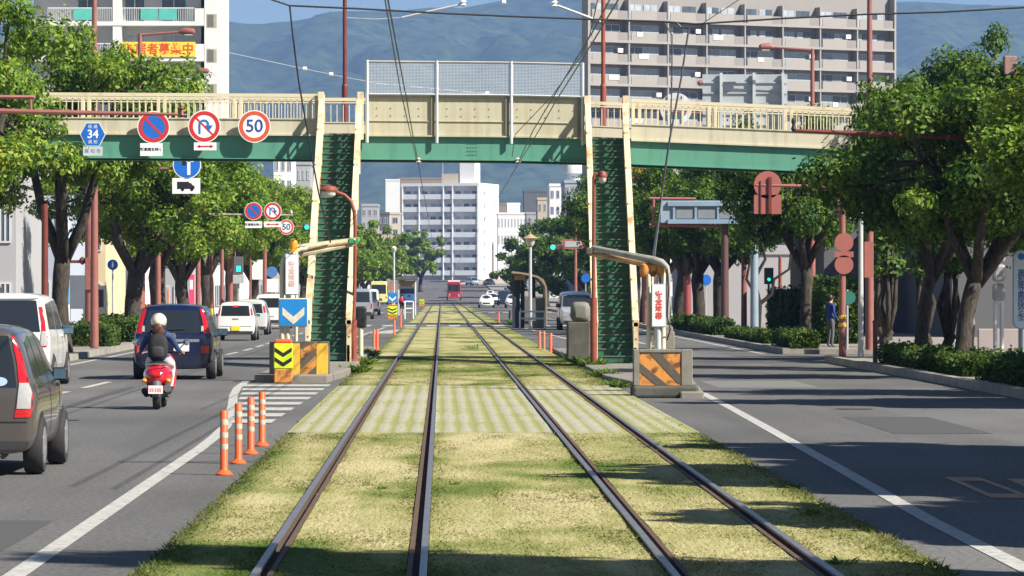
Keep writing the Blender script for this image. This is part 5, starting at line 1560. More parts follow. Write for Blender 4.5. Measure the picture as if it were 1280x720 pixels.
# left row
tree('leanest', -10.75, 101.5, 'leaning tree nearest the camera on the left with a forked dark trunk', 0.0, 1.0, 1.08)
tree('tall', -10.8, 113.5, 'tree with twisted trunk right behind the white minivan, left kerb', 2.6, .80, .95)
tree('mid_a', -10.8, 140, 'thick trunked tree between the thick red mast and the blue minivan', 1.1)
tree('mid_b', -10.85, 152, 'second thick trunk left of the blue minivan', 3.0)
tree('mid_c', -10.75, 167, 'tree whose trunk stands over the blue minivan roof', 4.4)
tree('mid_a', -10.7, 184, 'tree just right of the trunk above the blue minivan roof', 2.2, 1.03)
tree('mid_b', -10.8, 204, 'tree behind the pedestrian signal with green lamp', 5.0, 1.04)
tree('mid_c', -10.7, 226, 'tree behind the pair of far round signs', .5, 1.06)
tree('mid_a', -10.7, 250, 'tree left of the left arch, behind the white cars', 3.7, 1.06)
for i, (Y, k) in enumerate(((278, 'mid_b'), (310, 'mid_c'), (345, 'far'), (385, 'far'), (430, 'far'), (480, 'far'), (540, 'far'), (610, 'far'))):
    t = tree(k, -10.8 + (1.5 if Y > 400 else 0), Y, 'far left street tree in the row that shrinks towards the left tram stop', i * 1.3, 1.0 if Y < 500 else 1.15)
tree('far', -4.2, 800, 'bright green far tree in front of the white apartment block', 1.0, 1.32)
tree('far', -9.0, 820, 'far tree just left of the bright green tree by the white block', 2.0, 1.1)
# right row
tree('right_c', 11.0, 85.0, 'big dark trunked tree at the right edge, nearest on the right', 0.4, .88, .87)
tree('right_c', 11.4, 95.5, 'dark tree left of the rightmost big tree, over the brown post', 0.0, .64, .98)
tree('right_c', 12.8, 107.5, 'tree behind the pale concrete pole, with slim bright branches', 0.2, .82, .95)
for i, (x, Y) in enumerate(((14.2, 112), (16.2, 110), (15.0, 124), (18.0, 118), (13.7, 123), (15.6, 140), (14.4, 131))):
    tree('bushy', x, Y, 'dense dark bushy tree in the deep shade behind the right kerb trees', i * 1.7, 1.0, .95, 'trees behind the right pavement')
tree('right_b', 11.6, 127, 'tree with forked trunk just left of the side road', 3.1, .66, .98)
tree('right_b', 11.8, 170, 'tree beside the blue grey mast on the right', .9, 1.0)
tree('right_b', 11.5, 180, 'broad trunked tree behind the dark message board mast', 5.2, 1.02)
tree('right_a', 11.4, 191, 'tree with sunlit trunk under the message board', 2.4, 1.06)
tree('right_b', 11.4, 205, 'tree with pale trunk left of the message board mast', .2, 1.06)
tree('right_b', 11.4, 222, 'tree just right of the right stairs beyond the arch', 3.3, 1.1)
tree('right_a', 12.2, 250, 'tree behind the right stairs beyond the silver van', 1.2, 1.05)
tree('far_dark', 11.6, 330, 'large round tree between the lantern post and right stairs', 1.4, 1.0, .95)
tree('far_dark', 13.0, 375, 'large spreading tree behind the far signal on the right', 4.0, 1.12)
tree('far_dark', 11.5, 440, 'far dark tree left of the large trees by the right shelter', 2.2, 1.1)
# trees beside the camera that throw the shade across the rails
for i, (Y, k, s, sz, x) in enumerate(((19.0, 'shade', .74, 1.72, 12.0), (29.2, 'shade', .62, 1.15, 13.0), (34.3, 'shade', .95, 1.22, 13.5), (40.5, 'shade', 1.1, 1.22, 13.6), (37.5, 'shade', 1.05, .98, 11.5), (28.5, 'shade', .95, .9, 11.2), (43, 'shade', .9, .85, 11.6), (64, 'shade', .95, 1.0, 14.4))):
    tree(k, x, Y, 'kerbside tree beside the camera, out of the picture on the right', i * 2.0 + .5, s, sz, 'trees beside the camera')
tree('right_a', 12.9, 72, 'tree at the far right whose leaves hang over the blue vertical sign', 2.0, .9, .76)
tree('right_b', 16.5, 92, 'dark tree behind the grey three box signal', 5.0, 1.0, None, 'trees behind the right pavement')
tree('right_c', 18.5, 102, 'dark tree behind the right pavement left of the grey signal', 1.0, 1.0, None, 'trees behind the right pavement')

# ------------------------------------------------------------------ hedges and bushes
def hedge(x0, x1, y0, y1, h, lab, dens=420, leaf=.045, m=None, z=.146, ext=None):
    rng = np.random.default_rng(int(abs(x0 * 31 + y0 * 17)))
    A = (x1 - x0) * (y1 - y0) + 2 * h * ((x1 - x0) + (y1 - y0))
    n = int(min(dens * A, 14000))
    cx, cy = (x0 + x1) / 2, (y0 + y1) / 2
    p = np.stack([rng.random(n) * (x1 - x0) - (x1 - x0) / 2, rng.random(n) * (y1 - y0) - (y1 - y0) / 2, rng.random(n) * h], 1)
    face = rng.integers(0, 4, n)
    p[face == 0, 2] = h * (1 - .12 * rng.random((face == 0).sum()))
    p[face == 1, 1] = -(y1 - y0) / 2 * (1 - .05 * rng.random((face == 1).sum()))
    p[face == 2, 0] = (x1 - x0) / 2 * np.where(rng.random((face == 2).sum()) < .5, 1, -1)
    # rounded bumpy top
    bump = .16 * np.sin(p[:, 0] * 5.1 + x0) * np.sin(p[:, 1] * 2.3 + y0) + .1 * np.sin(p[:, 1] * 6.0)
    p[:, 2] *= 1 + bump
    p += rng.normal(0, .035, (n, 3)); p[:, 2] = np.maximum(p[:, 2], 0.02)
    nr = rng.normal(0, .7, (n, 3)); nr[:, 2] += .7; nr /= np.linalg.norm(nr, axis=1)[:, None]
    a = rng.normal(size=(n, 3)); u = np.cross(nr, a); u /= np.linalg.norm(u, axis=1)[:, None]; w = np.cross(nr, u)
    s = (leaf * (.6 + .8 * rng.random(n)))[:, None]
    t = thing('hedge', lab, 'hedge', (cx, cy, z), group='low clipped hedges')
    put('foliage', quads_mesh('foliage', p, u * s, w * s * .6, None), m or HEDGE, t)
    b = MB(); b.box((0, 0, h * .42), ((x1 - x0) * .86, (y1 - y0) * .96, h * .78)); put('dark_core', b, mat('dark_core_fill', (.022, .03, .012), 1.0), t, bevel=.08)  # solid dark green box filling the inside of the hedge
hedge(-12.2, -10.35, 124.5, 128.5, .62, 'small clipped hedge at the foot of the thick red mast')
hedge(-12.3, -10.3, 135.5, 147, .75, 'longer clipped hedge left of the blue minivan under the tree', leaf=.055)
hedge(10.55, 11.5, 70, 79, .5, 'sunlit hedge below the grey three box signal')
hedge(10.6, 11.5, 81, 97, .42, 'shaded hedge under the big right trees')
hedge(10.5, 11.3, 120, 127, .5, 'small bright hedge by the vermilion pole at the side road')
hedge(10.6, 11.2, 131, 150, .36, 'low dark hedge along the right kerb past the side road')
hedge(10.6, 11.4, 156, 184, .55, 'hedge under the pale trunks on the right kerb', leaf=.06)
hedge(14.5, 17.5, 168, 178, 1.6, 'bright tall bush behind the vine like trunk on the right', leaf=.08, dens=200)
hedge(12.5, 13.7, 131, 136, 1.9, 'bright tall bush behind the person in blue by the side road', leaf=.07, dens=240)
hedge(16.8, 19.5, 99, 104, 1.2, 'dark bushes by the pale wall at far right', leaf=.06, dens=200)

# slim vine like tree
b = MB()
t = thing('vine_tree', 'small crooked dark tree with winding bare stems by the blue grey mast', 'tree', (12.6, 160, .146))
b.tube([(0, 0, -.1), (.1, 0, 1.2), (-.1, 0, 2.2), (.35, 0, 3.0), (.1, 0, 4.2)], [.16, .12, .09, .06, .03], 8)
b.tube([(.1, 0, 1.2), (.6, 0, 1.6), (.7, 0, 2.2), (1.3, 0, 2.6), (1.4, 0, 3.6)], [.09, .07, .06, .05, .03], 8)
b.tube([(-.05, 0, 1.6), (-.4, 0, 2.2), (-.25, 0, 3.0), (-.6, 0, 3.8)], [.07, .06, .045, .03], 8)
put('trunk', b, mat('dark_bark', (.03, .024, .02), .95), t, smooth=True)

# ------------------------------------------------------------------ buildings
def wall_mat(name, col, var=.05): return mat(name, col, .85, var=var, scale=.25)
def building(name, lab, x, Y, rz, w, d, h, m, z=None, roofm=None, cat='building'):
    """box building; local front face is y=0, width along x from -w/2 to w/2"""
    t = thing(name, lab, cat, (x, Y, (elev(Y) if z is None else z)), rz)
    b = MB(); b.bx(-w / 2, w / 2, 0, d, -1, h); put('wall', b, m, t)
    b = MB(); b.bx(-w / 2 - .1, w / 2 + .1, -.1, d + .1, h, h + .5); put('roof_parapet', b, roofm or m, t)
    return t
_pane = {}
def window_proto(w, h, gm=None):
    k = (round(w, 2), round(h, 2), (gm or BGLASS).name)
    if k not in _pane:
        f = MB(); s = .07
        f.bx(-w / 2, w / 2, -.03, .03, 0, s); f.bx(-w / 2, w / 2, -.03, .03, h - s, h)
        f.bx(-w / 2, -w / 2 + s, -.03, .03, s, h - s); f.bx(w / 2 - s, w / 2, -.03, .03, s, h - s); f.bx(-s / 2, s / 2, -.025, .03, s, h - s)
        g = MB(); g.bx(-w / 2 + s, w / 2 - s, -.005, .02, s, h - s)
        fm = f.mesh('window'); fm.materials.append(mat('window_frame_alu', (.55, .56, .57), .5))
        gmm = g.mesh('pane'); gmm.materials.append(gm or BGLASS)
        _pane[k] = (fm, gmm)
    return _pane[k]
def window(par, x, y, z, w, h, gm=None, rz=0.0, sub=True):
    fm, g = window_proto(w, h, gm)
    o = bpy.data.objects.new('window', fm); COL.objects.link(o); o.parent = par; o.location = (x, y, z); o.rotation_euler = (0, 0, rz)
    p = bpy.data.objects.new('pane', g); COL.objects.link(p); p.parent = o
    return o
def grid_windows(t, w, h, nx, nz, ww, wh, z0, y=-.035, gms=None, rd=None, x0=None, x1=None):
    x0 = -w / 2 if x0 is None else x0; x1 = w / 2 if x1 is None else x1
    for k in range(nz):
        for i in range(nx):
            window(t, x0 + (x1 - x0) * (i + .5) / nx, y, z0 + (h - z0) * k / nz, ww, wh, (rd.choice(gms) if gms else None))

def side_windows(t, w, d, nz, n, z0, dz, ww=1.6, wh=1.5, sx=1):
    for k in range(nz):
        for i in range(n):
            window(t, sx * (w / 2 + .035), d * (i + .5) / n, z0 + dz * k, ww, wh, None, R(90))

# long pinkish grey apartment block at top right
rd = random.Random(5)
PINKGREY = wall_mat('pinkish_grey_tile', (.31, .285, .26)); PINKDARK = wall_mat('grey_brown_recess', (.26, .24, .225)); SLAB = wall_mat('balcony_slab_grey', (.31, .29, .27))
A = R(28); Wd = 50.0; fl = 2.98; nfl = 14
t = thing('apartment_block', 'long pinkish grey apartment block with stacked balconies behind the right trees', 'apartment block', (0, 0, 0), A)
P0 = Vector(((737 - 552) * 545 / FPX, 545, 0)); t.location = P0 + Vector((math.cos(A), math.sin(A), 0)) * Wd / 2
def sheared(mb, x0, x1, y0, y1, z0, z1):
    k = math.tan(A) + .04
    mb.add([(x0 + k * y0, y0, z0), (x1 + k * y0, y0, z0), (x1 + k * y1, y1, z0), (x0 + k * y1, y1, z0), (x0 + k * y0, y0, z1), (x1 + k * y0, y0, z1), (x1 + k * y1, y1, z1), (x0 + k * y1, y1, z1)], [(0, 3, 2, 1), (4, 5, 6, 7), (0, 1, 5, 4), (1, 2, 6, 5), (2, 3, 7, 6), (3, 0, 4, 7)])
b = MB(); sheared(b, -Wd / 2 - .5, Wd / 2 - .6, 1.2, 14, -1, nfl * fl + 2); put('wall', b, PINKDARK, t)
for xa in (-Wd / 2 - .3, Wd / 2):
    b = MB(); b.bx(xa, xa + .3, -.1, 1.58, -1, nfl * fl + 2); put('end_wall', b, PINKGREY, t)
nb = 8; bw = Wd / nb
GM = [BGLASS, CURTAIN, CURTAIN, CURTAIN, mat('mid_grey_curtain', (.24, .27, .30), .3, var=.2, scale=.7)]  # last entry is a mid grey curtain tone, window tones picked at random
zoff = 41.0 - nfl * fl - 1.0
pproto = []
for k in range(nfl):
    z = k * fl + .35
    b = MB(); b.bx(-Wd / 2, Wd / 2, -.12, 1.2, z - .32, z); put('balcony_slab', b, SLAB, t)
    for i in range(nb if k >= 5 else 0):
        x0 = -Wd / 2 + i * bw
        if not pproto:
            b = MB(); b.bx(.35, bw * .70, -.10, .02, .002, 1.16); pp = b.mesh('balcony_parapet'); pp.materials.append(PINKGREY)
            b = MB(); b.bx(bw * .70 + .02, bw - .25, -.06, -.02, .003, 1.10); pg = b.mesh('balcony_grille'); pg.materials.append(wall_mat('grille_grey', (.24, .22, .21)))
            b = MB(); b.bx(-.10, .10, -.05, 1.18, .004, fl - .33); pd = b.mesh('divider_wall'); pd.materials.append(PINKGREY)
            pproto += [pp, pg, pd]
        for q in pproto: put(q.name.split('.')[0], q, PINKGREY, t, loc=(x0, 0, z))
cells = [(k, i, j) for k in range(6, nfl) for i in range(nb) for j in (0, 1)]
for q, (k, i, j) in enumerate(cells[:100]):
    x0 = -Wd / 2 + i * bw
    window(t, x0 + (1.55 if j == 0 else 4.1), 1.16, k * fl + .45, 2.6, 2.15, rd.choice(GM))
b = MB()
for q, (k, i, j) in enumerate(cells[100:]):
    x0 = -Wd / 2 + i * bw; x = x0 + (1.55 if j == 0 else 4.1); b.cur = rd.choice((0, 1, 1))
    b.bx(x - 1.05, x - .03, 1.12, 1.18, k * fl + .45, k * fl + 2.45); b.cur = rd.choice((0, 1)); b.bx(x + .03, x + 1.05, 1.12, 1.18, k * fl + .45, k * fl + 2.45)
o = put('window', b, [BGLASS, CURTAIN], t); o['kind'] = 'stuff'
for (k, i, dx) in ((11, 1, 1.5), (12, 1, 1.2), (10, 0, 3.0), (11, 4, 2.0), (9, 4, 1.5), (10, 4, 3), (8, 1, .8), (12, 3, 1.0), (9, 6, 2)):
    b = MB(); b.bx(0, rd.uniform(.7, 1.6), -.18, -.13, -.45 - rd.random() * .3, 0); put('hanging_laundry', b, WHITE, t, loc=(-Wd / 2 + i * bw + dx, 0, k * fl + 1.55))

for (k, i, dx) in ((11, 0, 4.8), (10, 2, 4.7), (12, 2, 4.8), (9, 1, 4.7), (11, 5, 4.8), (12, 6, 4.7), (10, 6, 4.8), (9, 5, 4.7), (8, 3, 4.8)):
    b = MB(); b.bx(0, .8, .5, .9, 1.35, 1.95); put('air_conditioner', b, OFFWHITE, t, loc=(-Wd / 2 + i * bw + dx, 0, k * fl + .35))
for x in (-18, -4, 9):
    b = MB(); b.bx(x, x + 4, 4, 9, nfl * fl + 2, nfl * fl + 4.2); put('roof_hut', b, PINKGREY, t)
# white apartment building with green balcony panels at top left
t = thing('apartment_block', 'white apartment building with green balcony panels and a yellow banner, upper left', 'apartment block', (0, 0, 0))
YB = 340.0; k_ = YB / FPX
X = lambda px: (px - 552) * k_
Z = lambda py: CAMZ - (py - 363) * k_
t.location = (X(170), YB, 0); ox = X(170)
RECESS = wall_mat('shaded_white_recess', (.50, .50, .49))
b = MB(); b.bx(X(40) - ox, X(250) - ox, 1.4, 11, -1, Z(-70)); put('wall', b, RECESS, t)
b = MB(); x0, x1 = X(255.5) - ox, X(277.5) - ox
b.bx(x0, x1, -.05, 11, -1, Z(-70)); put('stair_tower', b, OFFWHITE, t)
for py0, py1 in ((-27, -8), (17.5, 34.5), (61, 78), (105, 122), (149, 166)):
    f = MB(); f.bx(X(258.5) - ox, X(271) - ox, -.07, -.052, Z(py1), Z(py0)); w_ = put('window', f, mat('tan_reveal', (.38, .36, .28), .8), t)
    f = MB(); f.bx(X(259.5) - ox, X(267) - ox, -.085, -.072, Z(py1 - 1), Z(py0 + 1)); put('pane', f, mat('dim_olive_glass', (.16, .155, .12), .4), w_)
for py in (-15, 29, 73.5, 117.5, 162):
    b = MB(); b.bx(X(40) - ox, X(255) - ox, -.1, 1.4, Z(py + 3.0), Z(py - 2.2)); put('balcony_slab', b, OFFWHITE, t)
    b = MB(); b.bx(X(243.5) - ox, X(255) - ox, -.06, 1.38, Z(py - 2.2) + .003, Z(py - 18.5)); put('balcony_end_wall', b, OFFWHITE, t)
    b = MB(); b.bx(X(141) - ox, X(152) - ox, -.05, 1.38, Z(py - 2.2) + .003, Z(py - 41.2)); put('balcony_divider', b, OFFWHITE, t)
    b = MB()
    for a0, a1 in ((60, 140), (153, 243)):
        b.bx(X(a0) - ox, X(a1) - ox, -.08, -.03, Z(py - 19.5), Z(py - 18.5))
        x = a0
        while x < a1: b.bx(X(x) - ox - .015, X(x) - ox + .015, -.07, -.04, Z(py - 2.3), Z(py - 19.4)); x += 2.2
    put('railing', b, WHITE, t)
    if abs(py - 73.5) > 1:
        b = MB()
        for a0, a1 in ((176, 197.5), (199, 221.5), (92, 115), (200, 221) if py < 100 else (205, 218)):
            if a0 == 200: continue
            b = MB(); b.bx(X(a0) - ox, X(a1) - ox, -.16, -.10, Z(py - 4), Z(py - 18)); put('green_panel', b, mat('mint_balcony_panel', (.10, .46, .38), .5), t)
    for a0, a1 in ((154, 180), (200, 232), (95, 120)):
        window(t, X((a0 + a1) / 2) - ox, 1.36, Z(py - 2.2) + .05, (a1 - a0) * k_, 2.0, rd.choice([BGLASS, BGLASS, CURTAIN]))
b = MB(); b.bx(X(151) - ox, X(244.5) - ox, -.20, -.165, Z(71.0), Z(52.5)); bn = put('banner', b, mat('banner_yellow', (.85, .62, .05), .6, var=.04), t)
put('lettering', text_mesh('入居者募集中', 1.0, .01, 1, .012), mat('banner_red', (.75, .06, .02), .6, var=0), bn, loc=(X(198.5) - ox, -.22, Z(62)))

# white eight storey block straight ahead
t = thing('apartment_block', 'white eight storey block with shade tinted balconies closing the end of the street', 'apartment block', (0, 0, 0), R(17))
YB = 1080.0; k_ = YB / FPX
h = (360 - 233) * k_; e0 = CAMZ - (355 - 363) * k_ - 1.0
x0 = (503 - 552) * k_; x1 = (597 - 552) * k_
w = (x1 - x0) / math.cos(R(17)); d = 19.0
t.rotation_euler = (0, 0, R(-17)); t.location = ((x0 + x1) / 2, YB, e0)
SHADEWHITE = wall_mat('shade_tinted_white_render', (.74, .75, .77));  # white toned bluish, the front's shade put into its colour
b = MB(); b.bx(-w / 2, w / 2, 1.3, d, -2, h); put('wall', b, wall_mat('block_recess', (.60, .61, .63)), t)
b = MB(); b.bx(w / 2, w / 2 + .4, -.2, d, -2, h + .8); b.bx(-w / 2 - .4, -w / 2, -.2, d, -2, h + .8); put('end_wall', b, mat('sunlit_white_render', (.80, .79, .76), .8, var=.04, scale=.3), t)  # end wall of the same white, coloured brighter as its sunlit side
b = MB(); b.bx(-w / 2, w / 2, -.2, d, h, h + .8); put('roof_parapet', b, SHADEWHITE, t)
nf = 8; fh = h / nf
for k in range(nf):
    b = MB(); b.bx(-w / 2, w / 2, -.15, 1.3, k * fh - .1, k * fh + .1); b.bx(-w / 2, w / 2, -.15, -.03, k * fh + .1, k * fh + 1.25); put('balcony', b, SHADEWHITE, t)
    for i in range(9):
        window(t, -w / 2 + w * (i + .5) / 9, 1.26, k * fh + .25, 1.5, 1.9, rd.choice([BGLASS, BGLASS, CURTAIN]))
for i in (0, 2, 4.9, 6, 9):
    b = MB(); x = -w / 2 + w * i / 9; b.bx(x - .12, x + .12, -.3, 1.3, 0, h); put('pilaster', b, SHADEWHITE, t)
for k in range(nf):
    for yy in (5.0,):
        window(t, w / 2 + .44, yy, k * fh + 1.0, .9, 1.1, None, R(90))
b = MB(); b.bx(w / 2 + .41, w / 2 + .46, 12.0, 14.0, 0, h * .42); b.lathe([(1.0, 0), (1.0, .05)], 16, (w / 2 + .41, 13.0, h * .42), 'X'); put('arched_opening', b, mat('arch_shadow_brown', (.16, .14, .11), .9), t)
b = MB(); b.bx(w * .22, w * .42, 3, 8, h + .8, h + 7.2); b.bx(w * .25, w * .39, 3.5, 7.5, h + 7.2, h + 9.0); put('roof_tower', b, mat('sunlit_white_render', (.80, .79, .76)), t)
b = MB(); b.bx(-w * .02, w * .2, 3, 7, h + .8, h + 3.4); put('roof_hut', b, wall_mat('tan_render', (.5, .43, .33)), t)
b = MB(); b.tube([(-w * .02, 4, h), (-w * .02, 4, h + 9)], .08, 6); put('antenna', b, STEEL, t)

# smaller buildings: (px0, px1, py_top, Y, depth, material, windows nx,nz, name, label)
def block(px0, px1, pyt, Y, d, m, nx, nz, name, lab, rz=0.0, gms=None, ww=.55, wh=.5, side=0):
    k = Y / FPX; w = (px1 - px0) * k; e = elev(Y); h = CAMZ - (pyt - 363) * k - e
    t = building(name, lab, ((px0 + px1) / 2 - 552) * k, Y, rz, w, d, h, m, e)
    if nx:
        fh = h / nz
        for q in range(nz):
            for i in range(nx):
                window(t, -w / 2 + w * (i + .5) / nx, -.035, fh * q + fh * .25, w / nx * ww, fh * wh, rd.choice(gms) if gms else None)
    if side:
        fh = h / nz
        for q in range(nz):
            for i in range(3): window(t, side * (w / 2 + .035), d * (i + .5) / 3, fh * q + fh * .25, d / 6, fh * wh, None, R(90))
    return t
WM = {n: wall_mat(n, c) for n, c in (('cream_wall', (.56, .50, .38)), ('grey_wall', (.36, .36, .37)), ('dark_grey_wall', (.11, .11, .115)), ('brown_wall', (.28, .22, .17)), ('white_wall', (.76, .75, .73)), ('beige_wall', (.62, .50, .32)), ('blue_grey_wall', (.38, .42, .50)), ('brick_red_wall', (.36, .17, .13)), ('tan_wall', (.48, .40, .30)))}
block(482, 499, 226, 1150, 12, WM['white_wall'], 0, 0, 'office_building', 'narrow white tower just left of the white eight storey block')
block(498, 560, 224, 1250, 12, WM['brown_wall'], 0, 0, 'office_building', 'brown roofed building peeking over the white eight storey block')
block(452, 473, 258, 760, 12, WM['grey_wall'], 3, 7, 'office_building', 'grey flats left of the stairs gap with small windows')
block(470, 486, 268, 820, 12, WM['dark_grey_wall'], 2, 6, 'office_building', 'dark grey narrow building left of the cream slab')
block(488, 500, 268, 900, 10, WM['cream_wall'], 1, 6, 'office_building', 'cream slab building touching the white eight storey block')
block(462, 490, 292, 700, 10, WM['tan_wall'], 5, 3, 'office_building', 'low tan ribbed building above the far left trees')
block(476, 500, 318, 640, 10, WM['brick_red_wall'], 4, 3, 'shop_building', 'brick red low building behind the left tram stop')
block(622, 658, 268, 980, 16, WM['white_wall'], 9, 4, 'office_building', 'white stepped building right of the eight storey block', ww=.35, wh=.5)
block(634, 650, 256, 990, 12, WM['white_wall'], 0, 0, 'office_building', 'small white upper box of the stepped building')
block(619, 634, 256, 1100, 10, WM['brown_wall'], 0, 0, 'office_building', 'small brown building behind the white stepped building')
block(655, 690, 240, 1200, 16, WM['dark_grey_wall'], 0, 0, 'office_building', 'dark grey roof mass right of the white stepped building')
block(658, 676, 268, 860, 14, WM['grey_wall'], 4, 5, 'office_building', 'mid grey building between white stepped and white tower')
block(672, 690, 250, 800, 14, WM['tan_wall'], 3, 6, 'office_building', 'tan narrow building left of the white framed tower', side=-1)
block(687, 708, 233, 700, 16, WM['white_wall'], 3, 7, 'office_building', 'white framed tower above the large right tree', gms=[BGLASS, mat('navy_glass', (.03, .05, .12), .2)])
block(706, 740, 229, 600, 18, WM['blue_grey_wall'], 5, 8, 'office_building', 'blue grey office tower left of the right stairs', gms=[BGLASS, CURTAIN])
block(722, 736, 250, 560, 10, WM['cream_wall'], 2, 5, 'office_building', 'cream building partly behind the right stairs')
t = thing('water_tank', 'round white water tank on a roof left of the right stairs', 'water tank', W(717, 229, 606))
b = MB(); b.lathe([(1.0, 0), (1.0, 1.4), (1.9, 1.5), (1.9, 4.6), (1.5, 5.2), (.1, 5.4)], 16); put('tank', b, WHITE, t, smooth=True)
block(342, 366, 196, 470, 10, WM['white_wall'], 3, 8, 'office_building', 'white building above the left tree row, left half')
block(366, 388, 206, 490, 10, WM['grey_wall'], 4, 7, 'office_building', 'grey building above the left tree row beside the left stairs')
# low buildings behind the left trees: fronts seen between the trunks
block(-60, 20, 230, 150, 12, WM['grey_wall'], 3, 2, 'shop_building', 'grey shop wall at the left edge behind the leaning tree', rz=0)
block(16, 84, 240, 175, 12, WM['blue_grey_wall'], 4, 2, 'shop_building', 'bluish shop front between the left trunks')
t = block(84, 132, 255, 190, 12, WM['beige_wall'], 2, 2, 'shop_building', 'beige building with window behind the thick red mast')
block(126, 170, 270, 205, 12, WM['white_wall'], 3, 2, 'shop_building', 'white shop building behind the green awning')
block(168, 238, 280, 235, 14, WM['grey_wall'], 6, 2, 'shop_building', 'grey low shop building behind the left tree trunks')
block(236, 300, 290, 290, 14, WM['white_wall'], 6, 2, 'shop_building', 'white low building behind the slim red poles')
block(300, 352, 300, 380, 14, WM['tan_wall'], 5, 2, 'shop_building', 'tan low building far behind the white cars')
block(352, 420, 300, 500, 14, WM['grey_wall'], 6, 2, 'shop_building', 'grey building behind the left arch sign')
block(420, 470, 318, 620, 14, WM['white_wall'], 6, 2, 'shop_building', 'white low building beyond the left stairs')
# right
block(800, 868, 320, 260, 14, WM['white_wall'], 4, 2, 'shop_building', 'white shop with counter windows behind the right arch')
block(862, 1040, 318, 215, 16, wall_mat('pale_grey_violet_wall', (.36, .345, .35)), 0, 2, 'shop_building', 'wide plain pale grey building behind the right tree trunks')
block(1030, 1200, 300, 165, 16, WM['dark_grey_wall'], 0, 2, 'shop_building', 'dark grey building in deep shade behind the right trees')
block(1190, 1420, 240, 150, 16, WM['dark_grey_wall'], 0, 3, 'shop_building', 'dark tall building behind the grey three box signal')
block(735, 800, 300, 420, 14, WM['grey_wall'], 5, 2, 'shop_building', 'grey building behind the silver oncoming van')
# things on the left pavement
def simple(name, lab, cat, px, Y, boxes, z=.148):
    t, L_ = root_at(name, lab, cat, px, Y, z)
    for nm, (x0, x1, y0, y1, d0, d1), m in boxes:
        q0, q1 = L_(x0, y0), L_(x1, y1); b = MB(); b.bx(q0.x, q1.x, d0, d1, q1.z, q0.z); put(nm, b, m, t, bevel=.02)
    return t
MINT = mat('green_awning_cloth', (.04, .33, .22), .7)
t, L_ = root_at('shop_awning', 'green awning over a shop front behind the small round blue sign', 'awning', 143, 203.0)
b = MB(); q0, q1 = L_(131, 338), L_(153, 354); b.add([(q0.x + .2, 1.9, q0.z), (q1.x - .5, 1.9, q0.z), (q1.x, .4, q1.z), (q0.x, .4, q1.z), (q0.x + .2, 1.9, q0.z - .1), (q1.x - .5, 1.9, q0.z - .1), (q1.x, .4, q1.z - .15), (q0.x, .4, q1.z - .15)], [(0, 1, 2, 3), (7, 6, 5, 4), (0, 4, 5, 1), (1, 5, 6, 2), (2, 6, 7, 3), (3, 7, 4, 0)]); put('canopy', b, MINT, t)
b = MB()
for q in (q0.x + .05, q1.x - .05): b.tube([(q, .45, 0), (q, .45, q1.z)], .04, 8)
put('awning_post', b, STEEL, t)
simple('vertical_banner', 'white vertical banner with blue bands right of the leaning trunks', 'banner', 83, 160, [('banner_cloth', (78, 87, 272, 402, 0, .05), OFFWHITE), ('blue_band', (79, 86, 290, 330, -.02, -.002), mat('banner_blue', (.10, .28, .6), .6)), ('blue_band', (80, 87, 345, 380, -.02, -.002), mat('banner_blue', (.10, .28, .6), .6))])
simple('signboard', 'dark slate signboard behind the thick red mast', 'signboard', 97, 165, [('board', (85, 107, 344, 386, 0, .12), mat('slate_board', (.12, .14, .17), .6)), ('leg', (86, 88, 386, 430, .02, .1), DGREY), ('leg', (104, 106, 386, 430, .02, .1), DGREY)])
simple('vending_machine', 'pale grey vending machine right of the thick red mast', 'vending machine', 127, 168, [('cabinet', (119, 131, 357, 418, 0, .8), mat('vending_grey', (.52, .52, .5), .5)), ('display_window', (120.5, 129.5, 362, 384, -.03, -.003), GLASS)])
simple('advertising_flag', 'pink and white advertising flag between the left tree trunks', 'flag', 241, 200, [('flag_cloth', (236, 243, 343, 400, 0, .03), mat('flag_pink', (.72, .05, .16), .7)), ('white_panel', (237, 241, 350, 362, -.02, -.003), WHITE), ('pole', (243, 244, 340, 404, 0, .03), STEEL)])
simple('advertising_flag', 'white flag with red foot left of the slim red pole', 'flag', 257, 205, [('flag_cloth', (253, 260, 318, 348, 0, .03), WHITE), ('red_panel', (256, 259.5, 358, 392, 0, .03), SIGNRED), ('pole', (260, 261, 316, 400, 0, .03), STEEL)])
simple('work_barrier', 'orange and black striped work barrier behind a left tree trunk', 'barrier', 183, 158, [('panel', (178, 188, 380, 391, 0, .05), mat('work_orange', (.75, .3, .03), .6)), ('black_band', (180, 183, 380.2, 390.8, -.02, -.003), BLACK), ('black_band', (185, 187.5, 380.2, 390.8, -.02, -.003), BLACK), ('leg', (181, 182, 391, 412, 0, .05), DGREY), ('leg', (185.5, 186.5, 391, 412, 0, .05), DGREY)])
for i, (px, lab) in enumerate(((203, 'orange marker post behind the blue minivan roof, left one'), (210, 'orange marker post behind the blue minivan roof, right one'), (230, 'yellowish marker post just left of the pink flag'))):
    simple('marker_post', lab, 'bollard', px, 175, [('post', (px - 1, px + 1, 362, 408, 0, .06), ORANGE if i < 2 else YELLOW)])
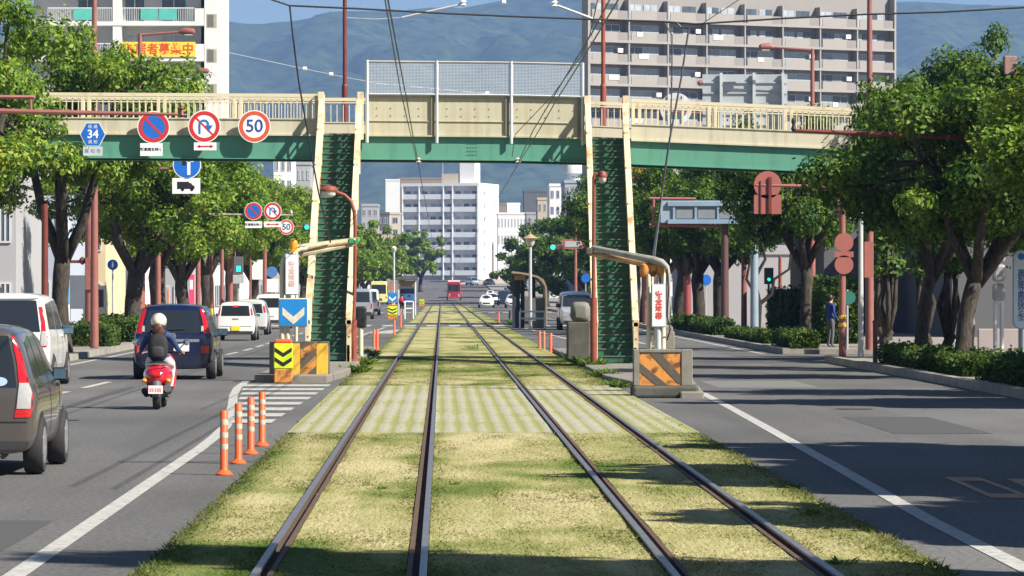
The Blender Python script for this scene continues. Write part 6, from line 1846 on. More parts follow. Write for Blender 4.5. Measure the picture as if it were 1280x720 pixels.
# pale wall and white fence at far right
simple('low_wall', 'pale pinkish low wall behind the twin white signal posts', 'wall', 1255, 99, [('wall', (1223, 1300, 411, 458, 0, .2), mat('pinkish_wall', (.34, .29, .28), .85, var=.1))])
t, L_ = root_at('fence', 'white barred fence behind the rightmost dark trunk', 'fence', 1204, 98.0)
b = MB()
for x in (1195, 1199, 1203, 1207, 1211): q = L_(x, 424); b.bx(q.x - .025, q.x + .025, 0, .04, 0, q.z)
put('fence_bars', b, WHITE, t)
b = MB()
for y in (427, 446): b.bx(L_(1193.5, 0).x, L_(1212.5, 0).x, -.03, -.003, L_(0, y).z - .02, L_(0, y).z + .02)
put('fence_rail', b, WHITE, t)
# ramp wall and fence at the end of the street
t = thing('ramp_wall', 'cream parapet of the rising road in front of the white eight storey block', 'wall', (0, 0, 0))
b = MB(); v = []; f = []
for px, y0, y1 in ((556, 363, 357), (585, 360, 352), (610, 355, 349.5), (640, 352, 347), (700, 350, 345)):
    for Y in (930, 930.8):
        v.append(W(px, y1, Y)); v.append(W(px, y0 + 3, Y))
for i in range(4):
    a = i * 4; f += [(a, a + 1, a + 5, a + 4), (a + 2, a + 6, a + 7, a + 3), (a, a + 4, a + 6, a + 2), (a + 1, a + 3, a + 7, a + 5)]
f += [(0, 2, 3, 1), (16, 17, 19, 18)]
b.add(v, f); put('parapet', b, mat('light_cream_concrete', (.55, .50, .42), .8), t)  # the parapet's own light cream
t = thing('fence', 'red fence with white posts above the far ramp wall', 'fence', (0, 0, 0))
b = MB(); q0, q1 = W(611, 344, 934), W(660, 349, 934); b.bx(q0.x, q1.x, 933.8, 934, q1.z - 1, q0.z); put('panel', b, WM['brick_red_wall'], t)
b = MB()
for px in range(612, 660, 6): q = W(px, 342.5, 933.5); b.bx(q.x - .2, q.x + .2, 933.4, 933.7, q.z - 2, q.z)
put('fence_post', b, WHITE, t)
# transmission tower on the hill
t = thing('pylon', 'tiny pale pylon on the hillside above the mesh fence', 'pylon', W(668, 96, 5200))
b = MB(); k = 5200 / FPX
for sx in (-1, 1):
    b.tube([(sx * 4, 0, -30), (sx * .6, 0, 30)], .7, 4)
for z, w in ((10, 7), (18, 6), (25, 4)): b.tube([(-w, 0, z), (w, 0, z)], .5, 4)
put('lattice', b, WHITE, t)
# ------------------------------------------------------------------ vehicles
def sub_mesh(me, levels=2):
    o = bpy.data.objects.new('body', me); COL.objects.link(o)
    s = o.modifiers.new('s', 'SUBSURF'); s.levels = levels; s.render_levels = levels
    dg = bpy.context.evaluated_depsgraph_get()
    r = bpy.data.meshes.new_from_object(o.evaluated_get(dg))
    bpy.data.objects.remove(o)
    return r
def lerp(a, b, t): return a + (b - a) * t
def body_mesh(stations):
    """stations: (y, floor z, belt z, top z, half width at belt, half width at roof, lean) from rear to front"""
    G = []
    for (y, zf, zb, zt, w, wt, lean) in stations:
        h = zb - zf
        sec = [(0, zf), (.78 * w, zf), (w - .05, zf + .05), (w - .01, zf + .30 * h), (w, zf + .62 * h), (w - .015, zb - .03), (w - .04, zb + .03),
               (lerp(w - .04, wt, .55), lerp(zb, zt, .5)), (wt, zt - .12 * min(1, (zt - zb) / .3)), (wt - .07, zt - .03), (wt - .28, zt), (0, zt + .02)]
        G.append([(x, y + lean * max(0, z - zb) + .0, z) for x, z in sec])
    n = len(G[0]); v = []; f = []
    idx = {}
    for s, row in enumerate(G):
        for k, p in enumerate(row):
            idx[(s, k, 1)] = len(v); v.append(p)
            if k in (0, n - 1): idx[(s, k, -1)] = idx[(s, k, 1)]
            else: idx[(s, k, -1)] = len(v); v.append((-p[0], p[1], p[2]))
    for s in range(len(G) - 1):
        for k in range(n - 1):
            a, b, c, d = idx[(s, k, 1)], idx[(s, k + 1, 1)], idx[(s + 1, k + 1, 1)], idx[(s + 1, k, 1)]
            f.append((a, b, c, d))
            a, b, c, d = idx[(s, k, -1)], idx[(s, k + 1, -1)], idx[(s + 1, k + 1, -1)], idx[(s + 1, k, -1)]
            f.append((d, c, b, a))
    for s, fl in ((0, 1), (len(G) - 1, 0)):
        for k in range(n - 1):
            a, b, c, d = idx[(s, k, 1)], idx[(s, k + 1, 1)], idx[(s, k + 1, -1)], idx[(s, k, -1)]
            q = []
            for i in ((a, d, c, b) if fl else (a, b, c, d)):
                if i not in q: q.append(i)
            if len(q) >= 3: f.append(tuple(q))
    me = bpy.data.meshes.new('body'); me.from_pydata(v, [], f)
    bm = bmesh.new(); bm.from_mesh(me); bmesh.ops.recalc_face_normals(bm, faces=bm.faces); bm.to_mesh(me); bm.free()
    r = sub_mesh(me, 2)
    r.polygons.foreach_set('use_smooth', [True] * len(r.polygons))
    return r

class Skin:
    """lays conformal panels (glass, lamps, trim) over a body"""
    def __init__(s, me):
        bm = bmesh.new(); bm.from_mesh(me); s.bvh = BVHTree.FromBMesh(bm); bm.free()
    def panel(s, poly, side, off=.006, grid=.05):
        """side 'R' rear, 'F' front (poly in x,z); 'L'/'S' left or right flank (poly in y,z)"""
        bm = bmesh.new()
        vs = [bm.verts.new((p[0], p[1], 0)) for p in poly]
        bm.faces.new(vs)
        for ax in (0, 1):
            lo = min(p[ax] for p in poly); hi = max(p[ax] for p in poly)
            q = math.ceil(lo / grid) * grid
            while q < hi:
                co = (q, 0, 0) if ax == 0 else (0, q, 0); no = (1, 0, 0) if ax == 0 else (0, 1, 0)
                bmesh.ops.bisect_plane(bm, geom=bm.verts[:] + bm.edges[:] + bm.faces[:], plane_co=co, plane_no=no)
                q += grid
        for v in bm.verts:
            a, b = v.co.x, v.co.y
            if side == 'R': o, d = Vector((a, -4, b)), Vector((0, 1, 0))
            elif side == 'F': o, d = Vector((a, 14, b)), Vector((0, -1, 0))
            elif side == 'S': o, d = Vector((4, a, b)), Vector((-1, 0, 0))
            else: o, d = Vector((-4, a, b)), Vector((1, 0, 0))
            loc, nor, _, _ = s.bvh.ray_cast(o, d)
            if side in 'RF':
                for _k in range(40):
                    if loc is not None and abs(nor.dot(d)) > .42: break
                    o.x *= .975; loc, nor, _, _ = s.bvh.ray_cast(o, d)
            if loc is None:
                loc, nor, _, _ = s.bvh.find_nearest(o + d * 4)
            if nor.dot(d) > 0: nor = -nor
            v.co = loc + nor * off
        r = bmesh.ops.extrude_face_region(bm, geom=bm.faces[:])
        ev = [g for g in r['geom'] if isinstance(g, bmesh.types.BMVert)]
        d = {'R': Vector((0, 1, 0)), 'F': Vector((0, -1, 0)), 'S': Vector((-1, 0, 0)), 'L': Vector((1, 0, 0))}[side]
        for v in ev: v.co += d * (off + .02)
        bmesh.ops.recalc_face_normals(bm, faces=bm.faces)
        me = bpy.data.meshes.new('panel'); bm.to_mesh(me); bm.free()
        me.polygons.foreach_set('use_smooth', [True] * len(me.polygons))
        try: me.set_sharp_from_angle(angle=R(35))
        except Exception: pass
        return me

def paint(name, col, metal=0.35, rough=.28):
    return mat(name, col, rough, metal=metal, var=.03, scale=2, coat=.8, spec=.5)
PLASTIC = mat('dark_bumper_plastic', (.03, .03, .032), .6)
def circ(cy, cz, r, n=22, a0=0, a1=360):
    return [(cy + r * math.cos(R(a0 + (a1 - a0) * i / n)), cz + r * math.sin(R(a0 + (a1 - a0) * i / n))) for i in range(n)]
def wheel(t, x, y, r, w=.19, side=1, detail=True):
    b = MB(); b.lathe([(r * .62, -w / 2), (r * .93, -w / 2), (r, -w * .32), (r, w * .32), (r * .93, w / 2), (r * .62, w / 2)], 26, (0, 0, 0), 'X')
    o = put('wheel', b, RUBBER, t, loc=(x, y, r), smooth=True)
    if detail:
        q = MB(); e = side * w / 2
        q.lathe([(.02, e * 1.02), (r * .2, e * 1.02), (r * .24, e * .7), (r * .58, e * .75), (r * .63, e * 1.0), (r * .60, e * 1.03)] if side > 0 else [(r * .60, e * 1.03), (r * .63, e * 1.0), (r * .58, e * .75), (r * .24, e * .7), (r * .2, e * 1.02), (.02, e * 1.02)], 26, (0, 0, 0), 'X')
        for k in range(6):
            a = k * math.pi / 3; M = Matrix.Rotation(a, 3, 'X')
            q.box(M @ Vector((e * .92, 0, r * .4)), (w * .12, r * .13, r * .44), M=M)
        put('rim', q, mat('alloy_rim', (.45, .45, .46), .35, metal=.7), o, smooth=True)
    return o

def car(name, lab, cat, loc, rz, L, Wd, stations, pm, rear, side_w, front, wb, wr, plate=None, group=None, detail=True, extras=None):
    t = thing(name, lab, cat, (loc[0], loc[1], loc[2] + .004), rz, group)
    me = body_mesh(stations)
    body = put('body', me, pm, t)
    sk = Skin(me)
    def P(nm, poly, s, m, off=.006, par=None, grid=.05):
        return put(nm, sk.panel(poly, s, off, grid), m, par or t)
    hw = Wd / 2
    for nm, poly, m, off in rear: P(nm, poly, 'R', m, off)
    for nm, poly, m, off in front: P(nm, poly, 'F', m, off)
    for nm, poly, m, off in side_w:
        for s in 'SL': P(nm, poly, s, m, off)
    for s, x in (('S', hw), ('L', -hw)):
        for y in wb:
            P('wheel_arch', [(a, b) for a, b in circ(y, wr, wr * 1.16) if True], s, BLACK, .003)
            wheel(t, (x - .075) * 1.0 if s == 'S' else x + .075, y, wr, .20, 1 if s == 'S' else -1, detail)
    if plate:
        (px, pz, pmat) = plate
        b = MB(); b.box((px, 0, pz), (.33, .012, .165)); pl = put('number_plate', b, pmat, t, bevel=.003)
        hit = sk.bvh.ray_cast(Vector((px, -3, pz)), Vector((0, 1, 0)))[0]
        pl.location = (0, (hit.y if hit else 0) - .022, 0)
    if extras: extras(t, sk, P)
    return t
def mirror_pair(t, x, y, z, m, sz=(.22, .10, .16)):
    for s in (-1, 1):
        b = MB(); b.box((s * (x + sz[0] / 2), 0, 0), sz); b.box((s * x, .02, -.04), (.10, .05, .05)); mi = put('wing_mirror', b, m, t, loc=(0, y, z), bevel=.035)
        g = MB(); g.box((s * (x + sz[0] / 2), -sz[1] / 2 - .003, 0), (sz[0] * .8, .006, sz[2] * .75)); put('mirror_glass', g, mat('mirror_blue_glass', (.10, .18, .24), .05, metal=.6, var=0), mi)
def wiper(t, sk, x0, x1, z0, z1):
    pts = []
    for k in range(5):
        x, z = lerp(x0, x1, k / 4), lerp(z0, z1, k / 4)
        h = sk.bvh.ray_cast(Vector((x, -3, z)), Vector((0, 1, 0)))[0]
        pts.append((x, h.y - .02, z))
    put('rear_wiper', MB().tube(pts, .011, 5), BLACK, t)

# tall box stations helper: rear face, flank, windscreen, bonnet
def tall(L, W_, H, floor=.20, belt=.93, hood=1.0, rake=.16, ws0=.70, ws1=.86, roof_drop=.02, taper=.16, nose=.10):
    w = W_ / 2; wt = w - taper
    st = [(.00, floor + .04, belt - .02, H - .07, w - .08, wt - .05, rake), (.03, floor, belt, H - .04, w - .03, wt - .02, rake), (.16, floor, belt, H - .015, w, wt, rake * .6),
          (.5, floor, belt, H, w, wt, 0), (L * .4, floor, belt, H, w, wt, 0), (L * .58, floor, belt, H - roof_drop, w, wt, 0), (L * ws0, floor, belt, H - .09, w, wt - .02, 0)]
    st += [(L * ws1, floor, belt - .02, hood + .02, w - .01, w - .14, 0), (L * (ws1 + .06), floor, belt - .06, hood - .03, w - .02, w - .16, 0), (L - .10, floor + .02, belt - .18, hood - .14, w - .07, w - .2, 0), (L, floor + .05, belt - .28, hood - .26, w - .16, w - .3, 0)]
    return st
WHITEPAINT = paint('white_car_paint', (.78, .77, .74), 0.0, .3)
GREYPAINT = paint('grey_brown_metallic_paint', (.115, .098, .092), .45)
BLUEPAINT = paint('deep_blue_metallic_paint', (.006, .014, .07), .35)
SILVER = paint('silver_metallic_paint', (.52, .53, .54), .5)
NAVYPAINT = paint('dark_navy_paint', (.02, .03, .07), .35)
PLATEW = mat('white_number_plate', (.78, .78, .74), .5, var=.05); PLATEY = mat('yellow_number_plate', (.80, .62, .02), .5, var=.05)

# --- grey compact at the left edge
hw = .80
def gx(t, sk, P):
    mirror_pair(t, hw - .06, 2.35, 1.00, BLACK, (.16, .10, .14))
    for k, (x, col) in enumerate(((.06, (.75, .73, .68)), (.24, (.28, .50, .26)), (.43, (.35, .48, .68)))):
        b = [(x + .075 * math.cos(a * .393) * (1 if k else .8), .965 + .045 * math.sin(a * .393)) for a in range(16)]
        P('window_sticker', b, 'R', mat('sticker_%d' % k, col, .6, var=0), .011)
    wiper(t, sk, -.3, .2, 1.0, 1.03)
    for s in 'SL':
        P('door_seam', [(1.62, .34), (1.635, .34), (1.60, 1.40), (1.585, 1.40)], s, BLACK, .003); P('door_seam', [(2.62, .34), (2.635, .34), (2.66, .95), (2.645, .95)], s, BLACK, .003)
        P('door_handle', [(1.40, .86), (1.58, .87), (1.58, .905), (1.40, .895)], s, GREYPAINT, .03); P('door_handle', [(2.36, .86), (2.54, .87), (2.54, .905), (2.36, .895)], s, GREYPAINT, .03)
    b = MB(); b.tube([(.45, .10, .20), (.45, .4, .22)], .03, 8); put('exhaust_pipe', b, DGREY, t)
side_glass = [('side_window', [(.30, .99), (.42, 1.36), (.88, 1.41), (.92, 1.00)], GLASS, .005), ('side_window', [(.98, 1.00), (.94, 1.42), (1.54, 1.42), (1.58, 1.00)], GLASS, .005), ('side_window', [(1.66, 1.00), (1.62, 1.42), (2.16, 1.38), (2.62, 1.00)], GLASS, .005)]
rear = [('rear_window', [(-.60, .91), (.60, .91), (.56, 1.18), (.50, 1.43), (-.50, 1.43), (-.56, 1.18)], GLASS, .006),
        ('tail_light', [(.575, .60), (.735, .60), (.775, .80), (.74, 1.10), (.64, 1.40), (.535, 1.43), (.60, 1.15), (.625, .90)], LAMPRED, .010), ('tail_light', [(-.575, .60), (-.735, .60), (-.775, .80), (-.74, 1.10), (-.64, 1.40), (-.535, 1.43), (-.60, 1.15), (-.625, .90)][::-1], LAMPRED, .010),
        ('reverse_lamp', [(.60, .69), (.735, .69), (.75, .95), (.625, .95)], LAMPCLEAR, .016), ('reverse_lamp', [(-.60, .69), (-.735, .69), (-.75, .95), (-.625, .95)][::-1], LAMPCLEAR, .016),
        ('lower_bumper', [(-.74, .27), (.74, .27), (.74, .36), (-.74, .36)], PLASTIC, .005), ('tailgate_seam', [(-.70, .545), (.70, .545), (.70, .560), (-.70, .560)], BLACK, .004),
        ('tailgate_handle', [(-.35, .845), (.35, .845), (.35, .875), (-.35, .875)], GREYPAINT, .02)]
car('parked_car' if 0 else 'hatchback_car', 'grey brown compact car cut by the left picture edge, nearest vehicle', 'car', (-4.13 - hw, 40.75, 0), 0, 3.7, 1.6, tall(3.7, 1.6, 1.545, .22, .92, 1.0, .18, .64, .80, .03, .19), GREYPAINT, rear, side_glass, [('windscreen', [(-.55, 1.02), (.55, 1.02), (.5, 1.4), (-.5, 1.4)], GLASS, .005)], (.62, 3.02), .30, (0, .70, PLATEW), extras=gx)

# --- white minivan
hw = .85
def wx(t, sk, P):
    mirror_pair(t, hw - .06, 3.2, 1.10, mat('mirror_blue_shell', (.05, .08, .12), .3), (.22, .12, .18)); wiper(t, sk, -.2, .3, 1.15, 1.16)
    P('roof_spoiler', [(-.62, 1.735), (.62, 1.735), (.60, 1.80), (-.60, 1.80)], 'R', WHITEPAINT, .035)
    for s in 'SL':
        P('door_seam', [(1.70, .36), (1.715, .36), (1.70, 1.66), (1.685, 1.66)], s, BLACK, .003); P('door_seam', [(2.75, .36), (2.765, .36), (2.75, 1.66), (2.735, 1.66)], s, BLACK, .003)
        P('door_handle', [(2.50, .98), (2.70, .98), (2.70, 1.02), (2.50, 1.02)], s, WHITEPAINT, .03)
vg = [('side_window', [(.32, 1.14), (.36, 1.62), (1.58, 1.68), (1.60, 1.12)], GLASS, .005), ('side_window', [(1.72, 1.12), (1.70, 1.69), (2.68, 1.69), (2.70, 1.12)], GLASS, .005), ('side_window', [(2.80, 1.12), (2.78, 1.68), (3.10, 1.62), (3.66, 1.10)], GLASS, .005)]
vr = [('rear_window', [(-.66, 1.09), (.66, 1.09), (.62, 1.40), (.58, 1.70), (-.58, 1.70), (-.62, 1.40)], GLASS, .006),
      ('tail_light', [(.645, .80), (.79, .80), (.82, .98), (.78, 1.30), (.70, 1.58), (.63, 1.58), (.68, 1.28), (.69, 1.0)], LAMPRED, .012), ('tail_light', [(-.645, .80), (-.79, .80), (-.82, .98), (-.78, 1.30), (-.70, 1.58), (-.63, 1.58), (-.68, 1.28), (-.69, 1.0)][::-1], LAMPRED, .012),
      ('reverse_lamp', [(.66, .82), (.79, .82), (.81, 1.10), (.69, 1.10)], LAMPCLEAR, .018), ('reverse_lamp', [(-.66, .82), (-.79, .82), (-.81, 1.10), (-.69, 1.10)][::-1], LAMPCLEAR, .018),
      ('lower_bumper', [(-.76, .27), (.76, .27), (.76, .40), (-.76, .40)], PLASTIC, .005), ('tailgate_seam', [(-.72, .60), (.72, .60), (.72, .615), (-.72, .615)], BLACK, .004)]
vst = tall(4.6, 1.70, 1.84, .24, 1.06, 1.10, .12, .66, .82, .03, .15)
car('minivan', 'white minivan behind the grey compact car on the left road', 'minivan', (-7.60 - hw, 77.6, 0), 0, 4.6, 1.7, vst, WHITEPAINT, vr, vg, [('windscreen', [(-.6, 1.12), (.6, 1.12), (.55, 1.66), (-.55, 1.66)], GLASS, .005)], (.85, 3.7), .31, (0, .86, PLATEW), extras=wx)

# --- blue minivan
hw = .85
def bxx(t, sk, P):
    mirror_pair(t, hw - .05, 2.75, .98, BLACK, (.22, .12, .16)); wiper(t, sk, -.25, .25, 1.06, 1.07)
    P('chrome_garnish', [(-.02, .80), (.56, .80), (.56, .86), (-.02, .86)], 'R', CHROME, .014)
    P('tailgate_panel', [(-.36, .58), (.50, .58), (.50, .795), (-.36, .795)], 'R', BLUEPAINT, .004)
    b = MB(); c = sk.bvh.ray_cast(Vector((.02, -3, .92)), Vector((0, 1, 0)))[0]
    b.ring(0, .92, .05, .07, c.y - .03, c.y - .012, n=20); b.bx(-.035, -.012, c.y - .03, c.y - .012, .885, .955); b.bx(.012, .035, c.y - .03, c.y - .012, .885, .955); b.bx(-.012, .012, c.y - .028, c.y - .012, .912, .928); put('chrome_emblem', b, CHROME, t)
    for s in 'SL':
        P('door_seam', [(1.50, .36), (1.515, .36), (1.48, 1.42), (1.465, 1.42)], s, BLACK, .003); P('door_seam', [(2.62, .36), (2.635, .36), (2.62, 1.42), (2.605, 1.42)], s, BLACK, .003)
        P('door_handle', [(1.28, .88), (1.46, .88), (1.46, .92), (1.28, .92)], s, BLUEPAINT, .03)
bg_ = [('side_window', [(.34, 1.02), (.46, 1.42), (1.34, 1.47), (1.38, 1.01)], GLASS, .005), ('side_window', [(1.46, 1.01), (1.44, 1.47), (2.40, 1.47), (2.46, 1.01)], GLASS, .005), ('side_window', [(2.54, 1.01), (2.50, 1.46), (2.80, 1.42), (3.34, 1.00)], GLASS, .005)]
def both(nm, poly, m, off): return [(nm, poly, m, off), (nm, [(-x, z) for x, z in poly][::-1], m, off)]
br = [('rear_window', [(-.62, .98), (.62, .98), (.58, 1.22), (.53, 1.47), (-.53, 1.47), (-.58, 1.22)], GLASS, .006)] + \
     both('tail_light', [(.655, .98), (.79, .98), (.76, 1.22), (.66, 1.49), (.56, 1.50), (.63, 1.22)], LAMPRED, .014) + both('indicator_lamp', [(.60, 1.02), (.655, 1.02), (.645, 1.14), (.60, 1.14)], LAMPCLEAR, .016) + \
     both('reflector', [(.60, .56), (.77, .56), (.78, .72), (.60, .72)], LAMPRED, .012) + [('lower_bumper', [(-.78, .25), (.78, .25), (.79, .50), (-.79, .50)], paint('dark_blue_bumper', (.012, .016, .04), .2), .006), ('tailgate_seam', [(-.70, .53), (.70, .53), (.70, .545), (-.70, .545)], BLACK, .004)]
car('minivan', 'dark blue minivan with red tail lights just ahead of the scooter', 'minivan', (-4.86 - hw, 85.0, 0), 0, 4.1, 1.7, tall(4.1, 1.7, 1.60, .22, .98, 1.02, .16, .64, .80, .02, .16), BLUEPAINT, br, bg_, [('windscreen', [(-.6, 1.06), (.6, 1.06), (.55, 1.44), (-.55, 1.44)], GLASS, .005)], (.72, 3.36), .31, (.18, .68, PLATEW), extras=bxx)

# --- white kei hatchback with yellow plate
hw = .74
kr = [('rear_window', [(-.55, .93), (.55, .93), (.50, 1.32), (-.50, 1.32)], GLASS, .006)] + both('tail_light', [(.60, .95), (.72, .95), (.69, 1.15), (.60, 1.28), (.56, 1.22)], LAMPRED, .012) + [('high_brake_lamp', [(-.10, 1.26), (.10, 1.26), (.09, 1.33), (-.09, 1.33)], mat('lit_brake_red', (.8, .03, .03), .3, var=0), .015), ('lower_bumper', [(-.68, .24), (.68, .24), (.68, .36), (-.68, .36)], PLASTIC, .005), ('tailgate_seam', [(-.6, .53), (.6, .53), (.6, .545), (-.6, .545)], BLACK, .004)]
kg = [('side_window', [(.28, .94), (.40, 1.30), (1.42, 1.36), (1.45, .94)], GLASS, .005), ('side_window', [(1.52, .94), (1.50, 1.36), (1.95, 1.32), (2.4, .94)], GLASS, .005)]
def kx(t, sk, P): mirror_pair(t, hw - .05, 2.1, .95, WHITEPAINT, (.18, .1, .13)); P('door_handle', [(-.12, .80), (.12, .80), (.12, .84), (-.12, .84)], 'R', CHROME, .012)
car('hatchback_car', 'white small hatchback with yellow number plate ahead of the blue minivan', 'car', (-7.04 - hw, 151, 0), 0, 3.4, 1.48, tall(3.4, 1.48, 1.47, .20, .90, .97, .14, .60, .78, .02, .14), WHITEPAINT, kr, kg, [('windscreen', [(-.5, .98), (.5, .98), (.45, 1.3), (-.45, 1.3)], GLASS, .005)], (.45, 2.85), .27, (0, .46, PLATEY), extras=kx)
# --- silver white car half hidden behind the hatchback, and white wagon left of the arch
car('hatchback_car', 'silver white car half hidden on the right of the white small hatchback', 'car', (-7.40 - .75, 170, 0), 0, 3.8, 1.5, tall(3.8, 1.5, 1.52, .20, .95, 1.0, .12, .62, .80, .02, .14), paint('pearl_white_paint', (.66, .66, .64), .2), kr[:3] + kr[4:5], kg, [('windscreen', [(-.5, .98), (.5, .98), (.45, 1.35), (-.45, 1.35)], GLASS, .005)], (.6, 3.1), .28, (0, .5, PLATEW))
wr_ = [('rear_window', [(-.66, 1.05), (.66, 1.05), (.60, 1.52), (-.60, 1.52)], GLASS, .006)] + both('tail_light', [(.70, .78), (.82, .78), (.80, 1.02), (.70, 1.02)], LAMPRED, .012) + [('lower_bumper', [(-.76, .26), (.76, .26), (.76, .45), (-.76, .45)], PLASTIC, .005)]
car('wagon_car', 'white wagon with wide dark rear window left of the left arch posts', 'car', (-8.35, 196, 0), 0, 4.5, 1.75, tall(4.5, 1.75, 1.72, .24, 1.0, 1.08, .10, .66, .82, .02, .13), WHITEPAINT, wr_, vg, [('windscreen', [(-.6, 1.1), (.6, 1.1), (.55, 1.55), (-.55, 1.55)], GLASS, .005)], (.8, 3.5), .31, (0, .72, PLATEW))

# --- vans beyond the left stairs
def van(lab, x, Y, rz, pm, L=4.6, W_=1.7, H=1.95, facing=False):
    w = W_ / 2
    st = tall(L, W_, H, .26, 1.10, 1.12, .06, .76, .90, .02, .10)
    r = [('rear_window', [(-w + .2, 1.12), (w - .2, 1.12), (w - .24, H - .20), (-w + .24, H - .20)], GLASS, .006)] + both('tail_light', [(w - .14, .70), (w - .03, .70), (w - .04, 1.05), (w - .14, 1.05)], LAMPRED, .012) + [('lower_bumper', [(-w + .08, .28), (w - .08, .28), (w - .08, .48), (-w + .08, .48)], PLASTIC, .006)]
    f = [('windscreen', [(-w + .16, 1.12), (w - .16, 1.12), (w - .22, H - .18), (-w + .22, H - .18)], GLASS, .006)] + both('headlight', [(w - .34, .66), (w - .12, .66), (w - .12, .86), (w - .30, .84)], LAMPCLEAR, .012) + [('grille', [(-.35, .64), (.35, .64), (.38, .80), (-.38, .80)], PLASTIC, .008), ('lower_bumper', [(-w + .2, .34), (w - .2, .34), (w - .2, .46), (-w + .2, .46)], PLASTIC, .006)]
    sg = [('side_window', [(.3, 1.16), (.3, H - .22), (1.6, H - .20), (1.6, 1.14)], GLASS, .005), ('side_window', [(1.72, 1.14), (1.72, H - .20), (2.9, H - .20), (2.9, 1.14)], GLASS, .005), ('side_window', [(3.0, 1.14), (3.0, H - .22), (3.35, H - .25), (3.85, 1.14)], GLASS, .005)]
    def e(t, sk, P): mirror_pair(t, w - .05, L * .78, 1.18, BLACK, (.2, .1, .2))
    return car('van', lab, 'van', (x, Y, elev(Y)), rz, L, W_, st, pm, r, sg, f, (.8, L - .95), .31, (0, .55, PLATEW), detail=False, extras=e)
van('silver van driving away just right of the left stairs', -5.35, 262, 0, SILVER, H=2.0)
van('white van ahead of the silver van beyond the left stairs', -5.6, 306, 0, WHITEPAINT, H=2.0)
van('silver van coming towards the camera left of the right stairs', 6.45, 194, math.pi, SILVER, 4.5, 1.72, 1.85)
# --- small sedans far away
def sedan(lab, x, Y, rz, pm, name='sedan_car', H=1.45):
    L, W_ = 4.4, 1.7; w = .85
    st = [(0, .28, .85, .98, w - .16, w - .3, 0), (.06, .22, .88, 1.02, w - .05, w - .2, 0), (.55, .2, .9, 1.04, w, w - .16, 0), (.95, .2, .92, 1.08, w, w - .18, 0), (1.5, .2, .92, H - .05, w, w - .24, 0), (2.1, .2, .92, H, w, w - .22, 0), (2.7, .2, .92, H - .08, w, w - .24, 0), (3.3, .2, .9, 1.0, w, w - .16, 0), (4.1, .22, .74, .84, w - .06, w - .25, 0), (4.4, .28, .6, .66, w - .2, w - .4, 0)]
    r = [('rear_window', [(-.58, 1.06), (.58, 1.06), (.5, H - .1), (-.5, H - .1)], GLASS, .006)] + both('tail_light', [(.55, .72), (.78, .72), (.78, .88), (.55, .88)], LAMPRED, .012)
    f = [('windscreen', [(-.6, 1.0), (.6, 1.0), (.5, H - .1), (-.5, H - .1)], GLASS, .006)] + both('headlight', [(.5, .56), (.75, .58), (.72, .70), (.5, .68)], LAMPCLEAR, .012) + [('grille', [(-.4, .42), (.4, .42), (.4, .58), (-.4, .58)], PLASTIC, .006)]
    sg = [('side_window', [(1.25, 1.0), (1.7, H - .1), (2.6, H - .1), (3.05, 1.0)], GLASS, .005)]
    return car(name, lab, 'car', (x, Y, elev(Y)), rz, L, W_, st, pm, r, sg, f, (.95, 3.5), .30, (0, .55, PLATEW), detail=False)
sedan('white sedan nearest the tram on the right road, driving towards the camera', 4.85, 436, math.pi, WHITEPAINT)
sedan('white sedan close behind another white sedan right of the tram', 6.6, 520, math.pi, WHITEPAINT, H=1.55)
sedan('white sedan left of the right tram shelter columns', 7.7, 434, math.pi, WHITEPAINT, H=1.5)
van('dark blue van among the oncoming white sedans', 8.0, 515, math.pi, NAVYPAINT, H=1.9)
van('dark blue van farther up behind the shelter roof', 11.1, 655, math.pi, BLUEPAINT, H=1.9)
sedan('white sedan far up the road above the other white sedans', 8.5, 700, math.pi, WHITEPAINT)
van('silver blue van up the slope just right of the tram roof', 6.1, 905, R(200), paint('silver_blue_paint', (.38, .46, .54), .4), H=1.95)
sedan('dark navy car on the slope in front of the white block', 10.0, 905, R(200), NAVYPAINT, H=1.6)
sedan('blue car beside the white truck at the left tram stop', -3.9, 480, 0, paint('mid_blue_paint', (.05, .13, .36), .3))
# --- yellow bus and white truck, tram
def bus(name, lab, cat, x, Y, rz, L, W_, H, pm, zf=.35):
    w = W_ / 2
    st = [(0, zf, 1.1, H - .06, w - .08, w - .14, 0), (.05, zf - .05, 1.1, H, w - .01, w - .08, 0), (.4, zf - .05, 1.1, H, w, w - .06, 0), (L / 2, zf - .05, 1.1, H, w, w - .06, 0), (L - .4, zf - .05, 1.1, H, w, w - .06, 0), (L - .05, zf - .05, 1.1, H, w - .01, w - .08, 0), (L, zf, 1.1, H - .06, w - .08, w - .14, 0)]
    win = [(-w + .16, 1.45), (w - .16, 1.45), (w - .2, H - .45), (-w + .2, H - .45)]
    r = [('rear_window', win, GLASS, .006)] + both('tail_light', [(w - .24, .8), (w - .08, .8), (w - .08, 1.1), (w - .24, 1.1)], LAMPRED, .01)
    f = [('windscreen', win, GLASS, .006)] + both('headlight', [(w - .45, .65), (w - .18, .65), (w - .18, .85), (w - .45, .85)], LAMPCLEAR, .01)
    sg = [('side_window', [(.4 + k * (L - .8) / 5, 1.4), (.4 + k * (L - .8) / 5, H - .5), (.25 + (k + 1) * (L - .8) / 5, H - .5), (.25 + (k + 1) * (L - .8) / 5, 1.4)], GLASS, .005) for k in range(5)]
    return car(name, lab, cat, (x, Y, elev(Y)), rz, L, W_, st, pm, r, sg, f, (L * .22, L * .78), .42, None, detail=False)
bus('bus', 'pale yellow bus seen from behind beyond the white van', 'bus', -8.3, 528, 0, 8.5, 2.3, 3.1, mat('bus_yellow_paint', (.72, .68, .25), .4, coat=.5))
t = bus('truck', 'cream white truck at the left tram stop beyond the arrow sign', 'truck', -5.0, 580, 0, 7.0, 2.4, 2.6, mat('cream_truck_paint', (.70, .66, .52), .45))
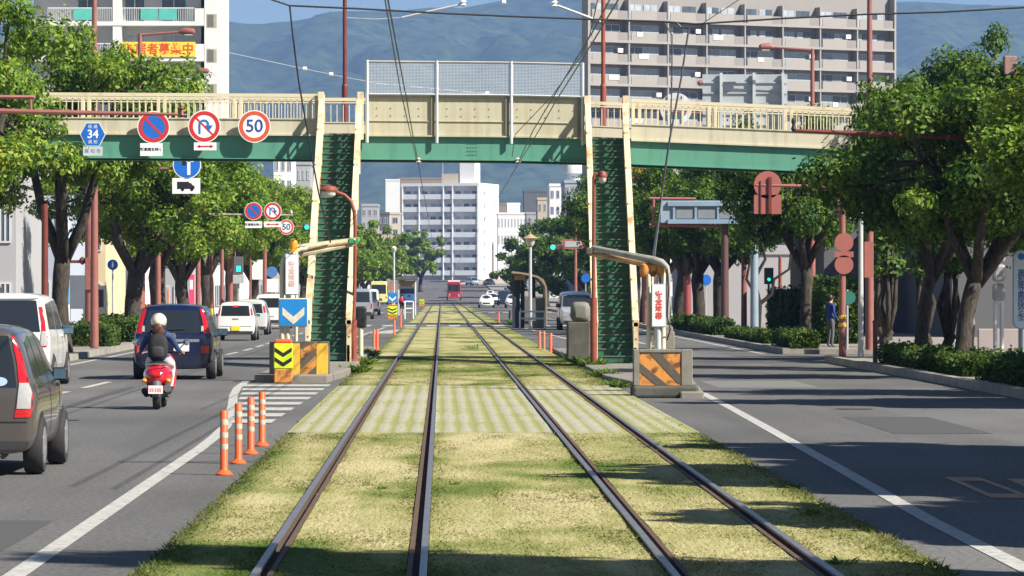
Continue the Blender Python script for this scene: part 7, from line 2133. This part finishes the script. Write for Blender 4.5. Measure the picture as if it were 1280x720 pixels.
t = bus('tram', 'dark red tram approaching on the right hand track', 'tram', 2.04, 668, math.pi, 12.0, 2.3, 3.1, mat('tram_red_paint', (.36, .015, .04), .45, coat=.3), .55)
b = MB(); b.bx(-1.0, 1.0, .5, 11.5, 3.1, 3.35); put('roof_equipment', b, OFFWHITE, t)
b = MB(); b.tube([(-.6, 5, 3.4), (-.1, 6.5, 4.4), (0, 5.5, 5.2)], .05, 6); b.tube([(.6, 5, 3.4), (.1, 6.5, 4.4), (0, 5.5, 5.2)], .05, 6); b.tube([(-.7, 5.5, 5.22), (.7, 5.5, 5.22)], .05, 6); put('pantograph', b, DGREY, t)
for s in (-1, 1):
    b = MB(); b.disc(s * .72, .95, .14, 12.0, 12.06, 14); put('headlight', b, LAMPCLEAR, t)
b = MB(); b.bx(-1.0, 1.0, 11.9, 12.15, .3, .55); put('fender', b, mat('tram_grey_skirt', (.2, .08, .08), .6), t)

# ------------------------------------------------------------------ people
def skin_body(name, J, E, root, parent, mats, zones, sub=2):
    """one continuous figure grown over a joint skeleton; zones: function(co) -> material index"""
    names = list(J); me = bpy.data.meshes.new(name)
    me.from_pydata([J[n][0] for n in names], [(names.index(a), names.index(b)) for a, b in E], [])
    o = bpy.data.objects.new(name, me); COL.objects.link(o)
    sm = o.modifiers.new('skin', 'SKIN'); sm.use_smooth_shade = True
    for i, n in enumerate(names):
        d = me.skin_vertices[0].data[i]; r = J[n][1]
        d.radius = r if isinstance(r, tuple) else (r, r)
        d.use_root = (n == root)
    s = o.modifiers.new('sub', 'SUBSURF'); s.levels = sub; s.render_levels = sub
    dg = bpy.context.evaluated_depsgraph_get()
    r = bpy.data.meshes.new_from_object(o.evaluated_get(dg)); bpy.data.objects.remove(o)
    r.materials.clear()
    for m in mats: r.materials.append(m)
    for p in r.polygons: p.material_index = zones(p.center); p.use_smooth = True
    return put(name, r, mats, parent)
SKINM = mat('human_skin', (.52, .31, .22), .55, var=.05); HAIR = mat('dark_hair', (.02, .014, .01), .5); AUBURN = mat('auburn_hair', (.10, .03, .018), .5)
NAVYCLOTH = mat('navy_denim_jacket', (.022, .05, .15), .85, var=.2, scale=12, bump=.2); PALETROUSER = mat('pale_trousers', (.62, .60, .60), .8, var=.08)
BLACKCLOTH = mat('black_cloth', (.015, .015, .018), .85, var=.2, scale=10, bump=.2)
SCRED = mat('scooter_red_paint', (.55, .008, .022), .15, var=.02, coat=1.0)

# scooter
SX, SY = -4.54, 63.6
t = thing('motor_scooter', 'shiny red motor scooter with white plate seen from behind, on the left road', 'scooter', (SX, SY, .004))
def blob(rx, ry, rz, c, n=16, m=10, sq=1.0):
    b = MB(); v = []; f = []
    for i in range(m + 1):
        a = -math.pi / 2 + math.pi * i / m
        for j in range(n):
            w_ = 2 * math.pi * j / n
            q = lambda s_, e: math.copysign(abs(s_) ** e, s_)
            v.append((c[0] + rx * q(math.cos(a), sq) * q(math.cos(w_), sq), c[1] + ry * q(math.cos(a), sq) * q(math.sin(w_), sq), c[2] + rz * q(math.sin(a), sq)))
    for i in range(m):
        for j in range(n):
            j2 = (j + 1) % n; f.append((i * n + j, i * n + j2, (i + 1) * n + j2, (i + 1) * n + j))
    return b.add(v, f)
put('rear_body', blob(.232, .50, .20, (0, .50, .52), 20, 14, .82), SCRED, t, smooth=True, ang=60)
put('seat', blob(.15, .40, .08, (0, .57, .70), 16, 10, .8), BLACK, t, smooth=True, ang=60)
b = MB(); b.bx(-.17, .17, .78, 1.30, .17, .23); put('floorboard', b, DGREY, t, bevel=.03)
put('leg_shield', blob(.235, .10, .36, (0, 1.36, .54), 16, 10, .8), SCRED, t, smooth=True, ang=60)
put('lower_tail', blob(.17, .28, .14, (0, .36, .34), 16, 10, .8), BLACK, t, smooth=True, ang=60)
def swheel(y, r):
    b = MB(); b.lathe([(r * .6, -.055), (r * .9, -.06), (r, -.03), (r, .03), (r * .9, .06), (r * .6, .055)], 24, (0, 0, 0), 'X'); o = put('wheel', b, RUBBER, t, loc=(0, y, r), smooth=True)
    b = MB(); b.lathe([(.03, -.07), (r * .58, -.05), (r * .58, .05), (.03, .07)], 20, (0, 0, 0), 'X'); put('rim', b, GREY, o)
swheel(.22, .225); swheel(1.52, .225)
b = MB(); b.tube([(-.07, 1.52, .23), (-.07, 1.42, .5), (0, 1.36, .95)], .03, 8); b.tube([(.07, 1.52, .23), (.07, 1.42, .5), (0, 1.36, .95)], .03, 8); put('front_fork', b, GREY, t)
b = MB(); b.lathe([(.03, -.10), (.25, -.06), (.25, .06), (.03, .10)], 18, (0, 1.52, .245), 'X'); put('front_mudguard', MB().tube([(0, 1.28, .38), (0, 1.4, .47), (0, 1.56, .49), (0, 1.72, .40)], .09, 8), SCRED, t, smooth=True)
b = MB(); b.tube([(-.36, 1.13, .87), (-.2, 1.22, .90), (0, 1.30, .89), (.2, 1.22, .90), (.36, 1.13, .87)], .02, 8); hb = put('handlebar', b, BLACK, t, smooth=True)
b = MB(); b.tube([(-.25, 1.2, .9), (-.36, 1.16, 1.02), (-.38, 1.15, 1.05)], .009, 6); b.tube([(.25, 1.2, .9), (.34, 1.16, 1.0), (.38, 1.15, 1.04)], .009, 6); put('mirror_stalk', b, BLACK, hb)
for s in (-1, 1):
    b = MB(); b.lathe([(.02, -.03), (.052, -.02), (.056, .0), (.02, .02)], 16, (s * .41, 1.13, 1.06), 'Y'); put('mirror', b, CHROME, t, smooth=True)
b = MB(); b.plate([(-.115, .255), (.115, .255), (.115, .385), (-.115, .385)], -.012, 0); pl = put('number_plate', b, mat('pinkish_plate', (.80, .72, .70), .5, var=.04), t, loc=(0, -.115, 0)); 
pl.rotation_euler = (R(-4), 0, 0)
b = MB()
for k, x in enumerate((-.08, -.045, .0, .04, .075)): b.bx(x - .012, x + .012, -.016, -.0125, .285, .345)
put('worn_lettering', b, mat('plate_red_marks', (.65, .22, .2), .6, var=0), pl)
put('tail_lamp', blob(.10, .03, .045, (0, .015, .55), 14, 8), LAMPRED, t, smooth=True)
for s in (-1, 1): put('indicator', blob(.045, .04, .035, (s * .19, .06, .46), 12, 8), LAMPAMBER, t, smooth=True)
b = MB(); b.tube([(.15, .75, .27), (.16, .4, .29), (.175, .05, .34)], [.04, .07, .062], 12); put('exhaust', b, DGREY, t, smooth=True)
b = MB(); b.tube([(-.16, .62, .3), (-.17, .25, .24), (-.20, .14, .30)], .05, 8); put('engine_cover', b, BLACK, t, smooth=True)
b = MB(); b.tube([(0, .06, .42), (0, -.0, .32), (0, -.03, .20)], [.085, .08, .055], 10); put('rear_mudguard', b, DGREY, t, smooth=True)
b = MB(); b.tube([(-.17, .25, .70), (-.15, .06, .72), (0, .02, .73), (.15, .06, .72), (.17, .25, .70)], .014, 8); put('grab_rail', b, CHROME, t, smooth=True)

# rider
t = thing('person', 'scooter rider in cream helmet, navy jacket and black backpack', 'person', (SX, SY, -.096))
J = {'pelvis': ((0, .52, .90), (.145, .12)), 'waist': ((0, .54, 1.02), (.125, .10)), 'chest': ((0, .57, 1.20), (.155, .115)), 'collar': ((0, .58, 1.315), (.085, .07)), 'neck': ((0, .60, 1.37), .052), 'chin': ((0, .625, 1.42), .07), 'head': ((0, .62, 1.485), .085), 'crown': ((0, .62, 1.55), .07)}
for s, n in ((-1, 'l'), (1, 'r')):
    J['shoulder' + n] = ((s * .175, .58, 1.27), .062); J['elbow' + n] = ((s * .29, .80, 1.05), .043); J['wrist' + n] = ((s * .325, 1.06, 1.00), .03); J['hand' + n] = ((s * .335, 1.13, 1.0), .03)
    J['hip' + n] = ((s * .11, .60, .88), .10); J['knee' + n] = ((s * .185, 1.0, .80), .07); J['ankle' + n] = ((s * .155, 1.06, .42), .045); J['foot' + n] = ((s * .155, 1.20, .37), .038)
E = [('pelvis', 'waist'), ('waist', 'chest'), ('chest', 'collar'), ('collar', 'neck'), ('neck', 'chin'), ('chin', 'head'), ('head', 'crown')]
for n in 'lr': E += [('collar', 'shoulder' + n), ('shoulder' + n, 'elbow' + n), ('elbow' + n, 'wrist' + n), ('wrist' + n, 'hand' + n), ('pelvis', 'hip' + n), ('hip' + n, 'knee' + n), ('knee' + n, 'ankle' + n), ('ankle' + n, 'foot' + n)]
def z1(c):
    if c.z > 1.355: return 1
    if abs(c.x) > .25 and c.y > 1.045: return 1
    if c.z < .455: return 3
    if c.z < .93 and not (abs(c.x) > .24): return 2
    return 0
skin_body('body', J, E, 'pelvis', t, [NAVYCLOTH, SKINM, PALETROUSER, BLACKCLOTH], z1)
for s in (-1, 1):
    b = MB()
    for k in range(4):
        b.tube([(s * (.315 + .018 * k), 1.10 + .0 * k, 1.012), (s * (.315 + .018 * k), 1.155, 1.018), (s * (.315 + .018 * k), 1.16, .985), (s * (.315 + .018 * k), 1.135, .965)], .009, 6)
    b.tube([(s * .305, 1.10, .99), (s * .295, 1.125, .972), (s * .31, 1.14, .96)], .010, 6)
    put('fingers', b, SKINM, t, smooth=True)
hm = blob(.128, .145, .135, (0, .61, 1.50), 20, 14)
h = put('helmet', hm, mat('cream_helmet', (.74, .68, .52), .3, coat=.5, var=.03), t, smooth=True)
b = MB(); b.ring(0, 0, .118, .132, -.02, .02, 0, 360, 24); rm = b.mesh('helmet_rim'); rm.transform(Matrix.Translation((0, .60, 1.415)) @ Matrix.Rotation(R(90), 4, 'X')); put('helmet_rim', rm, BLACK, h)
put('hair', blob(.095, .06, .13, (0, .505, 1.36), 14, 10), AUBURN, t, smooth=True)
bp = put('backpack', blob(.165, .11, .225, (0, .40, 1.08), 18, 12, .75), BLACKCLOTH, t, smooth=True, ang=60)
put('pocket', blob(.11, .05, .10, (0, .31, 1.01), 14, 8, .7), mat('grey_black_pocket', (.03, .03, .035), .8), bp, smooth=True)
for s in (-1, 1): b = MB(); b.tube([(s * .10, .44, 1.25), (s * .12, .56, 1.345), (s * .12, .68, 1.25), (s * .13, .64, 1.1)], .022, 6); put('strap', b, BLACKCLOTH, bp, smooth=True)

def stander(lab, x, Y, z, h, mats, zones, rz=0.0, arms=None, lean=0.0):
    k = h / 1.65
    t = thing('person', lab, 'person', (x, Y, z), rz); t.scale = (k, k, k)
    J = {'pelvis': ((0, 0, .92), (.13, .10)), 'waist': ((0, 0, 1.06), (.115, .09)), 'chest': ((0, lean * .5, 1.24), (.15, .11)), 'collar': ((0, lean, 1.36), (.08, .065)), 'neck': ((0, lean, 1.42), .05), 'chin': ((0, lean + .02, 1.47), .065), 'head': ((0, lean + .015, 1.54), .085), 'crown': ((0, lean, 1.60), .065)}
    for s, n in ((-1, 'l'), (1, 'r')):
        J['shoulder' + n] = ((s * .17, lean, 1.32), .058); J['elbow' + n] = ((s * .21, -.02 + lean, 1.08), .04)
        J['wrist' + n] = ((s * .20, .12, .90), .028) ; J['hand' + n] = ((s * .19, .16, .84), .032)
        J['hip' + n] = ((s * .09, 0, .88), .09); J['knee' + n] = ((s * .10, .02, .48), .06); J['ankle' + n] = ((s * .10, -.02, .09), .042); J['foot' + n] = ((s * .11, .12, .04), .036)
    skin_body('body', J, E, 'pelvis', t, mats, zones)
    return t
def z2(c): return 1 if c.z > 1.40 or (abs(c.x) > .16 and c.z < .95 and c.z > .80 and c.y > .06) else (0 if c.z > .55 else (1 if c.z > .12 else 2))
p = W(502.5, 395, 297)
t = stander('person in black with a red bag standing at the left tram stop', p.x, 297, .01, 1.64, [BLACKCLOTH, SKINM, WHITE], z2, 0.0)
put('hair', blob(.095, .10, .11, (0, -.015, 1.56), 14, 10), HAIR, t, smooth=True)
put('bag', blob(.14, .10, .19, (-.03, -.16, 1.20), 14, 10, .7), mat('red_bag', (.60, .02, .04), .6), t, smooth=True, ang=60)
put('white_pouch', blob(.10, .06, .09, (.19, -.12, 1.02), 12, 8, .7), WHITE, t, smooth=True)
def z3(c): return 1 if c.z > 1.40 else (0 if c.z > .90 else 2)
p = W(1040, 420, 121)
t = stander('person in blue jacket walking behind the red brown mast on the right', p.x, 121.5, .148, 1.62, [mat('bright_blue_jacket', (.018, .04, .2), .8), SKINM, DGREY], z3, R(-60))
put('hair', blob(.095, .10, .11, (0, -.015, 1.56), 14, 10), HAIR, t, smooth=True)
p = W(883, 400, 196)
t = stander('person in white top standing between the right tree trunks', p.x, 202, .148, 1.6, [WHITE, SKINM, NAVYCLOTH], z3, R(30))
put('hair', blob(.095, .10, .11, (0, -.015, 1.56), 14, 10), HAIR, t, smooth=True)
p = W(1213, 440, 101)
t = stander('person in grey jacket leaning in deep shade behind the rightmost trunk', p.x, 101, .148, 1.62, [mat('grey_jacket', (.17, .17, .19), .8), SKINM, BLACKCLOTH], z3, R(50), lean=.12)
put('hair', blob(.095, .10, .11, (0, .10, 1.56), 14, 10), HAIR, t, smooth=True)
